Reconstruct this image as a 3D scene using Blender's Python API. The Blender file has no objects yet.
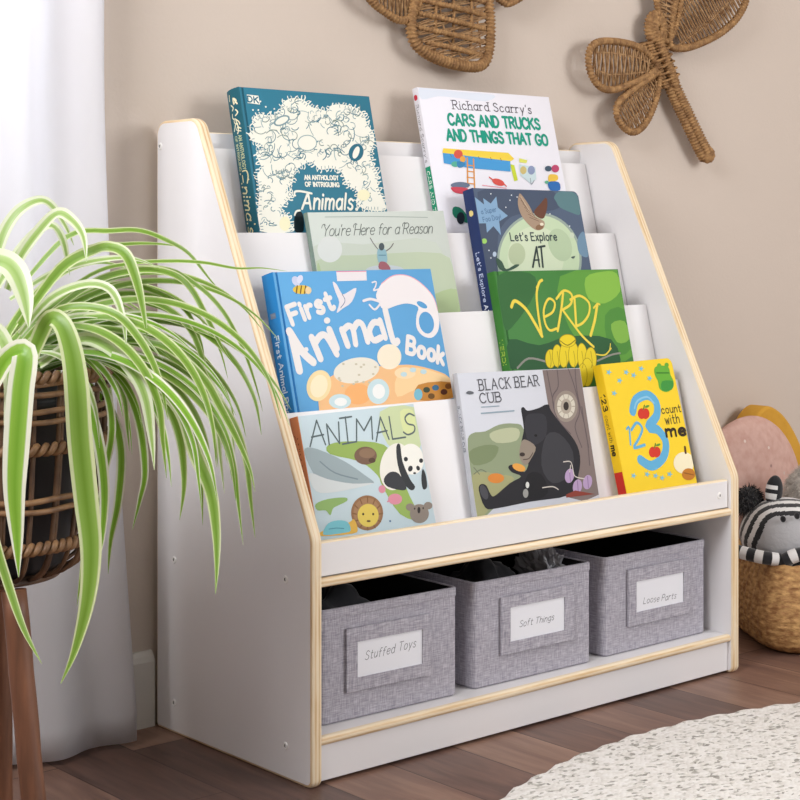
import bpy, bmesh, math, random
from mathutils import Vector, Matrix, noise
from mathutils.geometry import tessellate_polygon

# ------------------------------------------------------------------ camera, light, exposure
scene = bpy.context.scene
COL = scene.collection
cam_data = bpy.data.cameras.new('camera')
cam_data.sensor_width = 36.0
cam_data.lens = 36.0 * 1649.75 / 800.0
cam_data.shift_y = -163.7 / 800.0
cam_data.clip_start = 0.05
cam = bpy.data.objects.new('camera', cam_data)
COL.objects.link(cam)
cam.location = (-1.3462, -2.1221, 0.7379)
cam.rotation_euler = (math.radians(90), 0, math.radians(-40.80))
scene.camera = cam

world = bpy.data.worlds.new('world')
scene.world = world
world.use_nodes = True
wb = world.node_tree.nodes['Background']
wb.inputs['Color'].default_value = (1.0, 0.985, 0.97, 1)
wb.inputs['Strength'].default_value = 0.28

def area(name, loc, target, size, size_y, power, col):
    d = bpy.data.lights.new(name, 'AREA')
    d.shape = 'RECTANGLE'; d.size = size; d.size_y = size_y
    d.energy = power; d.color = col
    o = bpy.data.objects.new(name, d); COL.objects.link(o)
    o.location = loc
    o.rotation_euler = (Vector(target) - Vector(loc)).to_track_quat('-Z', 'Y').to_euler()
    return o
# daylight from the room's big window, to the right behind the camera
area('daylight_right', (1.9, -3.1, 1.55), (0.4, 0, 0.6), 1.5, 1.4, 55, (0.965, 0.97, 0.985))
# daylight of the window behind the curtain (outside the glass); then an added light, high on the left, brightening the side panels
area('daylight_curtain', (-0.75, 0.45, 1.75), (-0.75, -1.0, 1.6), 1.3, 1.3, 42, (0.92, 0.95, 1.0))
area('added_light_left', (-1.85, -1.05, 2.0), (0.1, -0.2, 0.7), 1.0, 0.7, 47, (0.96, 0.97, 1.0))

vs = scene.view_settings
scene.display_settings.display_device = 'sRGB'
vs.view_transform = 'Standard'; vs.look = 'None'
vs.exposure = 0.0; vs.gamma = 1.0; vs.use_curve_mapping = False

# ------------------------------------------------------------------ helpers
PI = math.pi
def lin(h):
    v = [int(h[i:i+2], 16) / 255 for i in (0, 2, 4)]
    return tuple(c / 12.92 if c <= .04045 else ((c + .055) / 1.055) ** 2.4 for c in v)
MATS = {}
def mat(name, col, rough=.6, var=None, scale=20, stretch=(1, 1, 1), bump=0, bscale=None, metal=0, sheen=0, spec=.5):
    """plain principled surface; var = second colour mixed in by a noise, bump = noise relief in metres"""
    if name in MATS: return MATS[name]
    m = bpy.data.materials.new(name); m.use_nodes = True
    nt = m.node_tree; b = nt.nodes['Principled BSDF']
    c = lin(col) if isinstance(col, str) else col
    b.inputs['Base Color'].default_value = (*c, 1)
    b.inputs['Roughness'].default_value = rough
    b.inputs['Metallic'].default_value = metal
    b.inputs['Specular IOR Level'].default_value = spec
    if sheen: b.inputs['Sheen Weight'].default_value = sheen
    if var or bump:
        tc = nt.nodes.new('ShaderNodeTexCoord'); mp = nt.nodes.new('ShaderNodeMapping')
        mp.inputs['Scale'].default_value = stretch
        nt.links.new(tc.outputs['Object'], mp.inputs['Vector'])
        if var:
            n = nt.nodes.new('ShaderNodeTexNoise'); n.inputs['Scale'].default_value = scale
            n.inputs['Detail'].default_value = 5
            nt.links.new(mp.outputs['Vector'], n.inputs['Vector'])
            r = nt.nodes.new('ShaderNodeValToRGB')
            r.color_ramp.elements[0].position = .35; r.color_ramp.elements[1].position = .68
            r.color_ramp.elements[0].color = (*c, 1); r.color_ramp.elements[1].color = (*lin(var), 1)
            nt.links.new(n.outputs['Fac'], r.inputs['Fac'])
            nt.links.new(r.outputs['Color'], b.inputs['Base Color'])
        if bump:
            n2 = nt.nodes.new('ShaderNodeTexNoise'); n2.inputs['Scale'].default_value = bscale or scale
            n2.inputs['Detail'].default_value = 3
            nt.links.new(mp.outputs['Vector'], n2.inputs['Vector'])
            bp = nt.nodes.new('ShaderNodeBump'); bp.inputs['Distance'].default_value = bump
            bp.inputs['Strength'].default_value = 1
            nt.links.new(n2.outputs['Fac'], bp.inputs['Height'])
            nt.links.new(bp.outputs['Normal'], b.inputs['Normal'])
    MATS[name] = m
    return m
def ink(h): return mat('print_' + h, h, .5, spec=.16)

class MB:
    """collects geometry for ONE mesh object"""
    def __init__(self): self.v = []; self.f = []; self.m = []; self.s = []; self.uv = {}
    def add(self, vs, fs, mi=0, smooth=False):
        o = len(self.v); self.v += [tuple(v) for v in vs]
        for i, f in enumerate(fs):
            self.f.append([o + k for k in f]); self.m.append(mi[i] if isinstance(mi, list) else mi); self.s.append(smooth)
    def box(self, lo, hi, mi=0, bev=0, seg=2, M=None):
        bm = bmesh.new(); bmesh.ops.create_cube(bm, size=1)
        for v in bm.verts: v.co = Vector([(lo[i] + hi[i]) / 2 + v.co[i] * (hi[i] - lo[i]) for i in range(3)])
        if bev: bmesh.ops.bevel(bm, geom=bm.edges[:], offset=bev, segments=seg, affect='EDGES', profile=.5)
        self.bm(bm, mi, bev > 0, M)
    def bm(self, bm, mi=0, smooth=False, M=None):
        bm.verts.index_update()
        self.add([(M @ v.co if M else v.co) for v in bm.verts], [[v.index for v in f.verts] for f in bm.faces], mi, smooth); bm.free()
    def ell(self, c, r, mi=0, M=None, seg=24, ring=16, fn=None):
        vs = []; fs = []; ms = []
        for i in range(ring + 1):
            th = PI * i / ring
            for j in range(seg):
                a = 2 * PI * j / seg
                p = Vector((math.sin(th) * math.cos(a), math.sin(th) * math.sin(a), math.cos(th)))
                k = fn(p) if fn else 1
                q = Vector((p.x * r[0] * k, p.y * r[1] * k, p.z * r[2] * k))
                if M: q = M @ q
                vs.append(Vector(c) + q)
        for i in range(ring):
            for j in range(seg):
                fs.append([i*seg+j, (i+1)*seg+j, (i+1)*seg+(j+1) % seg, i*seg+(j+1) % seg])
                if callable(mi):
                    th = PI * (i + .5) / ring; a = 2 * PI * (j + .5) / seg
                    ms.append(mi(Vector((math.sin(th)*math.cos(a), math.sin(th)*math.sin(a), math.cos(th)))))
        self.add(vs, fs, ms if callable(mi) else mi, True)
    def tube(self, path, rad, mi=0, seg=10, cap=True, closed=False, flat=None):
        """round sweep; rad(i, angle) or number"""
        P = [Vector(p) for p in path]; n = len(P); vs = []; fs = []
        ref = None
        for i in range(n):
            if closed: t = P[(i+1) % n] - P[i-1]
            else: t = P[min(i+1, n-1)] - P[max(i-1, 0)]
            t.normalize()
            if ref is None:
                ref = t.orthogonal().normalized() if flat is None else Vector(flat)
            a = (ref - t * ref.dot(t)).normalized(); b = t.cross(a)
            if flat is None: ref = a
            for j in range(seg):
                an = 2 * PI * j / seg; r = rad(i, an) if callable(rad) else rad
                vs.append(P[i] + a * (math.cos(an) * r) + b * (math.sin(an) * r))
        for i in range(n if closed else n - 1):
            for j in range(seg):
                k = (i + 1) % n
                fs.append([i*seg+j, i*seg+(j+1) % seg, k*seg+(j+1) % seg, k*seg+j])
        if cap and not closed:
            fs.append(list(range(seg))[::-1]); fs.append([(n-1)*seg+j for j in range(seg)])
        self.add(vs, fs, mi, True)
    def lathe(self, prof, mi=0, seg=32, c=(0, 0), smooth=True):
        vs = []; fs = []
        for r, z in prof:
            for j in range(seg):
                a = 2 * PI * j / seg; vs.append((c[0] + r*math.cos(a), c[1] + r*math.sin(a), z))
        for i in range(len(prof) - 1):
            for j in range(seg): fs.append([i*seg+j, i*seg+(j+1) % seg, (i+1)*seg+(j+1) % seg, (i+1)*seg+j])
        self.add(vs, fs, mi, smooth)
    def build(self, name, mats, parent=None, M=None, angle=None):
        me = bpy.data.meshes.new(name); me.from_pydata(self.v, [], self.f)
        if not isinstance(mats, (list, tuple)): mats = [mats]
        for m in mats: me.materials.append(m)
        me.polygons.foreach_set('material_index', self.m)
        me.polygons.foreach_set('use_smooth', self.s)
        me.update()
        o = bpy.data.objects.new(name, me); COL.objects.link(o)
        if parent: o.parent = parent
        if M is not None: o.matrix_local = M
        return o
def empty(name, loc=(0, 0, 0), M=None):
    o = bpy.data.objects.new(name, None); o.empty_display_size = .05; COL.objects.link(o)
    if M is not None: o.matrix_world = M
    else: o.location = loc
    return o
def tag(o, label=None, cat=None, group=None, kind=None):
    if label: o['label'] = label
    if cat: o['category'] = cat
    if group: o['group'] = group
    if kind: o['kind'] = kind
    return o
def rpoly(pts, rad, seg=6):
    """round the corners of a closed 2D polygon"""
    out = []; n = len(pts)
    for i in range(n):
        p = Vector(pts[i]); a = Vector(pts[i-1]) - p; b = Vector(pts[(i+1) % n]) - p; r = rad[i] if isinstance(rad, (list, tuple)) else rad
        if r <= 0: out.append(tuple(p)); continue
        a.normalize(); b.normalize(); ang = a.angle(b); d = r / math.tan(ang / 2)
        c = p + (a + b).normalized() * (r / math.sin(ang / 2)); s = p + a * d - c; e = p + b * d - c
        for k in range(seg + 1):
            t = k / seg; w = s.lerp(e, t); out.append(tuple(c + w.normalized() * r))
    return out
def inset(pts, d):
    n = len(pts); out = []
    area_ = sum(pts[i-1][0]*pts[i][1] - pts[i][0]*pts[i-1][1] for i in range(n)); sg = 1 if area_ > 0 else -1
    for i in range(n):
        a = (Vector(pts[i]) - Vector(pts[i-1])).normalized(); b = (Vector(pts[(i+1) % n]) - Vector(pts[i])).normalized()
        na = Vector((-a.y, a.x)) * sg; nb = Vector((-b.y, b.x)) * sg; m = (na + nb)
        m = m / max(m.length_squared, 1e-6) * 2
        p = Vector(pts[i]) + m * d; out.append((p.x, p.y))
    return out
def slab(mb, pts, x0, x1, r, face_mi, edge_mi, mapf):
    """extruded profile with rounded-over edges: faces one material, edges another"""
    rings = [(x0, r), (x0 + .3*r, .3*r), (x0 + r, 0), (x1 - r, 0), (x1 - .3*r, .3*r), (x1, r)]
    n = len(pts); vs = []
    for x, d in rings:
        for p in (inset(pts, d) if d > 0 else pts): vs.append(mapf(x, p[0], p[1]))
    fs = []; 
    for k in range(len(rings) - 1):
        for i in range(n): fs.append([k*n+i, k*n+(i+1) % n, (k+1)*n+(i+1) % n, (k+1)*n+i])
    mb.add(vs, fs, edge_mi, False)
    mb.add([vs[i] for i in range(n)], [list(range(n))[::-1]], face_mi); L = (len(rings)-1)*n
    mb.add([vs[L+i] for i in range(n)], [list(range(n))], face_mi)
def catmull(p, sub=5, closed=False):
    n = len(p); out = []
    if n < 3: return list(p)
    for i in range(n if closed else n - 1):
        g = (lambda k: p[k % n]) if closed else (lambda k: p[max(0, min(n - 1, k))])
        a, b, c, d = (Vector(g(i-1)), Vector(g(i)), Vector(g(i+1)), Vector(g(i+2)))
        for k in range(sub):
            t = k / sub
            out.append(.5*((2*b) + (c-a)*t + (2*a-5*b+4*c-d)*t*t + (3*b-a-3*c+d)*t**3))
    if not closed: out.append(Vector(p[-1]))
    return out

# hand lettering: every glyph is a few pen strokes in a box of cap height 1 ('c' = curved stroke)
G = {
'A': (.7, [[0,0,.35,1],[.35,1,.7,0],[.13,.35,.57,.35]]), 'B': (.58, [[0,0,0,1],'c',[0,1,.38,1,.5,.78,.36,.55,0,.53],'c',[0,.53,.42,.52,.57,.27,.4,.02,0,0]]),
'C': (.62, ['c',[.6,.82,.4,1,.14,.9,0,.5,.14,.1,.4,0,.62,.18]]), 'D': (.62, [[0,0,0,1],'c',[0,1,.38,.96,.6,.5,.38,.04,0,0]]),
'E': (.52, [[0,0,0,1],[0,1,.5,1],[0,.53,.42,.53],[0,0,.52,0]]), 'F': (.5, [[0,0,0,1],[0,1,.5,1],[0,.53,.4,.53]]),
'G': (.65, ['c',[.62,.82,.4,1,.14,.9,0,.5,.14,.1,.4,0,.62,.15,.64,.42],[.64,.42,.38,.42]]), 'H': (.6, [[0,0,0,1],[.6,0,.6,1],[0,.52,.6,.52]]),
'I': (.02, [[0,0,0,1]]), 'K': (.58, [[0,0,0,1],[.55,1,0,.42],[.2,.6,.58,0]]), 'L': (.5, [[0,1,0,0],[0,0,.5,0]]),
'M': (.75, [[0,0,.05,1],[.05,1,.37,.2],[.37,.2,.7,1],[.7,1,.75,0]]), 'N': (.6, [[0,0,0,1],[0,1,.6,0],[.6,0,.6,1]]),
'O': (.68, ['c',[.34,1,.1,.88,0,.5,.1,.12,.34,0,.58,.12,.68,.5,.58,.88,.34,1]]), 'P': (.52, [[0,0,0,1],'c',[0,1,.38,1,.52,.74,.38,.48,0,.47]]),
'R': (.58, [[0,0,0,1],'c',[0,1,.38,1,.52,.76,.36,.53,0,.5],[.26,.5,.58,0]]), 'S': (.52, ['c',[.5,.85,.3,1,.08,.9,.07,.68,.28,.53,.5,.36,.5,.12,.27,0,.02,.14]]),
'T': (.6, [[.3,0,.3,1],[0,1,.6,1]]), 'U': (.58, ['c',[0,1,0,.35,.1,.06,.29,0,.48,.06,.58,.35,.58,1]]), 'V': (.6, [[0,1,.3,0],[.3,0,.6,1]]), 'Y': (.6, [[0,1,.3,.5],[.6,1,.3,.5],[.3,.5,.3,0]]),
'a': (.47, ['c',[.45,.5,.28,.65,.08,.55,0,.3,.1,.05,.28,.02,.45,.2],[.46,.65,.46,0]]), 'b': (.48, [[0,1,0,0],'c',[0,.45,.2,.65,.42,.55,.48,.32,.4,.08,.2,0,0,.15]]),
'c': (.44, ['c',[.42,.52,.25,.65,.07,.55,0,.32,.08,.08,.25,0,.44,.12]]), 'd': (.48, [[.46,1,.46,0],'c',[.46,.45,.28,.65,.06,.55,0,.32,.08,.08,.28,0,.46,.15]]),
'e': (.45, ['c',[.02,.34,.44,.36,.4,.58,.24,.65,.06,.54,0,.3,.1,.06,.28,0,.45,.1]]), 'f': (.36, ['c',[.38,.95,.25,1,.14,.85,.13,.6,.13,0],[0,.62,.33,.62]]),
'g': (.47, ['c',[.45,.5,.28,.65,.08,.55,0,.3,.1,.05,.28,.02,.45,.2],'c',[.46,.65,.46,.1,.42,-.2,.25,-.3,.04,-.22]]), 'h': (.44, [[0,1,0,0],'c',[0,.42,.2,.64,.4,.55,.43,.35,.43,0]]),
'i': (.03, [[0,.62,0,0],[0,.85,0,.9]]), 'k': (.42, [[0,1,0,0],[.38,.65,0,.25],[.14,.38,.42,0]]), 'l': (.04, [[0,1,0,0]]),
'm': (.66, [[0,.65,0,0],'c',[0,.45,.15,.64,.32,.55,.33,.3,.33,0],'c',[.33,.45,.5,.64,.65,.55,.66,.3,.66,0]]), 'n': (.43, [[0,.65,0,0],'c',[0,.42,.2,.64,.4,.55,.43,.35,.43,0]]),
'o': (.48, ['c',[.24,.65,.07,.57,0,.32,.07,.07,.24,0,.41,.07,.48,.32,.41,.57,.24,.65]]), 'p': (.48, [[0,.65,0,-.3],'c',[0,.45,.2,.65,.42,.55,.48,.32,.4,.08,.2,0,0,.15]]),
'r': (.34, [[0,.65,0,0],'c',[0,.4,.1,.58,.22,.65,.34,.6]]), 's': (.38, ['c',[.36,.56,.2,.66,.04,.55,.08,.4,.26,.32,.36,.18,.3,.03,.15,0,0,.1]]),
't': (.36, ['c',[.15,.92,.15,.3,.17,.05,.28,0,.36,.05],[0,.63,.34,.63]]), 'u': (.43, ['c',[0,.65,0,.25,.08,.03,.22,0,.4,.2],[.42,.65,.42,0]]),
'w': (.6, [[0,.65,.15,0],[.15,0,.3,.55],[.3,.55,.45,0],[.45,0,.6,.65]]), 'x': (.42, [[0,.65,.42,0],[.42,.65,0,0]]), 'y': (.44, [[0,.65,.22,0],[.44,.65,.1,-.3]]),
'v': (.44, [[0,.65,.22,0],[.22,0,.44,.65]]), 'z': (.42, [[0,.65,.42,.65],[.42,.65,0,0],[0,0,.42,0]]),
"'": (.05, [[.03,1,0,.8]]), '!': (.03, [[0,1,0,.3],[0,.05,0,0]]), '1': (.22, [[0,.8,.2,1],[.2,1,.2,0]]), '2': (.5, ['c',[.02,.78,.2,1,.42,.92,.42,.68,.2,.3,0,0],[0,0,.5,0]]),
'3': (.5, ['c',[.03,.88,.22,1,.44,.9,.44,.66,.2,.53],'c',[.2,.53,.5,.42,.48,.1,.24,0,0,.12]]),
}
def ribbon(put, pts, w, smooth=True):
    """a pen stroke: flat band with round ends; put(list of 2D points) adds one polygon"""
    P = [Vector(p) for p in pts]
    if smooth and len(P) > 2: P = catmull(P, 4)
    Q = [P[0]]
    for p in P[1:]:
        if (p - Q[-1]).length > w * .12: Q.append(p)
    P = Q
    if len(P) < 2: P = [P[0], P[0] + Vector((w*.05, 0))]
    L = []; R = []; n = len(P)
    for i in range(n):
        t = (P[min(i+1, n-1)] - P[max(i-1, 0)]); t = t.normalized() if t.length > 1e-9 else Vector((1, 0))
        nrm = Vector((-t.y, t.x)) * (w / 2); L.append(P[i] + nrm); R.append(P[i] - nrm)
    put.next()
    for i in range(n - 1):
        put.lift += .0000004; put([R[i], R[i+1], L[i+1], L[i]])
    for c, s, e in ((P[0], L[0], 1), (P[-1], R[-1], 1)):
        v = s - c; put([c + Vector((v.x*math.cos(t) - v.y*math.sin(t), v.x*math.sin(t) + v.y*math.cos(t))) for t in [PI*k/5 for k in range(6)]])
class Put:
    """adds polygons of one print layer; every pen stroke lies a hair above the one before"""
    def __init__(self, mb, mi, mapf, lift, box=None): self.mb, self.mi, self.mapf, self.lift, self.box = mb, mi, mapf, lift, box
    def next(self): self.lift += .0000025
    def __call__(self, poly):
        B = self.box
        if B: poly = [(min(max(p[0], B[0]), B[2]), min(max(p[1], B[1]), B[3])) for p in poly]
        self.mb.add([self.mapf(p[0]*.001, p[1]*.001, self.lift) for p in poly], [list(range(len(poly)))], self.mi)
def lettering(put, text, x0, y0, x1, y1, h, w, style=''):
    """letter a line of text on the base line (x0,y0)-(x1,y1), cap height h, pen width w"""
    gap = .2 if 'c' in style else .12 if 'k' in style else .24; tot = 0; plan = []
    for ch in text:
        if ch == ' ': tot += .36; continue
        plan.append((ch, tot)); tot += G[ch][0] + gap
    tot -= gap
    d = Vector((x1 - x0, y1 - y0)); sx = d.length / tot; d.normalize(); up = Vector((-d.y, d.x)); sh = .42 if 'k' in style else .3 if 'i' in style else 0
    o = Vector((x0, y0))
    def at(x, y): return o + d * ((x) * sx + sh * y * h) + up * (y * h)
    rnd = random.Random(len(text))
    for ch, cx in plan:
        if 'k' in style and ch.isupper(): ribbon(put, [at(cx + x, y) for x, y in ((-.22, .72), (-.2, .95), (-.02, 1.06), (.14, .96))], w * .8)
        curve = False; jit = rnd.uniform(-.06, .06) if ('r' in style or 'h' in style) else 0
        for st in G[ch][1]:
            if st == 'c': curve = True; continue
            pts = [(st[i] + cx, st[i+1] + jit) for i in range(0, len(st), 2)]
            ribbon(put, [at(*p) for p in pts], w, curve)
            if 's' in style:
                for (px, py), (qx, qy) in ((pts[0], pts[1]), (pts[-1], pts[-2])):
                    if abs(px - qx) < .08 and abs(py - qy) > .2 and min(abs(py - k) for k in (0, .65, 1, -.3)) < .02:
                        ribbon(put, [at(px - .17, py), at(px + .17, py)], w * .62, False)
            curve = False
def draw(mb, items, pal, mapf, lift0=.00012, step=.000004, box=None):
    """print artwork (millimetres) on a surface through mapf(x, y, lift)"""
    lift = lift0; run = 0; start = lift0; top = lift0
    for k, it in enumerate(items):
        col = it[1]
        run = run + 1 if it[0] == 'S' else 0
        if it[0] != 'S': lift = max(lift, top)      # long runs of pen strokes share a few thin layers
        elif run == 1 or run % 10 == 1: lift = lift if run == 1 else start
        if run == 1: start = lift
        if col not in pal: pal.append(col)
        put = Put(mb, pal.index(col), mapf, lift, box)
        pts = [tuple(it[-1][i:i+2]) for i in range(0, len(it[-1]), 2)]
        if it[0] == 'P':
            if it[2]: pts = catmull(pts, 3, True)
            if box: pts = [(min(max(p[0], box[0]), box[2]), min(max(p[1], box[1]), box[3])) for p in pts]
            P3 = [Vector((p[0], p[1], 0)) for p in pts]
            for tri in tessellate_polygon([P3]):
                t3 = [P3[i] for i in tri]
                if (t3[1]-t3[0]).cross(t3[2]-t3[0]).z < 0: t3.reverse()
                put([(q.x, q.y) for q in t3])
        elif it[0] == 'S': ribbon(put, pts, it[2])
        elif it[0] == 'T': lettering(put, it[2], *pts[0], *pts[1], it[3], it[4], it[5])
        lift = put.lift + step; top = max(top, lift)

# ------------------------------------------------------------------ node materials of the room
def nodes(name):
    m = bpy.data.materials.new(name); m.use_nodes = True
    nt = m.node_tree; return m, nt, nt.nodes['Principled BSDF'], nt.links.new
def add(nt, kind, **kw):
    n = nt.nodes.new(kind)
    for k, v in kw.items():
        if hasattr(n, k): setattr(n, k, v)
        else: n.inputs[k].default_value = v
    return n
def ramp(nt, stops):
    r = nt.nodes.new('ShaderNodeValToRGB'); e = r.color_ramp.elements
    while len(e) < len(stops): e.new(.5)
    for k, (p, c) in enumerate(stops): e[k].position = p; e[k].color = (*lin(c), 1)
    return r
def floor_material():
    m, nt, b, ln = nodes('dark_wood_planks')
    tc = add(nt, 'ShaderNodeTexCoord'); mp = add(nt, 'ShaderNodeMapping'); mp.inputs['Rotation'].default_value = (0, 0, PI / 2)
    mp.inputs['Location'].default_value = (.31, .57, 0)
    ln(tc.outputs['Object'], mp.inputs['Vector'])
    br = add(nt, 'ShaderNodeTexBrick', offset=.37, offset_frequency=2)
    br.inputs['Scale'].default_value = 1; br.inputs['Brick Width'].default_value = .62; br.inputs['Row Height'].default_value = .12
    br.inputs['Mortar Size'].default_value = .0011; br.inputs['Mortar Smooth'].default_value = .3; br.inputs['Bias'].default_value = 0
    br.inputs['Color1'].default_value = (0, 0, 0, 1); br.inputs['Color2'].default_value = (1, 1, 1, 1); br.inputs['Mortar'].default_value = (.2, .2, .2, 1)
    ln(mp.outputs['Vector'], br.inputs['Vector'])
    mp2 = add(nt, 'ShaderNodeMapping'); mp2.inputs['Scale'].default_value = (9, 1.3, 1); ln(tc.outputs['Object'], mp2.inputs['Vector'])
    n1 = add(nt, 'ShaderNodeTexNoise', noise_dimensions='4D'); n1.inputs['Scale'].default_value = 5; n1.inputs['Detail'].default_value = 6; n1.inputs['Distortion'].default_value = .8
    ln(mp2.outputs['Vector'], n1.inputs['Vector'])
    sc = add(nt, 'ShaderNodeMath', operation='MULTIPLY'); sc.inputs[1].default_value = 7; ln(br.outputs['Color'], sc.inputs[0]); ln(sc.outputs[0], n1.inputs['W'])
    mixf = add(nt, 'ShaderNodeMath', operation='MULTIPLY_ADD'); mixf.inputs[1].default_value = .42; ln(br.outputs['Color'], mixf.inputs[0])
    half = add(nt, 'ShaderNodeMath', operation='MULTIPLY'); half.inputs[1].default_value = .62; ln(n1.outputs['Fac'], half.inputs[0]); ln(half.outputs[0], mixf.inputs[2])
    r = ramp(nt, [(.15, '463530'), (.42, '684f46'), (.6, '7f6153'), (.85, '9d7e6c')]); ln(mixf.outputs[0], r.inputs['Fac'])
    dk = add(nt, 'ShaderNodeMixRGB', blend_type='MIX'); dk.inputs['Color2'].default_value = (*lin('3a2a24'), 1)
    ln(br.outputs['Fac'], dk.inputs['Fac']); ln(r.outputs['Color'], dk.inputs['Color1']); ln(dk.outputs['Color'], b.inputs['Base Color'])
    b.inputs['Roughness'].default_value = .42; b.inputs['Specular IOR Level'].default_value = .35
    bp = add(nt, 'ShaderNodeBump'); bp.inputs['Distance'].default_value = .0008; bp.inputs['Strength'].default_value = .6
    ln(n1.outputs['Fac'], bp.inputs['Height']); ln(bp.outputs['Normal'], b.inputs['Normal'])
    return m
def ply_material(name, axis):
    """birch ply edge: thin veneer stripes across the thickness, long grain"""
    m, nt, b, ln = nodes(name)
    tc = add(nt, 'ShaderNodeTexCoord'); sp = add(nt, 'ShaderNodeSeparateXYZ'); ln(tc.outputs['Object'], sp.inputs[0])
    mp = add(nt, 'ShaderNodeMapping'); s = [12, 12, 12]; s[axis] = 160; mp.inputs['Scale'].default_value = s; ln(tc.outputs['Object'], mp.inputs['Vector'])
    n = add(nt, 'ShaderNodeTexNoise'); n.inputs['Scale'].default_value = 1; n.inputs['Detail'].default_value = 4; ln(mp.outputs['Vector'], n.inputs['Vector'])
    k = add(nt, 'ShaderNodeMath', operation='MULTIPLY'); k.inputs[1].default_value = 1 / .0062; ln(sp.outputs[axis], k.inputs[0])
    f = add(nt, 'ShaderNodeMath', operation='PINGPONG'); f.inputs[1].default_value = .5; ln(k.outputs[0], f.inputs[0])
    a = add(nt, 'ShaderNodeMath', operation='ADD'); ln(f.outputs[0], a.inputs[0]); ln(n.outputs['Fac'], a.inputs[1])
    r = ramp(nt, [(.42, 'd2b083'), (.62, 'e6cba2'), (.85, 'f0dfc2')]); ln(a.outputs[0], r.inputs['Fac'])
    ln(r.outputs['Color'], b.inputs['Base Color']); b.inputs['Roughness'].default_value = .45
    return m
def fabric_material():
    m, nt, b, ln = nodes('grey_linen')
    tc = add(nt, 'ShaderNodeTexCoord'); cols = []
    for s in ((60, 60, 700), (700, 700, 60)):
        mp = add(nt, 'ShaderNodeMapping'); mp.inputs['Scale'].default_value = s; ln(tc.outputs['Object'], mp.inputs['Vector'])
        n = add(nt, 'ShaderNodeTexNoise'); n.inputs['Scale'].default_value = 1.0; n.inputs['Detail'].default_value = 3; ln(mp.outputs['Vector'], n.inputs['Vector']); cols.append(n)
    a = add(nt, 'ShaderNodeMath', operation='ADD'); ln(cols[0].outputs['Fac'], a.inputs[0]); ln(cols[1].outputs['Fac'], a.inputs[1])
    h = add(nt, 'ShaderNodeMath', operation='MULTIPLY'); h.inputs[1].default_value = .5; ln(a.outputs[0], h.inputs[0])
    r = ramp(nt, [(.34, '8b8893'), (.5, 'a9a6b0'), (.66, 'c9c6ce')]); ln(h.outputs[0], r.inputs['Fac']); ln(r.outputs['Color'], b.inputs['Base Color'])
    b.inputs['Roughness'].default_value = .9; b.inputs['Specular IOR Level'].default_value = .1
    bp = add(nt, 'ShaderNodeBump'); bp.inputs['Distance'].default_value = .0006; ln(h.outputs[0], bp.inputs['Height']); ln(bp.outputs['Normal'], b.inputs['Normal'])
    return m
def rug_material():
    m, nt, b, ln = nodes('cream_loop_pile')
    tc = add(nt, 'ShaderNodeTexCoord'); mp = add(nt, 'ShaderNodeMapping'); mp.inputs['Scale'].default_value = (1, 1.7, 1); mp.inputs['Rotation'].default_value = (0, 0, .6)
    ln(tc.outputs['Object'], mp.inputs['Vector'])
    v = add(nt, 'ShaderNodeTexVoronoi'); v.inputs['Scale'].default_value = 125; ln(mp.outputs['Vector'], v.inputs['Vector'])
    sp = add(nt, 'ShaderNodeSeparateColor'); ln(v.outputs['Color'], sp.inputs[0])
    r = ramp(nt, [(0, '9b9890'), (.1, 'b4b1a9'), (.2, 'dedad4'), (.5, 'ebe8e3'), (1, 'f3f1ee')]); r.color_ramp.interpolation = 'LINEAR'
    n = add(nt, 'ShaderNodeTexNoise'); n.inputs['Scale'].default_value = 90; n.inputs['Detail'].default_value = 4; ln(tc.outputs['Object'], n.inputs['Vector'])
    mx = add(nt, 'ShaderNodeMath', operation='MULTIPLY_ADD'); mx.inputs[1].default_value = .6; ln(n.outputs['Fac'], mx.inputs[0])
    m2 = add(nt, 'ShaderNodeMath', operation='MULTIPLY_ADD'); m2.inputs[1].default_value = .75; m2.inputs[2].default_value = -.25; ln(sp.outputs[0], m2.inputs[0]); ln(m2.outputs[0], mx.inputs[2])
    ln(mx.outputs[0], r.inputs['Fac']); ln(r.outputs['Color'], b.inputs['Base Color'])
    b.inputs['Roughness'].default_value = .95; b.inputs['Specular IOR Level'].default_value = .05
    bp = add(nt, 'ShaderNodeBump'); bp.inputs['Distance'].default_value = .002; bp.inputs['Strength'].default_value = .6; bp.invert = True
    ln(v.outputs['Distance'], bp.inputs['Height']); ln(bp.outputs['Normal'], b.inputs['Normal'])
    return m
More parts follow.
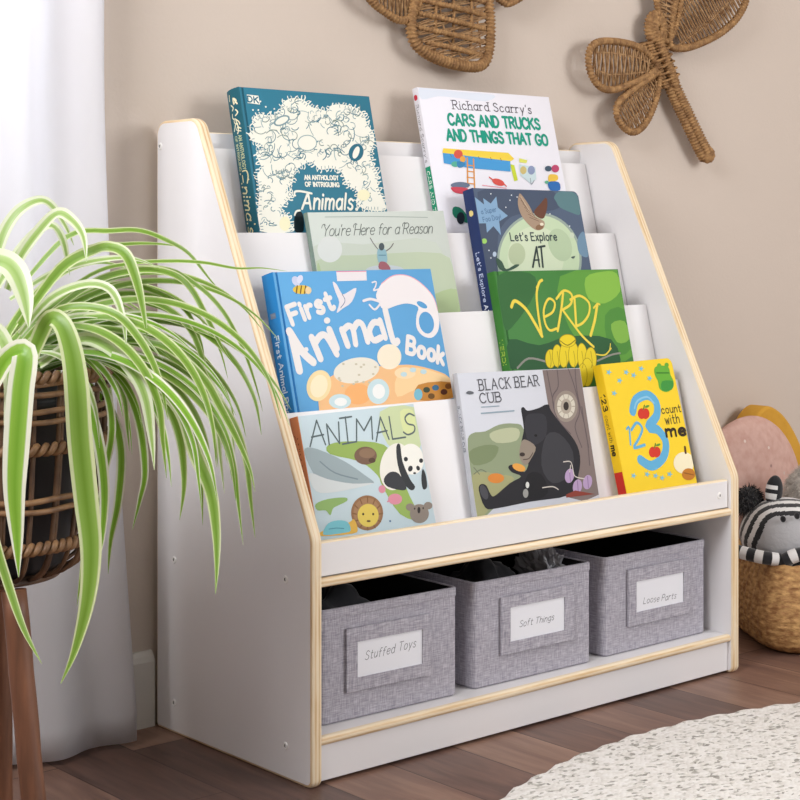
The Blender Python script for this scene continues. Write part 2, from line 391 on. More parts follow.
def leaf_material(name, mid, edge, margin):
    m, nt, b, ln = nodes(name)
    uv = add(nt, 'ShaderNodeUVMap', uv_map='UVMap'); sp = add(nt, 'ShaderNodeSeparateXYZ'); ln(uv.outputs[0], sp.inputs[0])
    d = add(nt, 'ShaderNodeMath', operation='SUBTRACT'); d.inputs[1].default_value = .5; ln(sp.outputs[0], d.inputs[0])
    ab = add(nt, 'ShaderNodeMath', operation='ABSOLUTE'); ln(d.outputs[0], ab.inputs[0])
    cb = add(nt, 'ShaderNodeCombineXYZ'); k = add(nt, 'ShaderNodeMath', operation='MULTIPLY'); k.inputs[1].default_value = 26; ln(sp.outputs[0], k.inputs[0]); ln(k.outputs[0], cb.inputs[0]); ln(sp.outputs[1], cb.inputs[1])
    n = add(nt, 'ShaderNodeTexNoise'); n.inputs['Scale'].default_value = 1.6; n.inputs['Detail'].default_value = 3; ln(cb.outputs[0], n.inputs['Vector'])
    ma = add(nt, 'ShaderNodeMath', operation='MULTIPLY_ADD'); ma.inputs[1].default_value = .16; ln(n.outputs['Fac'], ma.inputs[0]); ln(ab.outputs[0], ma.inputs[2])
    r = ramp(nt, [(.10, mid[0]), (margin, mid[1]), (margin + .05, edge), (.6, edge)]); ln(ma.outputs[0], r.inputs['Fac'])
    ln(r.outputs['Color'], b.inputs['Base Color']); b.inputs['Roughness'].default_value = .38
    tr = add(nt, 'ShaderNodeBsdfTranslucent'); ln(r.outputs['Color'], tr.inputs['Color']); mx = add(nt, 'ShaderNodeMixShader'); mx.inputs[0].default_value = .25
    out = nt.nodes['Material Output']; ln(b.outputs[0], mx.inputs[1]); ln(tr.outputs[0], mx.inputs[2]); ln(mx.outputs[0], out.inputs['Surface'])
    return m
def curtain_material():
    m, nt, b, ln = nodes('sheer_white_cloth')
    b.inputs['Base Color'].default_value = (*lin('f2f1f3'), 1); b.inputs['Roughness'].default_value = .9; b.inputs['Specular IOR Level'].default_value = .05
    tr = add(nt, 'ShaderNodeBsdfTranslucent'); tr.inputs['Color'].default_value = (*lin('f0f0f4'), 1); mx = add(nt, 'ShaderNodeMixShader'); mx.inputs[0].default_value = .5
    out = nt.nodes['Material Output']; ln(b.outputs[0], mx.inputs[1]); ln(tr.outputs[0], mx.inputs[2]); ln(mx.outputs[0], out.inputs['Surface'])
    return m
M_FLOOR = floor_material(); M_PLYX = ply_material('birch_edge_upright', 0); M_PLYZ = ply_material('birch_edge_shelf', 2)
M_LINEN = fabric_material(); M_RUG = rug_material()
M_WALL = mat('beige_wall_paint', 'd2c5b9', .85, bump=.0004, bscale=160, spec=.2)
M_TRIM = mat('white_trim_paint', 'd9d6cf', .5)
M_WHITE = mat('white_laminate', 'e9e7e8', .38, spec=.4)
M_CEIL = mat('white_ceiling_paint', 'e6e2dc', .9)

# ------------------------------------------------------------------ the room
WY = 0.014
def struct(mb, name, m, parent=None):
    return tag(mb.build(name, m, parent), kind='structure')
X0, X1, Y0, HT = -2.0, 3.0, -3.7, 2.5
b = MB(); b.box((X0 - .1, Y0, -.1), (X1 + .1, WY + .1, 0)); struct(b, 'floor', M_FLOOR)
b = MB(); b.box((X0 - .1, Y0, HT), (X1 + .1, WY + .1, HT + .1)); struct(b, 'ceiling', M_CEIL)
wx0, wx1, wz0, wz1 = -1.45, -.16, .72, 2.3
b = MB()
b.box((X0 - .1, WY, 0), (wx0, WY + .1, HT)); b.box((wx1, WY, 0), (X1 + .1, WY + .1, HT))
b.box((wx0, WY, 0), (wx1, WY + .1, wz0)); b.box((wx0, WY, wz1), (wx1, WY + .1, HT)); struct(b, 'wall_back', M_WALL)
lz0, lz1, ly0, ly1 = 1.2, 2.2, -1.5, -.4
b = MB(); b.box((X0 - .1, Y0, 0), (X0, WY, lz0)); b.box((X0 - .1, Y0, lz1), (X0, WY, HT))
b.box((X0 - .1, Y0, lz0), (X0, ly0, lz1)); b.box((X0 - .1, ly1, lz0), (X0, WY, lz1)); struct(b, 'wall_left', M_WALL)
b = MB(); b.box((X1, Y0, 0), (X1 + .1, WY, HT)); struct(b, 'wall_right', M_WALL)
pr = [(0, 0), (.013, 0), (.013, .098), (.009, .106), (.004, .112), (0, .113)]
b = MB(); n = len(pr); vs = [(x, WY - q[0], q[1]) for x in (X0, -.001) for q in pr] 
b.add(vs, [[i, (i+1) % n, n + (i+1) % n, n + i] for i in range(n)] + [list(range(n))[::-1], list(range(n, 2*n))])
vs = [(x, WY - q[0], q[1]) for x in (.915, X1) for q in pr]
b.add(vs, [[i, (i+1) % n, n + (i+1) % n, n + i] for i in range(n)] + [list(range(n))[::-1], list(range(n, 2*n))])
struct(b, 'baseboard_back', M_TRIM)
# window behind the curtain: frame, mullion, pane
b = MB()
for lo, hi in (((wx0, WY+.02, wz0), (wx0+.05, WY+.08, wz1)), ((wx1-.05, WY+.02, wz0), (wx1, WY+.08, wz1)), ((wx0+.05, WY+.02, wz0), (wx1-.05, WY+.08, wz0+.05)), ((wx0+.05, WY+.02, wz1-.05), (wx1-.05, WY+.08, wz1)), ((-.82, WY+.03, wz0+.05), (-.78, WY+.07, wz1-.05))):
    b.box(lo, hi)
wf = struct(b, 'window_1', M_TRIM)
gl, nt, bb, ln = nodes('window_glass'); bb.inputs['Transmission Weight'].default_value = 1; bb.inputs['Roughness'].default_value = 0; bb.inputs['IOR'].default_value = 1.45
b = MB(); b.box((wx0 + .05, WY + .048, wz0 + .05), (-.82, WY + .052, wz1 - .05)); b.box((-.78, WY + .048, wz0 + .05), (wx1 - .05, WY + .052, wz1 - .05))
pane_m, nt, bb, ln = nodes('clear_pane'); t = add(nt, 'ShaderNodeBsdfTransparent'); g = add(nt, 'ShaderNodeBsdfGlossy'); g.inputs['Roughness'].default_value = .02
mx = add(nt, 'ShaderNodeMixShader'); mx.inputs[0].default_value = .05; ln(t.outputs[0], mx.inputs[1]); ln(g.outputs[0], mx.inputs[2]); ln(mx.outputs[0], nt.nodes['Material Output'].inputs['Surface'])
b.build('pane', pane_m, wf)

# ------------------------------------------------------------------ curtain
b = MB(); NX, NZ = 220, 60; vs = []
for j in range(NZ + 1):
    z = 2.5 - .004 - (2.488) * j / NZ
    f = min(1, max(0, (1.0 - z) / .95)); xe = -.128 + .054 * f ** 1.5
    for i in range(NX + 1):
        s = i / NX; x = -1.55 + s * (xe + 1.55)
        am = .010 + .010 * (1 - f)
        y = -.058 + am * math.sin(s * 74 + .7 * math.sin(z * 1.7)) + .006 * math.sin(s * 31 + z * 2) - (.02 * f * math.sin(s * 23) if z < .5 else 0) * .3
        vs.append((x, y, z))
fs = [[j*(NX+1)+i, (j+1)*(NX+1)+i, (j+1)*(NX+1)+i+1, j*(NX+1)+i+1] for j in range(NZ) for i in range(NX)]
b.add(vs, fs, 0, True)
o = b.build('curtain', curtain_material()); sm = o.modifiers.new('hem', 'SOLIDIFY'); sm.thickness = .0008
tag(o, 'sheer white floor-length curtain hanging at the left edge behind the spider plant', 'curtain')

# ------------------------------------------------------------------ rug
b = MB(); N = 360; RC, RR = (.490, -1.456), .933
rnd = random.Random(3)
prof = [(1.0, .001), (1.0, .006), (.996, .011), (.988, .014), (.6, .014), (.0, .014)]
vs = []; fs = []
for k, (r, z) in enumerate(prof):
    for i in range(N):
        a = 2*PI*i/N; rr = RR * r + (.0016 * math.sin(i * 1.74) + .001 * math.sin(i * .71)) * (1 if k < 4 else 0)
        vs.append((rr * math.cos(a), rr * math.sin(a), z + (.001*math.sin(i*1.74) if k in (2, 3) else 0)))
for k in range(len(prof) - 1):
    for i in range(N): fs.append([k*N+i, k*N+(i+1) % N, (k+1)*N+(i+1) % N, (k+1)*N+i])
b.add(vs, fs, 0, True); o = b.build('rug', M_RUG); o.location = (*RC, 0)
tag(o, 'round cream looped rug flecked with grey on the wood floor', 'rug')

# ------------------------------------------------------------------ book display shelf
W, DP, H, T = .914, .3835, .911, .018
shelf = tag(empty('display_bookshelf'), 'white laminate display bookshelf with sloped birch-edged sides holding picture books', 'bookshelf')
prof = rpoly([(0, 0), (-.3835, 0), (-.3835, .333), (-.1085, .911), (0, .911)], [.007, .012, .035, .028, .022], 7)
def screw(parent, c, axis):
    b = MB(); seg = 16; ring = [(0, -.0004), (.0018, -.0004), (.0022, .0012), (.0046, .0014), (.0056, .0002), (.0056, -.002)]
    for k in range(len(ring) - 1):
        vs = []
        for r, hgt in ring[k:k+2]:
            for j in range(seg):
                a = 2*PI*j/seg
                vs.append((c[0] - hgt, c[1] + r*math.cos(a), c[2] + r*math.sin(a)) if axis == 'x' else (c[0] + r*math.cos(a), c[1] - hgt, c[2] + r*math.sin(a)))
        b.add(vs, [[j, (j+1) % seg, seg+(j+1) % seg, seg+j] for j in range(seg)], 0 if k > 1 else 1, True)
    b.build('screw', [mat('screw_cap', 'f0eeec', .35), mat('screw_recess', '4a4846', .5, metal=.6)], parent)
for x0 in (0, W - T):
    b = MB(); slab(b, prof, x0, x0 + T, .0042, 0, 1, lambda x, y, z: (x, y, z))
    p = b.build('side_panel', [M_WHITE, M_PLYX], shelf)
    if x0 == 0:
        for y, z in ((-.012, .873), (-.05, .258), (-.05, .046), (-.325, .046), (-.325, .272), (-.175, .51)): screw(p, (0, y, z), 'x')
xi, xo = T, W - T
tl = math.tan(math.radians(13.2))
def sheet(name, pts, x0, x1, mats=(M_WHITE, M_PLYZ), fmi=None):
    """board running the width, given by its (y, z) section; fmi = material of each section edge"""
    b = MB(); n = len(pts); area_ = sum(pts[i-1][0]*pts[i][1] - pts[i][0]*pts[i-1][1] for i in range(n))
    if area_ < 0: pts = pts[::-1]; fmi = [fmi[(n - 2 - i) % n] for i in range(n)] if fmi else None
    vs = [(x0, *p) for p in pts] + [(x1, *p) for p in pts]
    b.add(vs, [[i, n+i, n+(i+1) % n, (i+1) % n][::-1] for i in range(n)] + [list(range(n))[::-1], list(range(n, 2*n))], (fmi or [0]*n) + [1 if fmi else 0]*2)
    return b.build(name, list(mats), shelf)
rows = [(.0482, .8712), (.1203, .7433), (.1945, .6173), (.2673, .4896)]
sheet('top_rail', [(-.034, .84), (-.034, .8945), (-.0325, .896), (-.019, .896), (-.0175, .8945), (-.0175, .84)], xi, xo, fmi=[0, 1, 1, 1, 0, 0])
for k, (y, z) in enumerate(rows):
    c, s = math.cos(math.radians(13.2)), math.sin(math.radians(13.2)); th = .0058; L = .232 if k < 3 else .222
    fr = (-y, z); bo = (-y - s*L, z - c*L)
    sheet('display_board', [fr, bo, (bo[0] + c*th, bo[1] - s*th), (fr[0] + c*th, fr[1] - s*th)], xi + .001, xo - .003)
    zf = z - .206; y0 = -(y + .206*tl)
    if k < 3: y1 = -(rows[k+1][0] + .079*tl - th / c)
    else: y1 = -.361
    sheet('pocket_floor', [(y0 - .0006, zf), (y1 + .0006, zf), (y1 + .0006, zf - .0055), (y0 - .0006, zf - .0055)], xi + .001, xo - .003)
sheet('front_rail', [(-.3736, .2805), (-.3736, .3245), (-.3715, .3267), (-.3635, .3267), (-.3616, .3245), (-.3616, .2805)], xi, xo - .002, fmi=[0, 1, 1, 1, 0, 0])
def nose(name, z0, z1, yb, yf):
    r = (z1 - z0) / 2; pts = [(yb, z0), (yf + r*.8, z0)]; m_ = [0]
    for k in range(1, 8):
        a = -PI/2 - PI * k / 8; pts.append((yf + r*.8 + r*.8*math.cos(a), (z0+z1)/2 + r*math.sin(a)))
    pts += [(yf + r*.8, z1), (yf + .009, z1), (yb, z1)]
    return sheet(name, pts, xi, xo, fmi=[0] + [1]*9 + [0, 0])
nose('upper_shelf', .2660, .2785, -.012, -.3800)
nose('bottom_shelf', .0532, .0655, -.012, -.3790)
sheet('kickboard', [(-.3730, .005), (-.3730, .0532), (-.361, .0532), (-.361, .005)], xi, xo)
sheet('back_board', [(-.006, .02), (-.006, .885), (-.001, .885), (-.001, .02)], xi, xo)
fr_ = [o for o in shelf.children if o.name.startswith('front_rail')][0]
screw(fr_, (.872, -.3737, .302), 'y'); 

# ------------------------------------------------------------------ picture books
ART = {
 'anthology': [
  ['P','eeeee2',1,[1.4,81.7,4.0,119.6,10.6,146.1,10.6,169.4,20.4,179.7,16.7,193.0,14.7,204.6,28.9,216.9,9.9,222.9,8.2,236.2,19.2,241.7,15.2,253.4,29.4,265.9,49.5,265.2,70.8,269.7,77.5,283.8,96.2,295.2,121.4,294.9,136.3,283.6,152.9,281.0,169.7,278.3,175.8,287.5,198.4,291.2,228.5,286.8,244.2,275.1,245.9,260.8,256.6,247.0,255.3,229.1,242.6,210.8,245.9,193.1,253.6,175.6,248.5,161.3,254.8,136.7,257.6,117.4,217.3,117.0,197.6,128.9,204.4,141.2,201.7,149.8,185.5,156.5,180.1,173.7,172.7,180.5,156.0,183.5,134.2,181.2,119.4,192.8,97.0,185.3,82.6,174.6,75.4,157.5,61.2,147.1,74.4,140.6,52.9,123.5,42.4,110.0,58.1,106.9,59.7,93.5,63.7,81.5]],
  ['S','8fa9ad',1.42,[33.0,256.1,32.8,253.3,33.1,250.5,33.8,247.8,35.1,245.4]],
  ['S','8fa9ad',0.93,[35.2,253.6,36.1,257.0,33.8,259.2,29.8,258.8,27.0,256.0]],
  ['S','8fa9ad',1.29,[48.0,249.2,54.0,251.7,59.2,255.4,63.4,260.0,66.2,265.0]],
  ['S','5f858f',0.91,[48.3,247.8,48.4,250.5,50.6,252.7,53.8,253.5,56.4,252.4]],
  ['S','8fa9ad',1.22,[30.9,246.0,24.4,244.8,18.0,244.3,11.8,244.5,5.7,245.3]],
  ['S','5f858f',0.96,[49.4,254.8,53.2,257.6,57.9,258.7,62.1,257.9,64.9,255.3]],
  ['S','7d8f86',1.34,[49.7,262.9,48.7,258.8,45.2,255.5,40.5,254.0,36.1,254.7]],
  ['S','8fa9ad',1.12,[46.9,263.0,50.3,258.8,51.2,253.5,49.7,247.9,46.0,242.7]],
  ['S','8fa9ad',1.4,[45.6,260.4,42.4,262.1,38.2,261.2,35.3,258.2,35.3,254.8]],
  ['S','8fa9ad',1.34,[36.2,257.5,33.9,259.4,32.0,261.5,30.6,263.9,29.6,266.6]],
  ['S','8fa9ad',1.58,[51.1,250.7,57.2,254.4,61.4,259.7,63.1,265.5,61.9,270.9]],
  ['S','5f858f',1.52,[72.8,247.0,74.6,252.0,74.1,256.8,71.4,260.7,66.8,263.2]],
  ['S','7d8f86',0.91,[70.1,254.0,68.5,250.8,68.7,247.7,70.5,245.2,73.6,243.9]],
  ['S','5f858f',0.86,[74.0,260.5,75.3,263.4,74.8,266.2,72.6,268.2,69.3,268.8]],
  ['S','5f858f',1.05,[82.3,254.6,89.0,252.5,96.8,254.3,102.9,259.2,105.0,265.7]],
  ['S','5f858f',1.15,[85.9,261.0,93.3,259.9,101.1,262.4,107.1,267.7,109.4,274.2]],
  ['S','7d8f86',0.92,[69.9,257.1,63.7,256.6,60.2,260.1,61.8,265.2,67.4,268.3]],
  ['S','5f858f',1.04,[70.4,255.5,76.8,254.5,78.7,249.6,74.8,244.4,68.0,243.0]],
  ['S','2a6b80',1.14,[73.5,264.0,78.5,267.3,81.1,272.0,80.6,276.6,76.9,279.7]],
  ['S','8fa9ad',1.46,[76.8,247.2,80.6,248.7,84.2,248.0,85.9,245.5,84.9,242.2]],
  ['S','2a6b80',1.5,[79.9,252.6,75.7,253.1,74.5,256.3,77.4,259.5,81.8,259.8]],
  ['S','8fa9ad',1.34,[81.0,262.9,79.4,258.8,81.7,255.5,86.5,255.2,90.9,258.0]],
  ['S','5f858f',1.46,[95.4,279.2,99.2,278.1,99.6,274.6,96.2,271.7,91.9,271.9]],
  ['S','7d8f86',1.53,[95.2,279.6,95.6,277.0,93.3,274.7,90.0,274.2,87.9,275.9]],
  ['S','7d8f86',1.57,[110.2,286.8,105.8,287.8,104.6,291.3,107.4,295.0,112.2,296.3]],
  ['S','5f858f',0.81,[93.5,278.2,90.8,277.2,88.3,277.7,87.0,279.5,87.6,281.8]],
  ['S','2a6b80',1.61,[108.2,275.7,110.9,274.5,111.1,271.8,108.6,269.4,105.1,269.1]],
  ['S','7d8f86',0.86,[95.1,273.9,91.4,272.8,88.6,274.4,88.8,277.5,91.9,279.8]],
  ['S','7d8f86',0.84,[103.3,275.8,106.0,273.6,106.9,270.5,105.7,267.0,102.7,264.1]],
  ['S','5f858f',1.1,[96.9,284.5,101.3,287.7,106.4,290.2,111.8,291.8,117.2,292.4]],
  ['S','2a6b80',1.39,[106.5,284.7,108.7,281.0,107.5,276.4,103.5,272.7,98.1,271.2]],
  ['S','5f858f',1.13,[98.4,280.8,102.5,280.9,105.4,279.1,106.3,276.0,104.7,272.6]],
  ['S','8fa9ad',1.24,[97.8,286.5,95.6,282.0,97.3,278.1,102.0,276.7,107.4,278.5]],
  ['S','7d8f86',1.1,[59.6,230.0,67.6,234.2,76.1,233.9,81.5,229.1,81.4,222.0]],
  ['S','5f858f',1.32,[52.4,219.8,51.6,215.3,49.7,210.8,46.9,206.6,43.2,202.8]],
  ['S','2a6b80',0.82,[43.7,220.6,40.8,223.1,41.1,226.9,44.5,230.1,49.2,231.1]],
  ['S','2a6b80',1.27,[64.1,235.9,61.3,239.4,56.9,241.6,51.4,241.9,45.8,240.5]],
  ['S','7d8f86',1.31,[60.8,241.5,55.4,241.9,49.8,241.2,44.4,239.2,39.5,236.3]],
  ['S','5f858f',1.27,[37.8,220.7,46.7,221.4,54.1,226.7,56.4,234.1,52.4,240.1]],
  ['S','5f858f',1.01,[44.3,220.9,47.8,225.2,46.2,229.5,40.8,230.3,35.9,227.0]],
  ['S','8fa9ad',0.99,[46.2,228.1,46.0,220.7,40.9,213.9,32.7,209.8,23.9,209.7]],
  ['S','7d8f86',1.27,[39.1,238.3,33.1,235.2,26.6,234.5,21.1,236.4,17.8,240.4]],
  ['S','8fa9ad',1.5,[37.3,219.5,41.2,213.6,39.3,206.2,32.4,200.5,23.5,199.0]],
  ['S','5f858f',0.82,[50.6,227.9,51.8,233.1,51.3,238.0,49.3,242.5,45.8,246.1]],
  ['S','5f858f',0.9,[74.5,237.8,77.8,234.3,80.4,230.5,82.3,226.3,83.3,221.8]],
  ['S','8fa9ad',1.28,[74.5,239.4,77.2,237.8,80.9,238.9,82.7,241.8,81.2,244.3]],
  ['S','2a6b80',1.24,[78.6,243.0,75.7,246.0,70.6,245.4,67.2,241.7,68.2,237.9]],
  ['S','8fa9ad',1.18,[90.9,235.3,89.8,239.5,87.0,242.9,82.9,245.2,77.8,246.2]],
  ['S','8fa9ad',1.49,[75.8,228.0,79.5,226.7,81.1,223.8,80.2,220.2,77.0,217.3]],
  ['S','5f858f',0.84,[82.9,237.6,81.0,235.2,80.2,232.5,80.7,229.9,82.4,227.9]],
  ['S','5f858f',1.53,[90.1,246.3,92.8,244.1,96.9,243.7,101.1,245.1,104.2,248.0]],
  ['S','5f858f',1.47,[89.9,228.7,83.6,226.9,77.4,227.3,72.5,229.8,69.7,233.9]],
  ['S','7d8f86',1.27,[75.2,233.3,69.5,236.2,70.1,242.2,76.5,246.3,83.3,245.0]],
  ['S','7d8f86',1.3,[89.7,241.3,96.5,240.3,99.1,235.2,95.8,229.5,88.8,226.8]],
  ['S','2a6b80',1.28,[92.4,228.4,87.6,223.1,87.6,217.2,92.5,213.4,99.9,213.8]],
  ['S','5f858f',0.82,[145.1,269.4,141.9,269.7,138.6,268.5,136.3,266.1,135.7,263.4]],
  ['S','2a6b80',0.85,[128.8,263.8,127.6,266.3,127.3,269.1,127.8,272.0,129.0,274.9]],
  ['S','5f858f',0.97,[126.0,256.9,126.0,251.4,126.9,246.1,128.7,241.1,131.4,236.4]],
  ['S','7d8f86',0.82,[139.2,269.2,138.1,263.3,132.6,258.4,125.3,256.9,119.4,259.4]],
  ['S','8fa9ad',1.47,[143.3,261.6,137.0,258.4,130.3,258.5,125.8,261.8,125.1,267.0]],
  ['S','8fa9ad',1.08,[132.7,272.2,132.3,274.5,134.5,276.6,137.5,276.6,138.7,274.5]],
  ['S','2a6b80',0.82,[142.1,258.2,146.5,260.5,150.0,263.8,152.1,267.6,152.5,271.5]],
  ['S','5f858f',1.32,[126.5,257.7,125.7,254.8,124.2,252.0,122.1,249.4,119.4,247.0]],
  ['S','8fa9ad',0.8,[144.2,271.2,143.5,274.2,145.9,277.2,149.9,278.2,153.0,276.7]],
  ['S','8fa9ad',1.04,[127.4,273.5,123.0,275.0,118.1,275.7,112.9,275.4,107.7,274.1]],
  ['S','2a6b80',1.44,[135.3,258.3,132.5,259.2,129.4,257.8,128.5,255.1,130.5,253.3]],
  ['S','8fa9ad',1.66,[157.6,267.0,159.5,270.2,163.5,271.9,167.2,271.1,168.5,268.2]],
  ['S','2a6b80',1.39,[159.6,270.1,160.5,268.5,162.6,268.1,164.9,269.0,166.1,270.9]],
  ['S','7d8f86',1.22,[160.8,261.4,159.9,258.4,162.1,256.3,166.0,256.5,168.9,259.0]],
  ['S','2a6b80',0.95,[155.0,265.5,150.8,266.3,146.5,264.3,144.6,260.6,146.4,257.6]],
  ['S','2a6b80',1.61,[150.8,265.2,147.0,261.9,142.2,260.0,137.3,260.0,133.3,261.7]],
  ['S','8fa9ad',1.51,[150.0,256.6,150.6,254.5,151.9,252.6,153.7,251.1,156.0,250.1]],
  ['S','7d8f86',0.94,[161.6,263.9,161.6,265.8,163.4,267.2,165.8,267.4,167.1,266.1]],
  ['S','7d8f86',0.98,[156.4,265.7,158.6,265.9,160.6,266.9,161.9,268.5,162.2,270.3]],
  ['S','2a6b80',0.9,[42.0,211.4,40.3,209.3,41.3,207.2,44.1,207.1,46.2,209.1]],
  ['S','5f858f',1.41,[40.5,202.1,37.0,204.9,32.1,205.9,26.7,204.8,22.1,201.9]],
  ['S','8fa9ad',0.89,[30.4,208.8,32.3,206.6,31.5,203.6,28.4,201.5,24.8,201.6]],
  ['S','8fa9ad',1.54,[42.2,203.1,37.9,198.7,32.4,195.6,26.2,194.0,20.1,194.3]],
  ['S','2a6b80',0.81,[31.4,202.3,36.9,201.5,40.6,198.4,41.4,193.8,39.1,189.1]],
  ['S','2a6b80',1.19,[33.6,209.3,30.8,212.0,26.3,212.4,22.0,210.3,19.6,206.7]],
  ['S','8fa9ad',1.27,[47.1,200.5,45.2,198.6,44.8,196.3,46.0,194.5,48.5,193.8]],
  ['S','2a6b80',1.49,[47.2,207.7,45.1,203.7,40.8,200.9,35.7,200.3,31.7,202.2]],
  ['S','7d8f86',1.31,[38.5,212.1,36.8,208.4,34.3,204.9,31.2,201.7,27.5,198.9]],
  ['S','5f858f',1.35,[46.0,211.9,47.5,214.6,46.2,216.9,43.0,217.2,40.2,215.4]],
  ['S','7d8f86',0.81,[31.4,210.3,32.1,215.3,36.0,219.6,41.8,221.8,47.5,221.2]],
  ['S','2a6b80',0.87,[63.4,204.6,59.6,204.9,55.9,202.9,54.4,199.7,55.8,196.8]],
  ['S','5f858f',1.26,[74.2,188.7,79.8,189.9,84.3,187.9,85.5,183.7,82.8,179.4]],
  ['S','8fa9ad',1.22,[71.3,206.8,76.1,202.8,81.8,199.6,88.3,197.2,95.4,195.8]],
  ['S','5f858f',1.58,[61.9,200.6,55.6,198.0,49.2,198.4,45.0,201.9,44.4,207.2]],
  ['S','5f858f',0.98,[76.3,188.1,70.5,186.5,66.4,182.5,65.7,177.8,68.5,174.1]],
  ['S','5f858f',1.02,[67.7,196.0,62.8,198.5,59.1,202.1,56.9,206.6,56.4,211.7]],
  ['S','5f858f',1.02,[62.7,203.7,60.3,199.5,56.4,195.9,51.4,193.5,46.1,192.6]],
  ['S','8fa9ad',0.79,[74.3,201.7,79.6,206.2,82.0,212.0,80.7,217.4,76.2,221.0]],
  ['S','5f858f',1.08,[77.2,208.4,83.3,208.5,89.6,210.1,95.2,213.2,99.7,217.5]],
  ['S','2a6b80',1.05,[62.9,195.1,59.2,199.8,58.2,205.7,60.0,211.9,64.5,217.5]],
  ['S','2a6b80',1.23,[58.8,199.6,63.3,198.6,68.3,199.7,72.4,202.6,74.6,206.6]],
  ['S','2a6b80',1.42,[98.0,208.4,103.4,209.3,108.3,211.9,111.7,215.7,113.1,220.1]],
  ['S','2a6b80',1.15,[99.2,198.4,95.6,199.8,91.3,199.6,87.2,197.8,84.2,194.8]],
  ['S','8fa9ad',1.42,[107.4,213.1,104.5,213.4,101.5,212.4,99.3,210.4,98.4,207.9]],
  ['S','2a6b80',1.45,[96.5,202.8,101.6,206.4,107.5,205.6,109.3,201.2,105.7,196.6]],
  ['S','8fa9ad',1.51,[98.2,205.6,96.2,203.6,93.4,202.4,90.5,202.3,88.2,203.4]],
  ['S','5f858f',1.29,[102.0,198.7,99.0,200.0,97.7,202.6,98.6,205.7,101.5,208.1]],
  ['S','2a6b80',1.19,[95.1,205.4,97.0,210.5,101.6,214.7,107.7,217.0,113.9,216.9]],
  ['S','8fa9ad',1.08,[108.2,207.3,112.2,208.7,116.3,209.0,120.1,208.4,123.4,206.9]],
  ['S','5f858f',1.59,[105.2,204.9,103.9,200.7,99.3,197.9,94.3,198.4,92.0,201.8]],
  ['S','7d8f86',0.99,[106.4,208.7,110.9,210.5,113.1,214.2,111.7,217.5,107.5,218.6]],
  ['S','8fa9ad',0.88,[93.8,203.1,91.7,204.9,88.6,205.4,85.3,204.5,82.8,202.4]],
  ['S','5f858f',1.02,[125.3,226.2,128.5,226.3,130.1,224.4,129.0,221.8,126.0,220.5]],
  ['S','2a6b80',1.25,[122.2,224.7,126.1,223.6,130.5,223.6,135.0,224.9,139.0,227.1]],
  ['S','2a6b80',1.21,[123.4,219.0,124.8,216.5,127.3,214.6,130.6,213.5,134.4,213.5]],
  ['S','2a6b80',1.31,[125.7,225.3,124.2,223.4,121.7,222.6,119.4,223.2,118.5,224.9]],
  ['S','7d8f86',0.84,[120.7,217.2,119.5,213.1,122.7,210.5,127.7,211.3,130.8,215.0]],
  ['S','7d8f86',1.38,[121.2,220.6,120.9,223.2,118.1,224.3,114.9,223.0,113.6,220.4]],
  ['S','7d8f86',1.24,[133.8,218.5,131.4,217.6,129.2,216.3,127.1,214.9,125.3,213.2]],
  ['S','8fa9ad',1.02,[129.1,225.0,134.1,227.1,139.4,227.8,144.3,227.1,148.3,225.0]],
  ['S','2a6b80',0.93,[150.9,213.5,157.1,213.4,160.4,209.7,158.7,204.6,153.0,201.5]],
  ['S','5f858f',1.36,[161.2,206.9,163.0,211.3,167.9,214.3,173.4,214.3,176.9,211.4]],
  ['S','2a6b80',0.85,[145.3,207.7,142.1,210.1,137.2,209.4,133.9,206.0,134.5,202.3]],
  ['S','5f858f',0.89,[144.5,213.8,140.6,212.9,138.2,210.2,138.8,207.3,142.0,206.0]],
  ['S','5f858f',1.43,[151.0,214.1,150.3,211.0,151.4,208.3,154.1,206.5,157.8,206.2]],
  ['S','5f858f',1.61,[156.7,206.9,152.5,209.5,153.7,214.2,159.1,216.7,163.9,214.8]],
  ['S','8fa9ad',0.9,[156.9,207.3,158.2,204.9,156.2,202.3,152.7,201.8,150.7,203.7]],
  ['S','2a6b80',1.48,[150.4,214.3,152.4,210.1,151.7,205.3,148.5,200.7,143.4,197.4]],
  ['S','7d8f86',1.39,[149.4,221.2,144.0,220.6,141.0,223.7,142.8,228.0,148.0,230.1]],
  ['S','5f858f',1.12,[147.5,210.2,144.4,209.4,141.7,210.3,140.7,212.4,141.7,214.9]],
  ['S','7d8f86',1.26,[157.2,215.1,159.6,216.7,160.6,219.0,159.5,220.9,157.1,221.7]],
  ['S','2a6b80',1.46,[199.2,273.5,200.0,270.6,198.9,267.4,196.0,264.7,192.1,263.3]],
  ['S','8fa9ad',1.04,[200.2,272.0,195.8,273.6,190.4,272.8,186.0,269.7,184.0,265.5]],
  ['S','8fa9ad',1.04,[201.3,278.9,202.2,281.0,204.2,282.8,206.8,283.8,209.5,283.8]],
  ['S','8fa9ad',1.49,[194.2,280.1,189.0,278.2,185.3,274.6,184.0,270.4,185.5,266.7]],
  ['S','5f858f',0.94,[203.5,273.9,203.3,276.9,200.3,278.3,196.4,277.2,194.3,274.3]],
  ['S','8fa9ad',1.36,[194.2,268.2,192.5,269.6,189.8,269.2,188.2,267.1,189.0,265.2]],
  ['S','2a6b80',0.91,[200.3,273.9,200.9,271.3,204.1,270.7,207.1,272.8,207.0,275.6]],
  ['S','2a6b80',1.38,[203.1,267.7,206.5,269.2,209.4,268.1,209.5,265.4,206.6,263.2]],
  ['S','8fa9ad',1.04,[198.8,269.3,197.5,264.5,201.4,261.6,207.5,262.8,211.0,267.3]],
  ['S','5f858f',1.31,[191.4,271.3,190.7,268.7,188.3,266.7,185.1,265.9,182.4,266.7]],
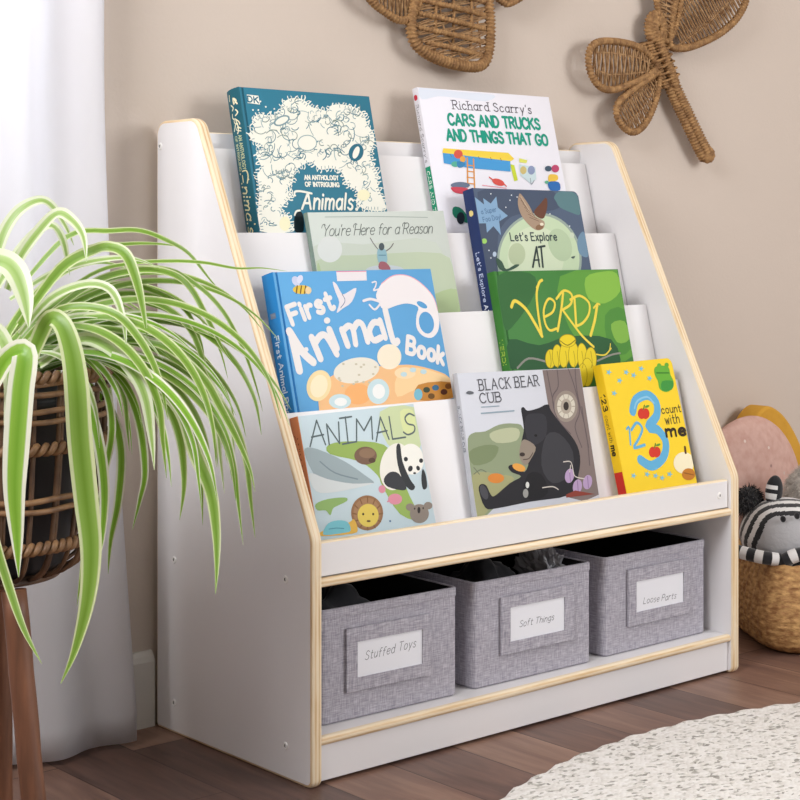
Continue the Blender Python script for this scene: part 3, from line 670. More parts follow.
  ['S','7d8f86',1.51,[202.7,276.5,206.9,274.0,212.7,276.0,214.8,280.7,211.3,283.8]],
  ['S','8fa9ad',1.58,[224.0,268.6,221.3,268.8,219.5,270.1,219.2,272.3,220.5,274.4]],
  ['S','7d8f86',1.06,[230.5,280.5,234.2,283.3,236.7,286.8,237.5,290.4,236.4,293.8]],
  ['S','8fa9ad',0.94,[227.7,280.5,222.8,279.5,218.2,280.2,215.0,282.6,213.8,286.1]],
  ['S','8fa9ad',1.4,[224.9,280.1,224.7,277.7,222.2,275.8,219.1,275.9,217.8,277.8]],
  ['S','5f858f',1.62,[227.9,275.7,222.8,275.5,220.0,278.5,221.5,282.6,226.1,285.2]],
  ['S','2a6b80',1.05,[234.9,278.9,234.4,276.8,232.4,275.1,229.8,274.5,227.6,275.2]],
  ['S','2a6b80',1.24,[220.0,275.3,217.6,276.9,214.8,278.0,211.6,278.6,208.2,278.7]],
  ['S','7d8f86',1.42,[223.7,276.0,225.0,273.7,228.0,272.8,231.5,273.6,234.2,275.8]],
  ['S','5f858f',1.54,[182.8,256.3,177.0,256.1,172.2,258.0,169.7,261.8,170.0,266.4]],
  ['S','5f858f',1.44,[175.6,245.3,181.4,246.6,184.2,251.0,181.8,254.7,176.1,254.5]],
  ['S','5f858f',1.33,[171.0,251.9,175.7,254.1,180.7,255.2,185.7,255.4,190.3,254.5]],
  ['S','2a6b80',0.83,[178.5,255.4,175.9,252.5,171.8,252.1,169.6,254.4,171.2,257.6]],
  ['S','2a6b80',1.26,[173.2,251.5,167.6,251.5,162.4,248.6,160.1,244.1,161.6,240.0]],
  ['S','8fa9ad',1.57,[175.0,258.7,173.3,263.5,170.0,267.5,165.2,270.3,159.4,271.7]],
  ['S','2a6b80',1.24,[182.0,253.6,183.9,249.9,182.8,245.6,179.1,241.8,173.8,239.8]],
  ['S','7d8f86',1.39,[178.0,242.5,183.5,243.3,188.2,246.3,190.5,250.6,189.6,254.7]],
  ['S','7d8f86',1.5,[185.3,253.4,187.6,257.9,185.6,261.7,180.3,262.6,175.0,260.2]],
  ['S','2a6b80',1.26,[175.6,250.4,179.8,248.9,182.7,246.1,183.5,242.3,182.3,238.3]],
  ['S','2a6b80',1.04,[179.5,252.5,178.3,255.2,179.2,258.4,182.0,261.1,185.9,262.4]],
  ['S','8fa9ad',1.44,[195.3,246.0,200.6,246.6,204.6,249.9,205.0,254.0,201.7,256.6]],
  ['S','5f858f',1.16,[206.5,252.9,200.3,255.5,192.6,253.4,187.9,247.9,188.7,242.1]],
  ['S','8fa9ad',0.93,[214.6,243.8,220.7,240.2,228.1,238.2,236.3,238.0,244.9,239.6]],
  ['S','7d8f86',1.56,[196.7,253.3,195.7,259.1,191.1,263.2,184.1,264.5,176.5,262.9]],
  ['S','7d8f86',1.43,[211.6,234.9,207.4,235.2,204.3,237.2,203.2,240.4,204.4,243.9]],
  ['S','5f858f',1.57,[207.2,234.7,205.7,230.9,202.9,227.5,199.1,224.7,194.6,222.9]],
  ['S','7d8f86',0.82,[193.6,247.0,191.1,243.8,187.5,241.1,183.2,239.4,178.8,238.8]],
  ['S','7d8f86',1.27,[206.0,244.2,208.8,240.4,208.3,235.6,204.8,231.3,199.2,228.5]],
  ['S','2a6b80',0.98,[207.0,250.6,214.3,249.9,220.2,254.7,219.3,260.4,212.3,261.7]],
  ['S','5f858f',1.68,[215.6,253.4,216.9,247.9,216.4,242.1,214.2,236.2,210.5,230.6]],
  ['S','2a6b80',1.1,[193.9,239.7,195.1,244.6,200.9,247.5,206.2,245.6,206.2,240.8]],
  ['S','2a6b80',1.04,[243.7,233.8,245.7,235.9,246.7,238.4,246.5,240.7,245.2,242.6]],
  ['S','8fa9ad',1.33,[232.7,228.2,232.0,225.6,229.2,223.7,226.0,223.7,224.1,225.5]],
  ['S','7d8f86',1.15,[235.1,228.2,240.3,231.6,246.5,232.8,252.1,231.5,255.4,227.9]],
  ['S','7d8f86',1.25,[228.5,224.2,233.9,225.0,236.9,222.1,235.0,217.9,229.8,216.2]],
  ['S','5f858f',0.84,[233.2,230.2,238.2,228.5,244.0,230.5,247.0,235.0,245.2,239.1]],
  ['S','8fa9ad',1.24,[231.5,226.0,226.6,225.7,222.2,226.5,218.6,228.5,216.2,231.4]],
  ['S','5f858f',1.47,[242.2,233.9,244.5,235.9,244.5,238.3,242.1,239.5,239.0,238.6]],
  ['S','2a6b80',0.91,[231.2,232.9,234.4,231.1,238.8,232.2,241.3,235.4,240.2,238.5]],
  ['S','8fa9ad',1.21,[243.7,233.4,238.6,233.3,233.5,232.1,228.9,229.7,225.1,226.5]],
  ['S','7d8f86',1.34,[227.6,228.9,226.9,231.2,226.6,233.5,226.8,236.0,227.5,238.5]],
  ['S','7d8f86',1.29,[231.0,236.8,237.4,238.0,242.5,235.9,244.0,231.3,241.1,226.4]],
  ['S','2a6b80',0.85,[190.0,220.3,190.4,225.0,194.1,229.2,199.8,231.3,205.4,230.5]],
  ['S','5f858f',1.22,[185.0,220.4,189.2,219.0,193.7,221.2,194.6,225.2,191.0,227.3]],
  ['S','7d8f86',1.38,[184.5,209.2,181.9,212.1,177.9,213.7,173.0,213.8,168.2,212.3]],
  ['S','8fa9ad',1.64,[177.6,212.1,176.5,214.7,176.7,217.5,177.9,220.4,180.2,223.0]],
  ['S','8fa9ad',1.47,[171.1,217.6,169.2,212.6,168.3,207.5,168.5,202.6,169.8,198.0]],
  ['S','7d8f86',1.66,[182.0,210.6,178.5,210.4,176.1,208.1,176.7,205.5,179.8,204.7]],
  ['S','7d8f86',1.25,[185.6,215.7,184.1,219.7,187.8,223.6,193.4,224.0,196.0,220.6]],
  ['S','2a6b80',0.98,[181.4,211.3,182.5,214.9,180.4,217.7,176.2,218.3,171.9,216.4]],
  ['S','2a6b80',1.27,[180.7,212.6,183.5,208.4,189.1,206.6,195.8,207.7,201.3,211.6]],
  ['S','7d8f86',1.26,[176.7,216.8,175.9,221.3,171.2,223.3,165.3,221.7,161.9,217.3]],
  ['S','2a6b80',1.31,[189.3,210.8,185.2,214.0,180.0,216.1,174.1,217.0,167.8,216.8]],
  ['S','8fa9ad',1.18,[192.6,198.6,190.7,196.5,187.9,195.2,184.9,195.2,182.7,196.5]],
  ['S','5f858f',0.92,[202.3,204.1,207.9,205.9,212.9,209.1,216.6,213.1,218.7,217.7]],
  ['S','5f858f',1.3,[211.1,202.6,207.2,202.9,203.4,201.2,201.3,198.2,201.8,195.2]],
  ['S','8fa9ad',0.92,[193.7,206.6,193.9,203.5,196.8,201.6,200.9,202.1,204.2,204.6]],
  ['S','5f858f',1.24,[199.5,202.6,200.7,200.6,200.8,198.3,199.8,195.9,198.0,193.8]],
  ['S','5f858f',0.82,[190.8,192.9,187.0,189.9,182.7,187.5,178.0,185.7,173.2,184.5]],
  ['S','8fa9ad',1.43,[208.6,195.1,211.3,193.9,213.0,191.8,213.5,189.3,212.7,186.6]],
  ['S','5f858f',1.63,[202.0,191.2,200.2,193.2,197.2,194.0,193.8,193.4,190.9,191.7]],
  ['S','2a6b80',1.4,[204.5,192.1,204.9,195.3,208.5,197.4,212.3,196.5,212.8,193.4]],
  ['S','8fa9ad',1.56,[207.6,200.8,208.4,203.4,207.2,205.6,204.6,206.6,201.3,206.2]],
  ['S','7d8f86',1.05,[191.3,190.4,191.6,188.1,193.1,186.3,195.4,185.3,198.3,185.1]],
  ['S','5f858f',0.92,[216.6,183.7,212.2,183.5,208.1,184.3,204.8,186.1,202.5,188.7]],
  ['S','5f858f',1.2,[224.6,188.7,222.6,191.2,223.5,194.5,227.0,196.8,231.2,197.0]],
  ['S','5f858f',0.9,[221.6,184.0,221.3,181.8,220.2,179.6,218.5,177.7,216.2,176.2]],
  ['S','8fa9ad',1.63,[221.8,174.8,226.3,175.7,230.0,174.3,231.2,171.1,229.3,167.6]],
  ['S','7d8f86',1.03,[221.4,180.7,220.9,178.5,222.2,176.7,224.8,176.1,227.6,176.9]],
  ['S','8fa9ad',0.93,[219.3,185.5,223.8,188.2,228.8,190.0,234.0,190.7,239.0,190.2]],
  ['S','5f858f',1.49,[219.9,187.8,215.6,190.1,210.1,188.6,207.3,184.4,209.3,180.6]],
  ['S','8fa9ad',1.32,[231.0,189.8,233.6,192.4,237.4,192.5,239.0,190.1,237.0,187.3]],
  ['S','7d8f86',0.85,[219.4,174.2,222.3,175.5,225.4,176.4,228.5,176.9,231.6,176.9]],
  ['S','5f858f',0.97,[229.7,185.9,227.4,186.9,225.8,188.5,225.2,190.6,225.6,192.9]],
  ['S','7d8f86',1.17,[222.1,177.8,226.0,179.9,228.4,183.1,228.7,186.6,226.9,189.4]],
  ['S','5f858f',0.9,[46.6,169.6,47.6,167.0,50.3,165.6,53.8,165.9,56.9,167.7]],
  ['S','5f858f',1.17,[47.9,177.9,50.2,174.2,55.3,173.4,60.4,175.9,62.5,180.2]],
  ['S','2a6b80',1.11,[41.7,175.7,39.7,172.6,41.3,170.0,45.2,170.0,48.0,172.6]],
  ['S','5f858f',1.25,[36.1,172.7,36.9,170.6,39.2,169.4,42.0,169.8,44.4,171.4]],
  ['S','2a6b80',1.19,[32.2,165.5,35.6,165.2,37.9,163.3,38.2,160.5,36.4,157.7]],
  ['S','5f858f',1.37,[50.3,172.9,52.2,175.8,55.9,176.6,58.4,174.7,57.4,171.6]],
  ['S','8fa9ad',1.54,[48.5,168.4,51.5,167.4,54.3,166.1,56.9,164.6,59.1,162.7]],
  ['S','5f858f',1.37,[37.0,168.1,34.7,168.8,32.1,168.0,30.5,166.1,30.6,164.0]],
  ['S','5f858f',0.98,[31.3,165.9,27.8,168.5,25.1,171.7,23.4,175.4,22.8,179.5]],
  ['S','7d8f86',1.39,[46.9,177.1,47.9,173.2,52.5,171.9,57.2,174.2,58.6,178.5]],
  ['S','8fa9ad',1.47,[42.1,171.2,40.6,174.6,39.9,178.2,39.9,182.0,40.6,185.8]],
  ['S','7d8f86',1.12,[17.9,143.2,19.5,145.7,22.2,147.6,25.4,148.6,28.6,148.5]],
  ['S','5f858f',1.27,[17.8,143.1,15.4,144.2,12.6,144.5,9.6,143.9,7.0,142.6]],
  ['S','5f858f',1.05,[21.3,148.4,20.5,150.2,18.2,150.7,16.0,149.4,15.4,147.4]],
  ['S','7d8f86',1.21,[19.4,148.7,17.8,150.3,18.7,152.5,21.3,153.5,23.5,152.5]],
  ['S','2a6b80',1.11,[24.6,140.9,27.3,142.4,30.4,143.0,33.2,142.4,35.3,140.8]],
  ['S','8fa9ad',1.16,[19.7,148.1,17.7,145.3,14.3,143.3,10.6,142.9,7.4,144.1]],
  ['S','2a6b80',0.84,[28.1,141.4,30.2,140.6,32.2,139.5,33.8,138.2,35.0,136.6]],
  ['S','5f858f',0.92,[25.9,150.8,27.9,152.3,30.4,152.1,31.5,150.5,30.4,148.5]],
  ['S','2a6b80',1.15,[33.7,127.4,30.1,129.1,25.9,129.8,21.4,129.5,17.0,128.2]],
  ['S','5f858f',0.93,[35.1,128.1,32.5,128.6,31.1,130.4,31.5,132.7,33.6,134.5]],
  ['S','5f858f',1.37,[29.3,119.5,27.3,116.8,28.0,114.1,31.0,112.9,34.5,114.0]],
  ['S','7d8f86',1.27,[22.2,124.5,26.2,127.3,29.3,130.7,31.3,134.5,32.0,138.4]],
  ['S','8fa9ad',1.24,[28.4,124.8,26.5,123.9,24.4,124.3,23.5,125.7,24.0,127.4]],
  ['S','8fa9ad',1.21,[22.4,122.0,21.2,120.5,19.4,119.3,17.4,118.8,15.4,118.8]],
  ['S','8fa9ad',0.89,[33.2,129.2,36.0,129.0,38.2,130.9,37.7,133.2,35.1,133.8]],
  ['S','7d8f86',1.09,[21.7,120.4,18.7,121.2,15.5,120.2,13.3,117.9,13.2,115.2]],
  ['S','5f858f',1.21,[19.1,91.1,22.6,90.3,26.2,90.0,30.0,90.3,33.7,91.1]],
  ['S','5f858f',1.31,[22.3,97.6,20.3,97.1,18.4,97.4,16.9,98.3,16.2,99.7]],
  ['S','8fa9ad',1.14,[20.8,96.0,23.3,94.1,26.3,92.7,29.7,91.9,33.3,91.6]],
  ['S','8fa9ad',1.25,[12.3,99.8,9.7,97.1,6.8,94.6,3.5,92.4,1.0,90.6]],
  ['S','5f858f',1.48,[21.1,94.0,19.6,93.0,19.2,91.5,20.2,90.4,22.0,90.3]],
  ['S','2a6b80',1.21,[14.3,91.6,15.6,93.2,15.2,94.9,13.3,95.7,11.2,95.0]],
  ['S','8fa9ad',0.98,[15.8,101.4,13.6,102.9,10.5,102.9,7.8,101.2,6.7,98.8]],
  ['S','2a6b80',1.26,[21.6,94.3,23.3,93.5,25.3,93.4,27.3,93.9,28.9,95.1]],
  ['S','7d8f86',1.35,[68.0,168.6,70.9,166.1,75.2,165.5,79.7,167.1,82.8,170.3]],
  ['S','7d8f86',1.45,[56.4,166.3,59.9,165.9,63.6,166.8,66.7,168.9,68.6,171.8]],
  ['S','5f858f',1.11,[58.8,172.0,62.3,168.9,67.8,169.0,72.6,172.1,74.0,176.7]],
  ['S','2a6b80',0.82,[70.5,170.7,70.4,168.4,72.2,167.0,75.0,167.2,77.3,168.9]],
  ['S','5f858f',1.24,[57.6,169.8,60.3,168.0,59.7,164.8,56.3,162.9,52.8,163.7]],
  ['S','2a6b80',0.76,[59.2,171.3,60.9,175.1,65.2,177.4,69.8,176.9,72.1,173.9]],
  ['S','8fa9ad',1.27,[63.8,176.6,63.3,174.6,61.0,173.4,58.8,173.9,58.1,175.8]],
  ['S','5f858f',1.11,[56.4,166.5,54.0,164.9,51.2,165.0,49.8,166.8,50.6,169.1]],
  ['S','5f858f',1.25,[65.7,177.9,68.5,175.4,73.1,175.5,76.8,178.2,77.6,182.0]],
  ['S','2a6b80',1.35,[63.1,164.2,58.4,165.5,53.5,163.1,52.0,158.9,54.8,155.7]],
  ['S','7d8f86',0.94,[70.9,176.8,69.5,178.8,66.5,179.3,63.6,178.1,61.9,175.7]],
  ['S','8fa9ad',1.05,[229.7,162.9,226.7,160.8,223.5,158.9,220.1,157.3,216.5,156.0]],
  ['S','2a6b80',0.94,[221.5,152.3,225.9,154.7,229.7,157.8,232.6,161.4,234.6,165.2]],
  ['S','5f858f',1.54,[222.9,158.8,220.5,159.4,219.3,161.1,220.1,163.3,222.3,164.8]],
  ['S','8fa9ad',1.65,[233.2,154.2,234.6,152.2,236.4,150.4,238.7,149.0,241.3,147.9]],
  ['S','8fa9ad',0.83,[220.7,152.6,218.9,154.3,215.8,153.8,214.1,151.5,215.4,149.5]],
  ['S','8fa9ad',0.81,[224.6,153.0,226.4,149.8,226.1,146.1,223.8,142.6,219.9,140.0]],
  ['S','8fa9ad',1.21,[221.3,156.3,219.0,159.0,220.8,162.5,225.3,163.9,228.8,162.0]],
  ['S','7d8f86',1.59,[227.6,152.3,224.1,149.7,223.6,146.3,226.4,144.1,230.8,144.5]],
  ['S','2a6b80',1.35,[216.7,138.5,216.1,140.6,217.1,142.8,219.4,144.4,222.3,144.9]],
  ['S','2a6b80',0.84,[216.3,136.1,213.9,136.3,211.4,135.8,209.2,134.6,207.6,132.9]],
  ['S','8fa9ad',1.63,[223.9,133.8,225.6,131.6,229.3,132.0,231.3,134.6,229.9,136.9]],
  ['S','2a6b80',1.0,[226.4,136.5,228.3,137.8,229.3,139.5,229.1,141.2,227.9,142.5]],
  ['S','5f858f',1.28,[223.5,140.5,220.7,141.8,220.6,144.5,223.1,146.7,226.7,147.0]],
  ['S','5f858f',1.39,[216.5,139.1,217.6,141.7,217.7,144.3,216.8,146.7,214.8,148.6]],
  ['S','2a6b80',1.56,[223.7,136.8,219.7,135.3,216.2,136.6,215.8,139.8,218.8,142.5]],
  ['S','8fa9ad',1.18,[215.1,132.0,212.3,131.6,210.0,130.1,209.1,128.0,210.0,126.0]],
  ['S','eeeee2',1.23,[3.1,84.2,1.0,83.5,1.0,82.1]],
  ['S','2a6b80',0.8,[7.1,84.5,2.3,84.1]],
  ['S','eeeee2',1.14,[3.5,88.9,1.0,89.7,1.0,92.4]],
  ['S','2a6b80',0.8,[7.5,89.2,2.7,88.9]],
  ['S','eeeee2',1.48,[3.8,93.6,1.0,93.1,1.0,92.2]],
  ['S','2a6b80',0.8,[7.8,94.0,3.0,93.6]],
  ['S','eeeee2',2.01,[4.1,98.4,1.0,97.6,1.0,96.3]],
  ['S','eeeee2',1.37,[4.4,103.1,1.0,102.9,1.0,103.2]],
  ['S','eeeee2',1.68,[4.8,107.8,1.4,107.6,1.0,107.5]],
  ['S','2a6b80',0.81,[8.8,108.2,4.0,107.8]],
  ['S','eeeee2',1.23,[5.1,112.6,1.0,112.3,1.0,112.7]],
  ['S','2a6b80',0.81,[9.1,112.9,4.3,112.5]],
  ['S','eeeee2',1.52,[5.4,117.3,1.0,115.8,1.0,112.4]],
  ['S','eeeee2',1.62,[6.1,121.7,1.9,123.1,1.0,126.4]],
  ['S','2a6b80',0.81,[10.0,121.6,5.3,121.7]],
  ['S','eeeee2',1.56,[7.2,126.1,3.7,126.2,2.3,125.9]],
  ['S','eeeee2',1.63,[8.3,130.6,3.6,131.6,2.0,134.1]],
  ['S','2a6b80',0.81,[12.3,130.4,7.5,130.6]],
  ['S','eeeee2',1.46,[9.4,135.0,6.0,135.7,5.1,137.4]],
  ['S','2a6b80',0.81,[13.4,134.9,8.6,135.0]],
  ['S','eeeee2',1.31,[10.5,139.4,5.4,139.7,3.1,140.1]],
  ['S','eeeee2',2.21,[11.6,143.9,8.2,145.0,7.5,147.7]],
  ['S','eeeee2',1.73,[12.2,148.7,7.5,147.7,5.4,146.5]],
  ['S','eeeee2',1.48,[12.2,153.3,8.3,153.1,6.7,153.8]],
  ['S','2a6b80',0.81,[16.3,153.9,11.4,153.2]],
  ['S','eeeee2',1.48,[12.2,158.0,8.7,158.0,7.5,159.3]],
  ['S','2a6b80',0.81,[16.3,158.6,11.4,157.9]],
  ['S','eeeee2',1.92,[12.2,162.7,7.4,162.8,5.2,164.9]],
  ['S','eeeee2',1.27,[12.3,167.3,6.2,167.3,3.3,169.1]],
  ['S','eeeee2',1.42,[14.3,171.3,9.3,173.2,5.5,172.7]],
  ['S','eeeee2',1.97,[19.2,176.4,13.9,178.1,9.5,176.9]],
  ['S','eeeee2',1.39,[21.4,182.4,17.0,180.3,15.5,178.0]],
  ['S','2a6b80',0.82,[25.4,183.7,20.6,182.2]],
  ['S','eeeee2',1.4,[20.2,186.8,14.3,185.6,11.1,186.2]],
  ['S','eeeee2',2.11,[18.9,191.3,13.5,188.9,11.2,186.6]],
  ['S','eeeee2',1.5,[17.8,196.3,14.4,195.1,13.2,194.2]],
  ['S','2a6b80',0.82,[21.9,197.3,17.0,196.1]],
  ['S','eeeee2',2.17,[16.8,202.1,11.8,200.6,9.5,199.5]],
  ['S','2a6b80',0.82,[20.9,203.2,16.0,201.9]],
  ['S','eeeee2',1.13,[18.2,205.8,15.8,209.1,16.7,212.4]],
  ['S','2a6b80',0.82,[20.8,203.7,17.6,206.2]],
  ['S','eeeee2',2.06,[22.9,209.9,19.3,213.3,18.3,215.6]],
  ['S','2a6b80',0.82,[25.6,207.8,22.3,210.3]],
  ['S','eeeee2',1.48,[27.6,214.0,23.3,216.4,20.1,216.5]],
  ['S','2a6b80',0.82,[30.3,211.9,27.1,214.4]],
  ['S','eeeee2',1.87,[27.3,218.9,24.0,215.3,20.5,214.4]],
  ['S','eeeee2',1.54,[22.6,220.4,20.1,217.4,17.9,216.6]],
  ['S','eeeee2',1.56,[17.8,221.9,16.1,217.6,17.2,215.1]],
  ['S','eeeee2',1.35,[13.1,223.4,11.2,219.1,11.9,216.6]],
  ['S','eeeee2',1.99,[11.2,225.5,7.7,224.7,6.3,224.5]],
  ['S','2a6b80',0.82,[15.3,226.4,10.4,225.3]],
  ['S','eeeee2',2.03,[10.7,229.9,7.2,230.2,5.6,232.9]],
  ['S','eeeee2',1.65,[10.1,234.4,4.5,233.8,1.7,235.1]],
  ['S','eeeee2',1.94,[11.6,236.5,9.8,241.0,10.1,243.8]],
  ['S','2a6b80',0.82,[13.1,233.6,11.3,237.0]],
  ['S','eeeee2',2.0,[17.0,239.2,15.7,242.0,15.5,243.2]],
  ['S','2a6b80',0.82,[18.6,236.4,16.7,239.8]],
  ['S','eeeee2',1.17,[19.7,245.2,13.7,243.9,10.0,245.3]],
  ['S','eeeee2',1.76,[17.7,251.1,12.6,248.6,10.6,246.4]],
  ['S','2a6b80',0.83,[21.7,252.6,16.9,250.7]],
  ['S','eeeee2',1.6,[18.6,254.6,16.5,257.7,17.6,260.9]],
  ['S','2a6b80',0.83,[21.3,252.5,18.1,255.0]],
  ['S','eeeee2',1.7,[23.3,258.8,20.9,261.3,20.8,263.2]],
  ['S','2a6b80',0.83,[26.0,256.7,22.8,259.2]],
  ['S','eeeee2',2.18,[28.1,263.0,25.1,265.7,24.4,267.5]],
  ['S','2a6b80',0.83,[30.8,260.9,27.5,263.4]],
  ['S','eeeee2',1.42,[32.3,264.4,32.5,267.7,30.9,269.0]],
  ['S','2a6b80',0.83,[31.3,261.0,32.5,265.1]],
  ['S','eeeee2',1.65,[39.0,264.2,39.0,267.3,36.8,268.6]],
  ['S','2a6b80',0.83,[38.0,260.7,39.2,264.9]],
  ['S','eeeee2',1.46,[45.8,264.0,48.0,267.7,51.6,269.2]],
  ['S','2a6b80',0.84,[44.8,260.5,46.0,264.6]],
  ['S','eeeee2',2.25,[53.2,264.6,53.5,269.1,55.0,271.5]],
  ['S','2a6b80',0.84,[53.4,261.3,53.1,265.3]],
  ['S','eeeee2',1.31,[60.2,266.1,60.7,269.5,62.6,271.2]],
  ['S','2a6b80',0.84,[60.5,262.8,60.2,266.8]],
  ['S','eeeee2',1.47,[67.4,267.6,66.3,270.3,63.8,270.8]],
  ['S','eeeee2',2.25,[73.5,271.8,67.3,271.7,63.2,269.3]],
  ['S','2a6b80',0.85,[77.4,271.2,72.7,271.9]],
  ['S','eeeee2',1.5,[75.7,276.5,71.2,276.0,68.1,273.1]],
  ['S','2a6b80',0.85,[79.6,275.9,74.9,276.6]],
  ['S','eeeee2',1.77,[77.9,281.2,74.0,282.4,72.9,284.2]],
  ['S','2a6b80',0.85,[81.8,280.6,77.2,281.3]],
  ['S','eeeee2',1.88,[81.4,284.7,79.4,289.3,80.7,293.0]],
  ['S','2a6b80',0.85,[83.4,282.0,81.0,285.2]],
  ['S','eeeee2',2.03,[87.6,288.4,84.2,290.6,80.2,290.0]],
  ['S','eeeee2',1.72,[93.8,292.3,91.6,296.0,91.6,298.4]],
  ['S','2a6b80',0.86,[95.9,289.6,93.4,292.8]],
  ['S','eeeee2',1.26,[98.9,293.8,99.3,297.6,98.0,299.2]],
  ['S','2a6b80',0.86,[97.9,290.3,99.1,294.5]],
  ['S','eeeee2',1.68,[105.2,293.7,107.6,298.0,111.6,299.9]],
  ['S','eeeee2',1.76,[111.5,293.6,112.3,296.7,112.5,297.8]],
  ['S','2a6b80',0.86,[110.5,290.1,111.7,294.3]],
  ['S','eeeee2',1.97,[117.8,293.6,119.4,298.7,120.6,301.1]],
  ['S','eeeee2',2.16,[121.9,292.4,126.2,297.3,126.5,301.0]],
  ['S','2a6b80',0.87,[118.6,289.6,122.5,293.0]],
  ['S','eeeee2',1.3,[125.6,289.6,130.6,292.8,134.4,293.3]],
  ['S','2a6b80',0.87,[122.3,286.8,126.3,290.1]],
  ['S','eeeee2',2.16,[129.3,286.7,134.2,290.8,136.8,292.6]],
  ['S','2a6b80',0.87,[126.0,283.9,130.0,287.3]],
  ['S','eeeee2',1.3,[133.1,283.9,137.2,287.1,139.3,288.4]],
  ['S','eeeee2',1.37,[138.3,281.7,140.4,285.2,142.0,286.4]],
  ['S','eeeee2',1.96,[143.9,280.9,146.7,285.1,149.5,286.7]],
  ['S','eeeee2',1.67,[149.4,280.0,149.6,283.1,146.9,284.5]],
  ['S','2a6b80',0.87,[147.7,276.5,149.8,280.7]],
  ['S','eeeee2',1.6,[155.0,279.1,157.3,283.2,159.1,284.8]],
  ['S','2a6b80',0.88,[153.3,275.6,155.3,279.8]],
  ['S','eeeee2',1.8,[160.6,278.2,161.8,281.9,161.2,283.6]],
  ['S','eeeee2',2.03,[166.2,277.4,168.7,280.6,171.8,281.6]],
  ['S','2a6b80',0.88,[164.5,273.9,166.5,278.1]],
  ['S','eeeee2',2.22,[172.7,280.2,168.2,281.9,166.8,283.6]],
  ['S','2a6b80',0.88,[176.6,279.1,172.0,280.4]],
  ['S','eeeee2',1.54,[175.8,284.7,171.0,286.0,168.6,286.2]],
  ['S','eeeee2',2.13,[179.5,286.7,180.1,290.3,181.5,292.0]],
  ['S','eeeee2',1.46,[187.0,287.9,187.4,291.2,188.3,292.6]],
  ['S','eeeee2',2.28,[194.5,289.2,194.3,292.0,193.5,292.9]],
  ['S','2a6b80',0.89,[194.5,285.6,194.6,289.9]],
  ['S','eeeee2',1.48,[200.7,289.3,202.9,292.9,205.0,294.1]],
  ['S','eeeee2',1.72,[206.7,288.5,208.4,292.1,209.1,293.6]],
  ['S','2a6b80',0.89,[204.9,284.9,207.0,289.2]],
  ['S','eeeee2',1.89,[212.7,287.6,214.4,290.7,215.5,291.8]],
  ['S','2a6b80',0.9,[211.0,284.0,213.0,288.3]],
  ['S','eeeee2',1.82,[218.7,286.7,219.1,290.4,216.0,292.3]],
  ['S','2a6b80',0.9,[217.0,283.1,219.1,287.4]],
  ['S','eeeee2',1.95,[224.8,285.8,227.2,290.0,229.0,291.8]],
  ['S','2a6b80',0.9,[223.1,282.2,225.2,286.5]],
  ['S','eeeee2',1.92,[229.1,284.2,233.7,287.5,236.6,288.4]],
  ['S','2a6b80',0.9,[225.6,281.3,229.8,284.7]],
  ['S','eeeee2',1.98,[233.0,281.2,235.4,283.9,235.2,285.7]],
  ['S','2a6b80',0.9,[229.5,278.4,233.7,281.8]],
  ['S','eeeee2',2.13,[236.9,278.3,242.5,281.6,247.0,281.8]],
  ['S','2a6b80',0.9,[233.4,275.4,237.6,278.9]],
  ['S','eeeee2',2.36,[240.8,275.4,245.9,278.5,249.9,278.6]],
  ['S','2a6b80',0.91,[237.3,272.5,241.5,276.0]],
  ['S','eeeee2',1.88,[242.6,272.3,248.2,274.3,250.5,276.6]],
  ['S','2a6b80',0.91,[238.0,271.2,243.5,272.5]],
  ['S','eeeee2',1.46,[243.2,267.5,249.7,270.1,252.6,273.6]],
  ['S','eeeee2',2.46,[243.7,262.8,250.1,264.8,253.0,267.0]],
  ['S','eeeee2',2.13,[246.0,257.6,250.8,261.7,251.4,265.7]],
  ['S','2a6b80',0.91,[242.0,255.3,246.8,258.1]],
  ['S','eeeee2',1.56,[249.6,253.0,252.7,255.7,252.5,258.3]],
  ['S','eeeee2',1.56,[253.2,248.4,257.6,250.6,259.6,251.2]],
  ['S','2a6b80',0.91,[249.1,246.0,254.0,248.8]],
  ['S','eeeee2',1.3,[254.6,243.8,259.7,245.7,259.7,249.4]],
  ['S','2a6b80',0.91,[250.0,243.2,255.5,243.9]],
  ['S','eeeee2',1.26,[254.1,237.8,258.5,238.5,259.7,239.4]],
  ['S','2a6b80',0.91,[249.5,237.3,255.1,237.9]],
  ['S','eeeee2',2.16,[253.7,231.8,258.3,232.0,259.7,231.2]],
  ['S','eeeee2',2.03,[252.1,227.2,257.7,225.2,259.7,223.6]],
  ['S','eeeee2',1.66,[249.0,222.7,253.7,221.3,255.8,220.8]],
  ['S','2a6b80',0.9,[245.0,223.8,249.8,222.4]],
  ['S','eeeee2',1.97,[245.8,218.1,248.8,216.4,248.8,214.3]],
  ['S','eeeee2',1.57,[242.6,213.5,247.0,213.0,249.7,214.2]],
  ['S','2a6b80',0.9,[238.7,214.7,243.4,213.3]],
  ['S','eeeee2',1.69,[241.2,208.1,245.5,208.8,247.3,208.2]],
  ['S','2a6b80',0.9,[236.7,206.9,242.1,208.3]],
  ['S','eeeee2',1.29,[242.0,203.7,246.9,204.8,249.0,205.0]],
  ['S','eeeee2',2.15,[242.8,199.3,249.5,200.8,252.9,201.0]],
  ['S','2a6b80',0.9,[238.3,198.1,243.7,199.5]],
  ['S','eeeee2',2.19,[243.6,194.9,247.7,195.2,249.4,193.9]],
  ['S','2a6b80',0.9,[239.1,193.7,244.6,195.1]],
  ['S','eeeee2',2.03,[245.1,190.3,249.2,192.5,250.2,194.7]],
  ['S','2a6b80',0.9,[240.7,188.6,246.0,190.6]],
  ['S','eeeee2',1.61,[247.0,185.9,253.6,187.8,257.4,187.4]],
  ['S','2a6b80',0.9,[242.7,184.2,247.9,186.2]],
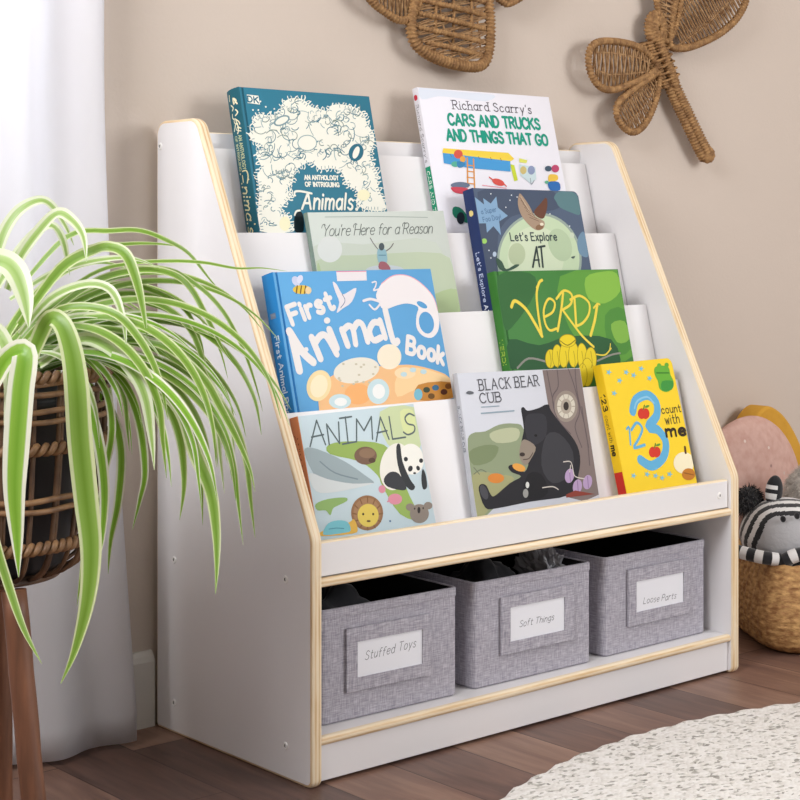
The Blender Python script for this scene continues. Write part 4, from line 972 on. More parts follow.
  ['S','eeeee2',1.48,[249.0,181.5,254.9,184.5,257.2,187.2]],
  ['S','2a6b80',0.9,[244.6,179.8,249.8,181.9]],
  ['S','eeeee2',1.81,[250.9,177.1,257.3,180.5,259.7,183.9]],
  ['S','2a6b80',0.9,[246.5,175.4,251.8,177.5]],
  ['S','eeeee2',2.38,[251.0,173.4,254.9,172.3,255.8,169.9]],
  ['S','2a6b80',0.9,[246.6,173.7,251.9,173.3]],
  ['S','eeeee2',2.01,[249.3,168.6,254.2,169.3,257.1,172.0]],
  ['S','2a6b80',0.9,[244.9,168.9,250.2,168.5]],
  ['S','eeeee2',1.82,[247.6,163.9,253.9,163.9,257.3,165.0]],
  ['S','eeeee2',2.24,[247.3,158.4,251.1,160.1,252.2,162.2]],
  ['S','eeeee2',1.46,[248.6,153.5,255.6,154.4,259.5,152.9]],
  ['S','2a6b80',0.89,[244.1,152.2,249.5,153.7]],
  ['S','eeeee2',1.92,[249.8,148.5,254.3,150.8,255.6,153.9]],
  ['S','2a6b80',0.89,[245.3,147.3,250.7,148.8]],
  ['S','eeeee2',1.54,[251.1,143.6,255.2,144.2,257.1,143.0]],
  ['S','2a6b80',0.89,[246.6,142.4,252.0,143.9]],
  ['S','eeeee2',2.28,[252.4,138.7,257.6,139.7,259.7,139.3]],
  ['S','eeeee2',2.18,[253.3,133.9,258.5,134.2,259.7,132.4]],
  ['S','eeeee2',1.71,[254.0,129.1,259.0,131.4,259.7,135.0]],
  ['S','eeeee2',2.23,[254.8,124.3,259.6,124.1,259.7,121.3]],
  ['S','eeeee2',2.28,[255.5,119.4,259.7,120.8,259.7,121.5]],
  ['S','2a6b80',0.89,[250.9,118.4,256.4,119.6]],
  ['S','eeeee2',1.31,[254.5,118.8,255.0,114.0,258.3,111.7]],
  ['S','eeeee2',1.27,[247.8,118.7,247.6,115.5,248.5,114.3]],
  ['S','eeeee2',2.36,[241.0,118.6,238.5,113.6,234.0,111.1]],
  ['S','2a6b80',0.89,[241.7,122.1,240.9,117.9]],
  ['S','eeeee2',1.77,[234.3,118.5,234.2,114.8,235.8,113.2]],
  ['S','2a6b80',0.89,[235.0,122.1,234.1,117.8]],
  ['S','eeeee2',2.32,[227.6,118.5,227.4,113.8,229.2,111.6]],
  ['S','2a6b80',0.88,[228.3,122.0,227.4,117.8]],
  ['S','eeeee2',1.41,[220.9,118.4,220.9,115.2,222.3,114.1]],
  ['S','2a6b80',0.88,[221.6,121.9,220.8,117.7]],
  ['S','eeeee2',2.16,[216.1,119.6,212.3,115.5,211.4,113.1]],
  ['S','2a6b80',0.88,[219.2,122.5,215.4,119.0]],
  ['S','eeeee2',1.56,[211.1,122.6,208.3,118.4,209.4,115.0]],
  ['S','eeeee2',2.12,[206.2,125.6,202.3,121.8,200.7,119.9]],
  ['S','2a6b80',0.88,[209.3,128.5,205.6,125.0]],
  ['S','eeeee2',2.03,[201.3,128.6,198.3,124.4,199.1,121.3]],
  ['S','2a6b80',0.88,[204.4,131.5,200.7,128.0]],
  ['S','eeeee2',1.46,[200.9,131.6,195.9,132.7,193.6,133.1]],
  ['S','eeeee2',1.23,[204.3,137.7,199.2,138.8,196.8,139.0]],
  ['S','2a6b80',0.88,[208.4,136.9,203.5,137.9]],
  ['S','eeeee2',1.49,[205.5,143.9,199.5,141.9,196.7,140.6]],
  ['S','eeeee2',1.44,[204.1,148.2,200.5,146.8,199.4,145.5]],
  ['S','eeeee2',1.3,[200.0,152.2,196.7,148.9,194.0,148.1]],
  ['S','2a6b80',0.88,[202.6,155.4,199.5,151.6]],
  ['S','eeeee2',2.16,[194.6,154.4,192.2,151.7,190.8,150.9]],
  ['S','eeeee2',1.89,[189.2,156.6,185.4,153.1,182.2,152.2]],
  ['S','2a6b80',0.88,[191.8,159.8,188.7,156.0]],
  ['S','eeeee2',1.93,[186.5,159.2,180.8,158.0,177.7,158.8]],
  ['S','2a6b80',0.87,[190.9,160.6,185.7,158.9]],
  ['S','eeeee2',2.15,[185.2,163.5,178.7,161.0,175.9,158.8]],
  ['S','2a6b80',0.87,[189.5,164.9,184.3,163.2]],
  ['S','eeeee2',1.29,[183.8,167.8,178.9,166.0,177.0,164.7]],
  ['S','eeeee2',2.31,[182.5,172.1,177.0,171.1,174.1,172.0]],
  ['S','eeeee2',1.29,[179.7,176.5,176.0,173.2,175.3,171.0]],
  ['S','eeeee2',2.33,[176.0,179.8,171.0,177.1,167.7,176.8]],
  ['S','2a6b80',0.87,[179.5,182.4,175.3,179.3]],
  ['S','eeeee2',1.36,[170.6,182.4,170.1,179.0,172.7,177.2]],
  ['S','eeeee2',1.84,[165.0,183.4,163.9,180.0,164.8,178.5]],
  ['S','2a6b80',0.87,[166.7,186.8,164.7,182.7]],
  ['S','eeeee2',1.19,[159.5,184.4,157.0,180.1,155.0,178.3]],
  ['S','2a6b80',0.87,[161.2,187.8,159.1,183.7]],
  ['S','eeeee2',1.73,[152.5,184.5,150.9,180.3,147.1,178.1]],
  ['S','2a6b80',0.86,[152.7,188.0,152.4,183.8]],
  ['S','eeeee2',1.42,[145.2,183.7,146.1,180.7,149.0,179.9]],
  ['S','2a6b80',0.86,[145.4,187.2,145.1,183.0]],
  ['S','eeeee2',1.86,[137.9,182.9,136.9,178.2,134.7,175.9]],
  ['S','2a6b80',0.86,[138.1,186.4,137.9,182.2]],
  ['S','eeeee2',1.59,[133.7,183.7,129.6,180.1,128.3,178.0]],
  ['S','eeeee2',1.23,[130.0,186.6,127.3,182.9,128.3,179.6]],
  ['S','eeeee2',2.15,[126.3,189.5,121.0,185.9,117.6,184.8]],
  ['S','eeeee2',1.66,[122.6,192.4,119.0,189.7,117.2,188.8]],
  ['S','2a6b80',0.86,[125.9,195.1,121.9,191.9]],
  ['S','eeeee2',1.75,[116.2,193.1,116.0,189.8,113.2,187.7]],
  ['S','eeeee2',1.24,[110.6,191.2,112.3,188.3,114.7,187.7]],
  ['S','2a6b80',0.85,[109.6,194.4,110.8,190.6]],
  ['S','eeeee2',1.86,[105.0,189.3,105.3,184.2,102.7,180.9]],
  ['S','eeeee2',1.85,[99.4,187.5,99.9,183.6,98.6,181.4]],
  ['S','2a6b80',0.85,[98.5,190.6,99.6,186.8]],
  ['S','eeeee2',1.49,[93.6,184.4,95.9,182.2,96.5,181.1]],
  ['S','eeeee2',1.59,[88.8,180.9,91.8,177.2,91.9,174.5]],
  ['S','2a6b80',0.84,[86.3,183.2,89.3,180.4]],
  ['S','eeeee2',1.38,[84.0,177.3,86.9,176.0,89.9,177.0]],
  ['S','2a6b80',0.84,[81.5,179.7,84.5,176.9]],
  ['S','eeeee2',1.2,[79.9,172.0,83.5,172.6,85.9,175.3]],
  ['S','2a6b80',0.84,[75.9,172.6,80.6,171.9]],
  ['S','eeeee2',2.13,[77.4,166.3,82.3,164.9,83.9,162.8]],
  ['S','2a6b80',0.84,[73.5,166.9,78.2,166.2]],
  ['S','eeeee2',1.71,[75.0,160.6,79.7,159.9,81.7,159.6]],
  ['S','2a6b80',0.83,[71.1,161.2,75.8,160.5]],
  ['S','eeeee2',1.81,[72.0,156.7,73.7,154.0,72.6,151.7]],
  ['S','2a6b80',0.83,[69.6,159.1,72.5,156.3]],
  ['S','eeeee2',1.73,[67.3,153.3,69.5,149.9,68.6,147.1]],
  ['S','2a6b80',0.83,[64.8,155.6,67.8,152.8]],
  ['S','eeeee2',2.11,[62.6,149.8,64.3,146.5,62.7,143.4]],
  ['S','eeeee2',2.03,[62.4,144.9,64.6,148.9,63.6,151.7]],
  ['S','2a6b80',0.83,[59.8,141.9,62.9,145.5]],
  ['S','eeeee2',2.05,[66.8,142.7,70.3,146.8,72.1,148.6]],
  ['S','2a6b80',0.83,[64.2,139.7,67.3,143.3]],
  ['S','eeeee2',1.84,[71.2,140.5,73.5,144.2,73.0,146.5]],
  ['S','2a6b80',0.83,[68.6,137.6,71.7,141.1]],
  ['S','eeeee2',2.19,[71.2,139.8,75.1,137.7,78.4,138.1]],
  ['S','2a6b80',0.83,[68.5,142.0,71.7,139.4]],
  ['S','eeeee2',1.72,[66.9,136.4,70.6,134.8,74.3,136.0]],
  ['S','2a6b80',0.83,[64.2,138.6,67.4,135.9]],
  ['S','eeeee2',2.12,[62.6,132.9,67.1,130.6,71.2,131.0]],
  ['S','2a6b80',0.83,[59.9,135.1,63.1,132.5]],
  ['S','eeeee2',2.1,[58.3,129.5,60.5,126.3,59.6,123.5]],
  ['S','2a6b80',0.83,[55.6,131.7,58.8,129.1]],
  ['S','eeeee2',1.24,[54.0,126.1,57.8,124.3,61.4,125.1]],
  ['S','eeeee2',2.13,[49.8,121.8,54.8,120.2,58.0,120.4]],
  ['S','2a6b80',0.82,[46.4,123.3,50.5,121.6]],
  ['S','eeeee2',2.1,[46.3,117.4,49.9,114.7,50.0,111.5]],
  ['S','2a6b80',0.82,[42.9,118.8,47.0,117.1]],
  ['S','eeeee2',1.44,[42.8,112.9,48.1,112.0,52.4,113.9]],
  ['S','2a6b80',0.82,[39.4,114.3,43.5,112.6]],
  ['S','eeeee2',2.16,[44.4,108.2,45.5,113.1,43.7,115.9]],
  ['S','2a6b80',0.82,[42.8,105.0,44.7,108.9]],
  ['S','eeeee2',1.53,[49.6,107.2,51.7,109.9,54.3,110.5]],
  ['S','2a6b80',0.82,[48.0,103.9,49.9,107.8]],
  ['S','eeeee2',1.49,[54.8,106.1,57.7,109.6,61.4,110.7]],
  ['S','eeeee2',2.08,[56.7,104.3,61.9,105.4,64.3,106.1]],
  ['S','eeeee2',2.17,[57.3,99.8,62.3,101.7,64.4,104.4]],
  ['S','2a6b80',0.82,[53.1,99.0,58.1,100.0]],
  ['S','eeeee2',2.11,[57.8,95.4,64.0,96.5,67.1,96.8]],
  ['S','eeeee2',1.72,[58.8,91.0,64.3,92.0,67.4,90.9]],
  ['S','2a6b80',0.82,[54.8,89.7,59.6,91.3]],
  ['S','eeeee2',2.23,[60.1,87.0,65.5,89.9,67.3,93.6]],
  ['S','2a6b80',0.82,[56.1,85.7,60.9,87.3]],
  ['S','eeeee2',1.16,[61.4,83.0,66.0,85.7,67.3,89.4]],
  ['S','2a6b80',0.82,[57.4,81.7,62.2,83.3]],
  ['P','eeeee2',1,[22.0,272.3,21.8,271.8,21.4,271.3,20.8,271.0,20.2,270.8,19.6,270.9,19.1,271.2,18.8,271.6,18.8,272.1,19.0,272.6,19.4,273.1,20.0,273.4,20.6,273.6,21.2,273.5,21.7,273.2,22.0,272.8]],
  ['P','eeeee2',1,[38.7,286.8,38.5,286.3,38.0,285.8,37.4,285.5,36.8,285.3,36.2,285.4,35.7,285.7,35.4,286.1,35.4,286.6,35.6,287.1,36.0,287.6,36.6,287.9,37.3,288.1,37.9,288.0,38.4,287.7,38.6,287.3]],
  ['P','eeeee2',1,[47.4,278.7,47.2,278.2,46.8,277.7,46.2,277.4,45.5,277.3,44.9,277.4,44.5,277.6,44.2,278.0,44.1,278.6,44.4,279.1,44.8,279.6,45.4,279.9,46.0,280.0,46.6,280.0,47.1,279.7,47.4,279.3]],
  ['P','eeeee2',1,[54.2,270.6,53.9,270.0,53.5,269.6,52.9,269.2,52.3,269.1,51.6,269.2,51.2,269.4,50.9,269.9,50.9,270.4,51.1,270.9,51.5,271.4,52.1,271.7,52.7,271.9,53.4,271.8,53.8,271.5,54.1,271.1]],
  ['P','eeeee2',1,[41.5,268.2,41.3,267.7,40.9,267.2,40.3,266.9,39.6,266.8,39.0,266.8,38.6,267.1,38.3,267.5,38.2,268.0,38.5,268.6,38.9,269.0,39.5,269.4,40.1,269.5,40.7,269.4,41.2,269.2,41.5,268.7]],
  ['P','eeeee2',1,[32.2,272.8,32.0,272.3,31.5,271.8,31.0,271.5,30.3,271.4,29.7,271.4,29.2,271.7,29.0,272.1,28.9,272.7,29.2,273.2,29.6,273.6,30.2,274.0,30.8,274.1,31.4,274.0,31.9,273.8,32.2,273.3]],
  ['P','eeeee2',1,[63.3,276.2,63.1,275.6,62.7,275.2,62.1,274.9,61.4,274.7,60.8,274.8,60.3,275.1,60.1,275.5,60.0,276.0,60.2,276.5,60.7,277.0,61.3,277.3,61.9,277.5,62.5,277.4,63.0,277.1,63.3,276.7]],
  ['P','eeeee2',1,[57.4,265.6,57.1,265.1,56.7,264.6,56.1,264.3,55.5,264.2,54.9,264.2,54.4,264.5,54.1,264.9,54.1,265.4,54.3,266.0,54.7,266.4,55.3,266.8,56.0,266.9,56.6,266.8,57.1,266.6,57.3,266.1]],
  ['P','eeeee2',1,[252.7,218.3,252.4,217.7,252.0,217.2,251.3,216.9,250.6,216.8,249.9,216.8,249.4,217.1,249.1,217.6,249.1,218.1,249.3,218.7,249.8,219.2,250.4,219.5,251.2,219.6,251.8,219.5,252.4,219.2,252.7,218.8]],
  ['P','eeeee2',1,[252.2,211.1,251.9,210.6,251.4,210.1,250.8,209.7,250.1,209.6,249.4,209.7,248.9,210.0,248.6,210.4,248.5,211.0,248.8,211.5,249.3,212.0,249.9,212.3,250.6,212.5,251.3,212.4,251.8,212.1,252.1,211.7]],
  ['P','eeeee2',1,[248.9,203.9,248.7,203.3,248.2,202.9,247.5,202.5,246.8,202.4,246.1,202.5,245.6,202.8,245.3,203.2,245.3,203.8,245.5,204.3,246.0,204.8,246.7,205.1,247.4,205.3,248.1,205.2,248.6,204.9,248.9,204.4]],
  ['P','eeeee2',1,[244.4,194.9,244.2,194.3,243.7,193.8,243.0,193.5,242.3,193.4,241.6,193.5,241.1,193.8,240.8,194.2,240.8,194.8,241.0,195.3,241.5,195.8,242.2,196.1,242.9,196.2,243.6,196.2,244.1,195.9,244.4,195.4]],
  ['P','2a6b80',1,[227.3,207.9,222.7,202.7,216.8,198.9,210.5,197.0,204.7,197.4,200.3,199.8,197.9,204.1,197.9,209.5,200.4,215.2,204.9,220.3,210.8,224.2,217.1,226.1,223.0,225.8,227.5,223.4,229.8,219.1,229.8,213.7]],
  ['P','eeeee2',1,[219.3,210.1,216.4,206.3,213.1,203.3,209.9,201.6,207.3,201.4,205.7,202.7,205.3,205.4,206.2,209.0,208.3,213.0,211.2,216.8,214.5,219.8,217.7,221.5,220.3,221.7,222.0,220.4,222.4,217.7,221.4,214.1]],
  ['P','7d9aa0',1,[89.0,264.4,88.8,261.3,86.2,257.7,81.5,254.1,75.5,251.1,69.1,249.1,63.3,248.5,59.0,249.2,56.8,251.3,57.0,254.3,59.6,257.9,64.2,261.5,70.2,264.5,76.6,266.5,82.4,267.2,86.8,266.5]],
  ['P','eeeee2',1,[85.8,263.1,85.5,260.9,83.3,258.3,79.4,255.6,74.6,253.3,69.6,251.6,65.0,250.9,61.6,251.2,60.0,252.6,60.3,254.7,62.5,257.3,66.2,260.0,71.0,262.4,76.1,264.1,80.7,264.8,84.1,264.5]],
  ['P','8aa5a8',1,[136.3,224.4,133.9,219.3,128.8,214.8,121.9,211.8,114.3,210.5,107.0,211.2,101.2,213.8,97.8,217.9,97.2,222.9,99.6,228.0,104.6,232.4,111.5,235.6,119.1,236.9,126.4,236.2,132.3,233.6,135.8,229.4]],
  ['P','eeeee2',1,[134.6,224.4,132.4,219.8,127.8,215.8,121.5,213.0,114.5,211.9,107.9,212.5,102.6,214.9,99.5,218.5,98.9,223.0,101.1,227.5,105.6,231.5,111.9,234.3,118.9,235.5,125.6,234.9,130.9,232.5,134.1,228.8]],
  ['P','f0ecc8',1,[228.9,141.6,227.1,138.1,223.6,135.1,218.9,133.0,213.7,132.3,208.7,132.9,204.8,134.8,202.5,137.7,202.2,141.1,203.9,144.6,207.3,147.6,212.0,149.7,217.3,150.5,222.3,149.9,226.2,148.0,228.5,145.1]],
  ['P','f0ecc8',1,[60.1,93.5,58.5,89.2,55.6,85.5,51.7,83.0,47.5,82.2,43.6,83.0,40.7,85.4,39.0,89.1,39.0,93.4,40.6,97.7,43.5,101.4,47.4,103.9,51.6,104.8,55.5,104.0,58.5,101.5,60.1,97.9]],
  ['P','16262b',1,[69.7,103.6,80.5,113.1,86.9,107.1,83.0,81.6,66.6,81.5]],
  ['P','eeeee2',0,[12.6,296.5,34.6,295.8,35.3,281.5,12.2,282.9]],
  ['T','2a6b80','DK',9.0,2.26,'b',[13.4,285.0,32.5,284.1]],
  ['T','eeeee2','AN ANTHOLOGY',6.7,1.95,'b',[100.7,164.2,168.5,165.1]],
  ['T','eeeee2','OF INTRIGUING',6.7,1.94,'b',[100.4,153.3,168.0,153.7]],
  ['T','eeeee2','Animals',25.8,3.87,'i',[86.7,117.2,187.5,117.3]],
  ['S','eeeee2',3.43,[76.0,138.0,77.9,144.1,89.7,145.0,110.0,141.9]],
  ['S','eeeee2',3.02,[70.4,107.0,74.8,113.0,82.4,114.5]],
  ['P','eeeee2',1,[199.4,117.8,198.9,116.7,198.1,115.8,197.0,115.2,195.7,115.0,194.6,115.2,193.7,115.8,193.2,116.7,193.2,117.7,193.7,118.8,194.5,119.7,195.6,120.3,196.8,120.5,198.0,120.4,198.9,119.8,199.3,118.9]],
 ],
 'cars': [
  ['P','dfe6f2',1,[3.7,331.9,93.4,330.2,179.9,329.2,157.3,316.2,95.5,318.4,44.3,319.2,6.1,311.8]],
  ['T','5a555e',"Richard Scarry's",15.2,1.97,'s',[75.4,298.3,266.6,298.8]],
  ['T','1f9a82','CARS AND TRUCKS',18.9,4.8,'c',[58.6,269.7,281.0,270.3]],
  ['T','1f9a82','AND THINGS THAT GO',18.8,4.78,'c',[48.6,241.7,294.1,240.9]],
  ['P','4a9cd6',0,[32.4,220.8,190.8,211.2,186.5,189.3,90.2,193.1,30.6,200.4]],
  ['P','f0d24a',0,[35.1,226.8,188.9,223.5,201.1,212.9,191.1,208.3,31.0,218.6]],
  ['P','c8d63c',0,[188.8,202.8,198.3,201.2,200.5,174.0,191.1,172.0]],
  ['S','7a6a3a',1.24,[48.9,216.6,50.8,212.5]],
  ['S','7a6a3a',1.26,[76.6,215.8,78.5,211.6]],
  ['S','7a6a3a',1.27,[114.1,214.6,116.0,210.4]],
  ['S','7a6a3a',1.29,[142.7,213.7,144.5,209.4]],
  ['S','7a6a3a',1.3,[166.7,213.0,168.6,208.7]],
  ['P','d65a4a',1,[78.0,217.6,76.5,214.6,73.7,212.0,69.9,210.2,65.8,209.4,62.0,209.9,59.1,211.5,57.4,214.0,57.3,217.0,58.8,220.0,61.6,222.6,65.3,224.4,69.4,225.1,73.2,224.6,76.2,223.0,77.9,220.6]],
  ['P','e8a84a',1,[82.5,208.9,81.5,206.7,79.7,204.8,77.2,203.5,74.6,203.0,72.2,203.3,70.3,204.5,69.3,206.3,69.3,208.5,70.3,210.7,72.2,212.6,74.6,213.9,77.2,214.4,79.7,214.0,81.5,212.8,82.5,211.0]],
  ['P','58b098',1,[65.9,199.6,64.8,197.7,62.4,196.0,59.1,194.8,55.4,194.4,52.0,194.7,49.2,195.7,47.5,197.2,47.3,199.1,48.4,201.0,50.8,202.7,54.0,203.8,57.7,204.3,61.2,204.0,64.0,203.0,65.6,201.5]],
  ['P','3d86b8',1,[62.4,204.8,80.4,201.7,72.7,194.5,61.4,194.2]],
  ['S','e09a4e',2.93,[87.2,210.8,76.7,159.3]],
  ['S','e09a4e',2.94,[101.5,209.4,92.3,157.8]],
  ['S','e09a4e',2.1,[83.8,198.3,100.6,197.3]],
  ['S','e09a4e',2.1,[81.4,187.6,98.1,186.6]],
  ['S','e09a4e',2.09,[78.9,177.0,95.6,175.9]],
  ['S','e09a4e',2.09,[76.5,166.3,93.1,165.2]],
  ['P','6a7890',1,[82.2,162.9,80.0,160.7,74.7,158.8,67.1,157.5,58.5,156.9,50.0,157.2,43.1,158.3,38.7,160.0,37.5,162.1,39.7,164.3,44.9,166.2,52.4,167.6,61.0,168.2,69.5,167.9,76.5,166.8,81.0,165.1]],
  ['P','cf4b5c',1,[38.1,158.7,74.9,157.5,72.7,148.0,45.1,149.0]],
  ['P','d8564e',1,[165.1,165.8,162.6,164.0,158.3,163.0,153.0,163.0,147.5,164.0,142.6,165.8,139.0,168.2,137.3,170.8,137.8,173.1,140.3,174.9,144.6,175.9,149.9,175.9,155.4,174.9,160.3,173.1,163.9,170.7,165.6,168.2]],
  ['S','d8564e',2.56,[140.2,172.8,131.8,178.0]],
  ['S','d8564e',2.58,[163.2,167.9,169.2,162.6]],
  ['S','e4899a',1.28,[111.6,163.4,168.3,159.0]],
  ['P','c9dce0',0,[211.2,203.3,250.3,198.8,247.3,176.7,230.2,169.1,208.7,183.3]],
  ['P','dfe26a',0,[213.9,214.4,233.2,211.2,229.3,205.6,212.1,207.0]],
  ['P','cdbb7a',1,[226.6,192.8,225.3,189.9,222.9,187.5,219.9,185.9,216.7,185.2,213.8,185.7,211.6,187.3,210.4,189.6,210.5,192.4,211.8,195.2,214.1,197.6,217.1,199.3,220.3,199.9,223.3,199.4,225.5,197.9,226.7,195.6]],
  ['P','8a97b8',1,[247.9,193.3,246.4,190.1,243.7,187.5,240.3,185.6,236.7,184.9,233.4,185.5,230.8,187.2,229.5,189.8,229.6,192.8,231.1,196.0,233.7,198.6,237.1,200.5,240.7,201.2,244.1,200.6,246.6,199.0,247.9,196.4]],
  ['S','7d8a96',1.33,[232.5,178.3,232.3,167.3,241.7,174.8]],
  ['P','b8486c',1,[311.1,197.7,309.6,195.0,306.9,192.6,303.3,191.0,299.3,190.4,295.7,190.8,292.9,192.3,291.3,194.6,291.3,197.3,292.7,200.0,295.5,202.3,299.1,204.0,303.0,204.6,306.7,204.2,309.5,202.7,311.0,200.4]],
  ['P','44586a',1,[291.8,197.3,290.6,195.2,288.3,193.5,285.1,192.3,281.7,191.8,278.4,192.2,275.8,193.2,274.4,194.9,274.2,196.8,275.4,198.9,277.7,200.6,280.8,201.8,284.3,202.3,287.6,202.0,290.2,200.9,291.6,199.2]],
  ['P','e8c04a',1,[278.9,181.1,285.5,186.7,303.2,185.3,300.8,175.9,279.4,172.9]],
  ['P','2f6cb0',1,[276.6,171.8,303.5,172.3,302.8,157.5,277.9,157.1]],
  ['P','5fae8e',1,[277.6,171.8,276.9,170.7,275.5,169.7,273.7,169.0,271.7,168.8,269.8,168.9,268.3,169.6,267.4,170.5,267.3,171.6,268.0,172.8,269.3,173.7,271.2,174.4,273.2,174.7,275.1,174.5,276.6,173.9,277.5,172.9]],
  ['P','2f8a70',1,[34.8,123.9,54.7,120.6,67.7,96.2,33.1,106.6]],
  ['P','2c3440',1,[56.7,104.9,55.1,100.9,52.3,97.5,48.8,95.3,45.1,94.5,41.7,95.3,39.3,97.5,38.0,100.9,38.2,104.8,39.8,108.8,42.6,112.2,46.1,114.5,49.8,115.3,53.2,114.5,55.7,112.3,56.9,108.9]],
 ],
 'reason': [
  ['P','c8d1c5',1,[1.0,189.1,100.9,189.8,253.1,189.6,255.4,77.2,1.0,91.1]],
  ['P','bdcab0',1,[1.0,166.0,97.4,172.9,258.4,171.8,280.4,135.6,280.4,75.5,1.0,91.1]],
  ['P','b0c396',1,[193.5,87.2,234.2,106.1,280.4,111.0,280.4,75.4,253.8,70.3]],
  ['P','b0c396',1,[1.0,152.6,5.2,163.9,8.2,152.2,3.8,135.9,1.0,136.3]],
  ['P','d9dedb',1,[56.1,183.5,52.7,175.6,46.1,169.0,37.3,164.8,27.8,163.5,19.0,165.4,12.2,170.0,8.4,176.8,8.1,184.7,11.5,192.5,18.0,199.0,26.6,203.3,36.1,204.7,45.1,203.0,52.0,198.3,55.9,191.4]],
  ['P','c3cbd0',1,[175.1,146.5,171.4,143.5,162.2,141.1,148.9,139.8,133.8,139.7,119.0,140.9,106.8,143.1,99.0,146.0,96.7,149.2,100.3,152.2,109.2,154.5,122.2,155.9,137.3,156.0,152.2,154.9,164.7,152.7,172.7,149.8]],
  ['S','9aa8a2',0.99,[33.0,235.0,132.0,234.4,244.0,231.6]],
  ['T','656d69',"You're Here for a Reason",17.5,1.26,'k',[21.6,205.0,247.4,205.3]],
  ['S','6f6a6a',1.56,[116.0,199.7,120.7,191.0,127.8,181.6]],
  ['S','6f6a6a',1.58,[161.4,190.0,154.1,183.3,142.8,177.8]],
  ['P','8fb6c2',1,[127.4,181.6,143.3,180.2,141.6,159.6,124.4,161.2]],
  ['P','4f5a60',1,[141.8,185.4,140.8,183.0,139.2,181.1,137.1,179.8,134.8,179.4,132.7,179.9,131.2,181.3,130.4,183.3,130.4,185.6,131.4,188.0,133.0,189.9,135.1,191.2,137.4,191.6,139.5,191.1,141.0,189.7,141.9,187.7]],
  ['S','5f8a9a',1.57,[127.5,172.0,141.5,171.6]],
  ['P','a0616a',1,[127.4,161.1,140.2,159.7,146.6,148.2,123.7,150.0]],
 ],
 'explore': [
  ['P','4a566b',1,[9.1,281.2,89.2,286.3,190.4,287.1,201.8,258.0,134.2,247.0,78.5,239.7,40.2,207.0,27.2,149.5,1.0,149.7]],
  ['P','98a99f',1,[233.7,164.4,217.5,132.4,187.9,105.9,149.7,88.8,109.2,83.6,72.2,90.6,44.1,108.5,28.7,134.7,28.2,165.4,42.7,196.2,70.3,222.8,107.2,241.0,148.2,247.8,186.9,242.0,217.0,224.0,233.5,196.7]],
  ['P','c3d6b4',1,[227.9,164.4,212.7,134.2,184.7,109.2,148.7,93.0,110.2,88.0,75.2,94.6,48.5,111.6,33.9,136.4,33.4,165.4,47.1,194.5,73.3,219.6,108.3,236.7,147.1,243.2,183.6,237.6,212.1,220.7,227.8,194.9]],
  ['P','cfdcbf',1,[189.2,167.9,178.6,146.5,159.2,128.6,134.1,117.0,107.2,113.2,82.6,117.8,63.8,129.9,53.6,147.6,53.3,168.5,63.2,189.4,81.7,207.3,106.3,219.4,133.3,223.9,158.7,219.8,178.4,207.7,189.1,189.5]],
  ['P','b4c8a6',1,[213.7,198.0,214.4,186.7,210.7,176.0,203.2,167.7,193.0,163.1,181.7,162.6,171.1,166.6,162.6,174.2,157.7,184.3,156.9,195.5,160.5,206.0,167.8,214.3,177.9,219.2,189.2,219.7,200.0,215.9,208.6,208.3]],
  ['P','b6c4a2',1,[96.9,174.8,93.7,167.3,87.9,161.1,80.4,156.9,72.4,155.5,65.2,157.0,59.7,161.2,56.8,167.5,57.0,174.9,60.2,182.3,65.9,188.5,73.4,192.7,81.4,194.2,88.7,192.8,94.2,188.5,97.1,182.2]],
  ['P','5d8086',1,[191.2,276.3,206.3,286.4,237.6,287.1,251.8,277.6,250.5,246.9,230.2,248.4,201.8,258.0,194.8,268.0]],
  ['P','6f8ea6',1,[230.1,196.2,239.7,209.7,252.6,213.1,253.1,174.3,241.6,169.4,229.4,177.8]],
  ['P','86a9c9',0,[1.0,272.2,19.5,259.8,19.8,271.1,35.1,261.7,51.0,274.4,50.3,255.5,70.8,241.2,47.9,231.2,46.9,207.7,32.9,223.0,15.2,211.7,16.6,227.7,1.0,227.4]],
  ['T','4d6f94','a Super',7.9,1.15,'b',[10.2,243.3,46.0,248.3]],
  ['T','4d6f94','Foo Day!',7.9,1.15,'b',[11.5,229.9,53.7,235.5]],
  ['P','a8917c',1,[105.2,277.8,111.0,279.6,125.9,260.1,135.3,242.0,156.0,232.4,150.8,220.1,133.9,216.7,117.8,225.4,103.5,241.6,99.1,261.2]],
  ['P','6a4536',1,[134.6,248.6,154.3,263.9,170.8,274.9,170.7,260.8,157.6,239.0,143.7,238.9]],
  ['S','7a6250',1.19,[105.8,274.5,116.8,259.9]],
  ['S','7a6250',1.19,[108.5,268.6,121.2,255.4]],
  ['S','7a6250',1.19,[111.1,262.8,125.6,250.8]],
  ['S','7a6250',1.19,[113.8,256.9,130.0,246.3]],
  ['S','7a6250',1.19,[116.5,251.0,134.4,241.7]],
  ['S','7a6250',1.19,[119.2,245.1,138.8,237.1]],
  ['S','7a6250',1.2,[121.9,239.2,143.2,232.6]],
  ['S','c8b49c',0.99,[109.3,276.2,120.6,256.7]],
  ['S','c8b49c',0.99,[112.3,269.7,124.1,252.1]],
  ['S','c8b49c',0.99,[115.3,263.2,127.5,247.6]],
  ['S','c8b49c',1.0,[118.3,256.6,131.0,243.0]],
  ['S','c8b49c',1.0,[121.3,250.1,134.5,238.4]],
  ['P','8a6a50',1,[152.2,224.9,151.9,223.0,150.1,221.1,147.0,219.3,143.3,218.0,139.3,217.3,135.8,217.5,133.3,218.3,132.1,219.8,132.4,221.6,134.2,223.6,137.2,225.3,140.9,226.7,144.9,227.3,148.4,227.2,151.0,226.4]],
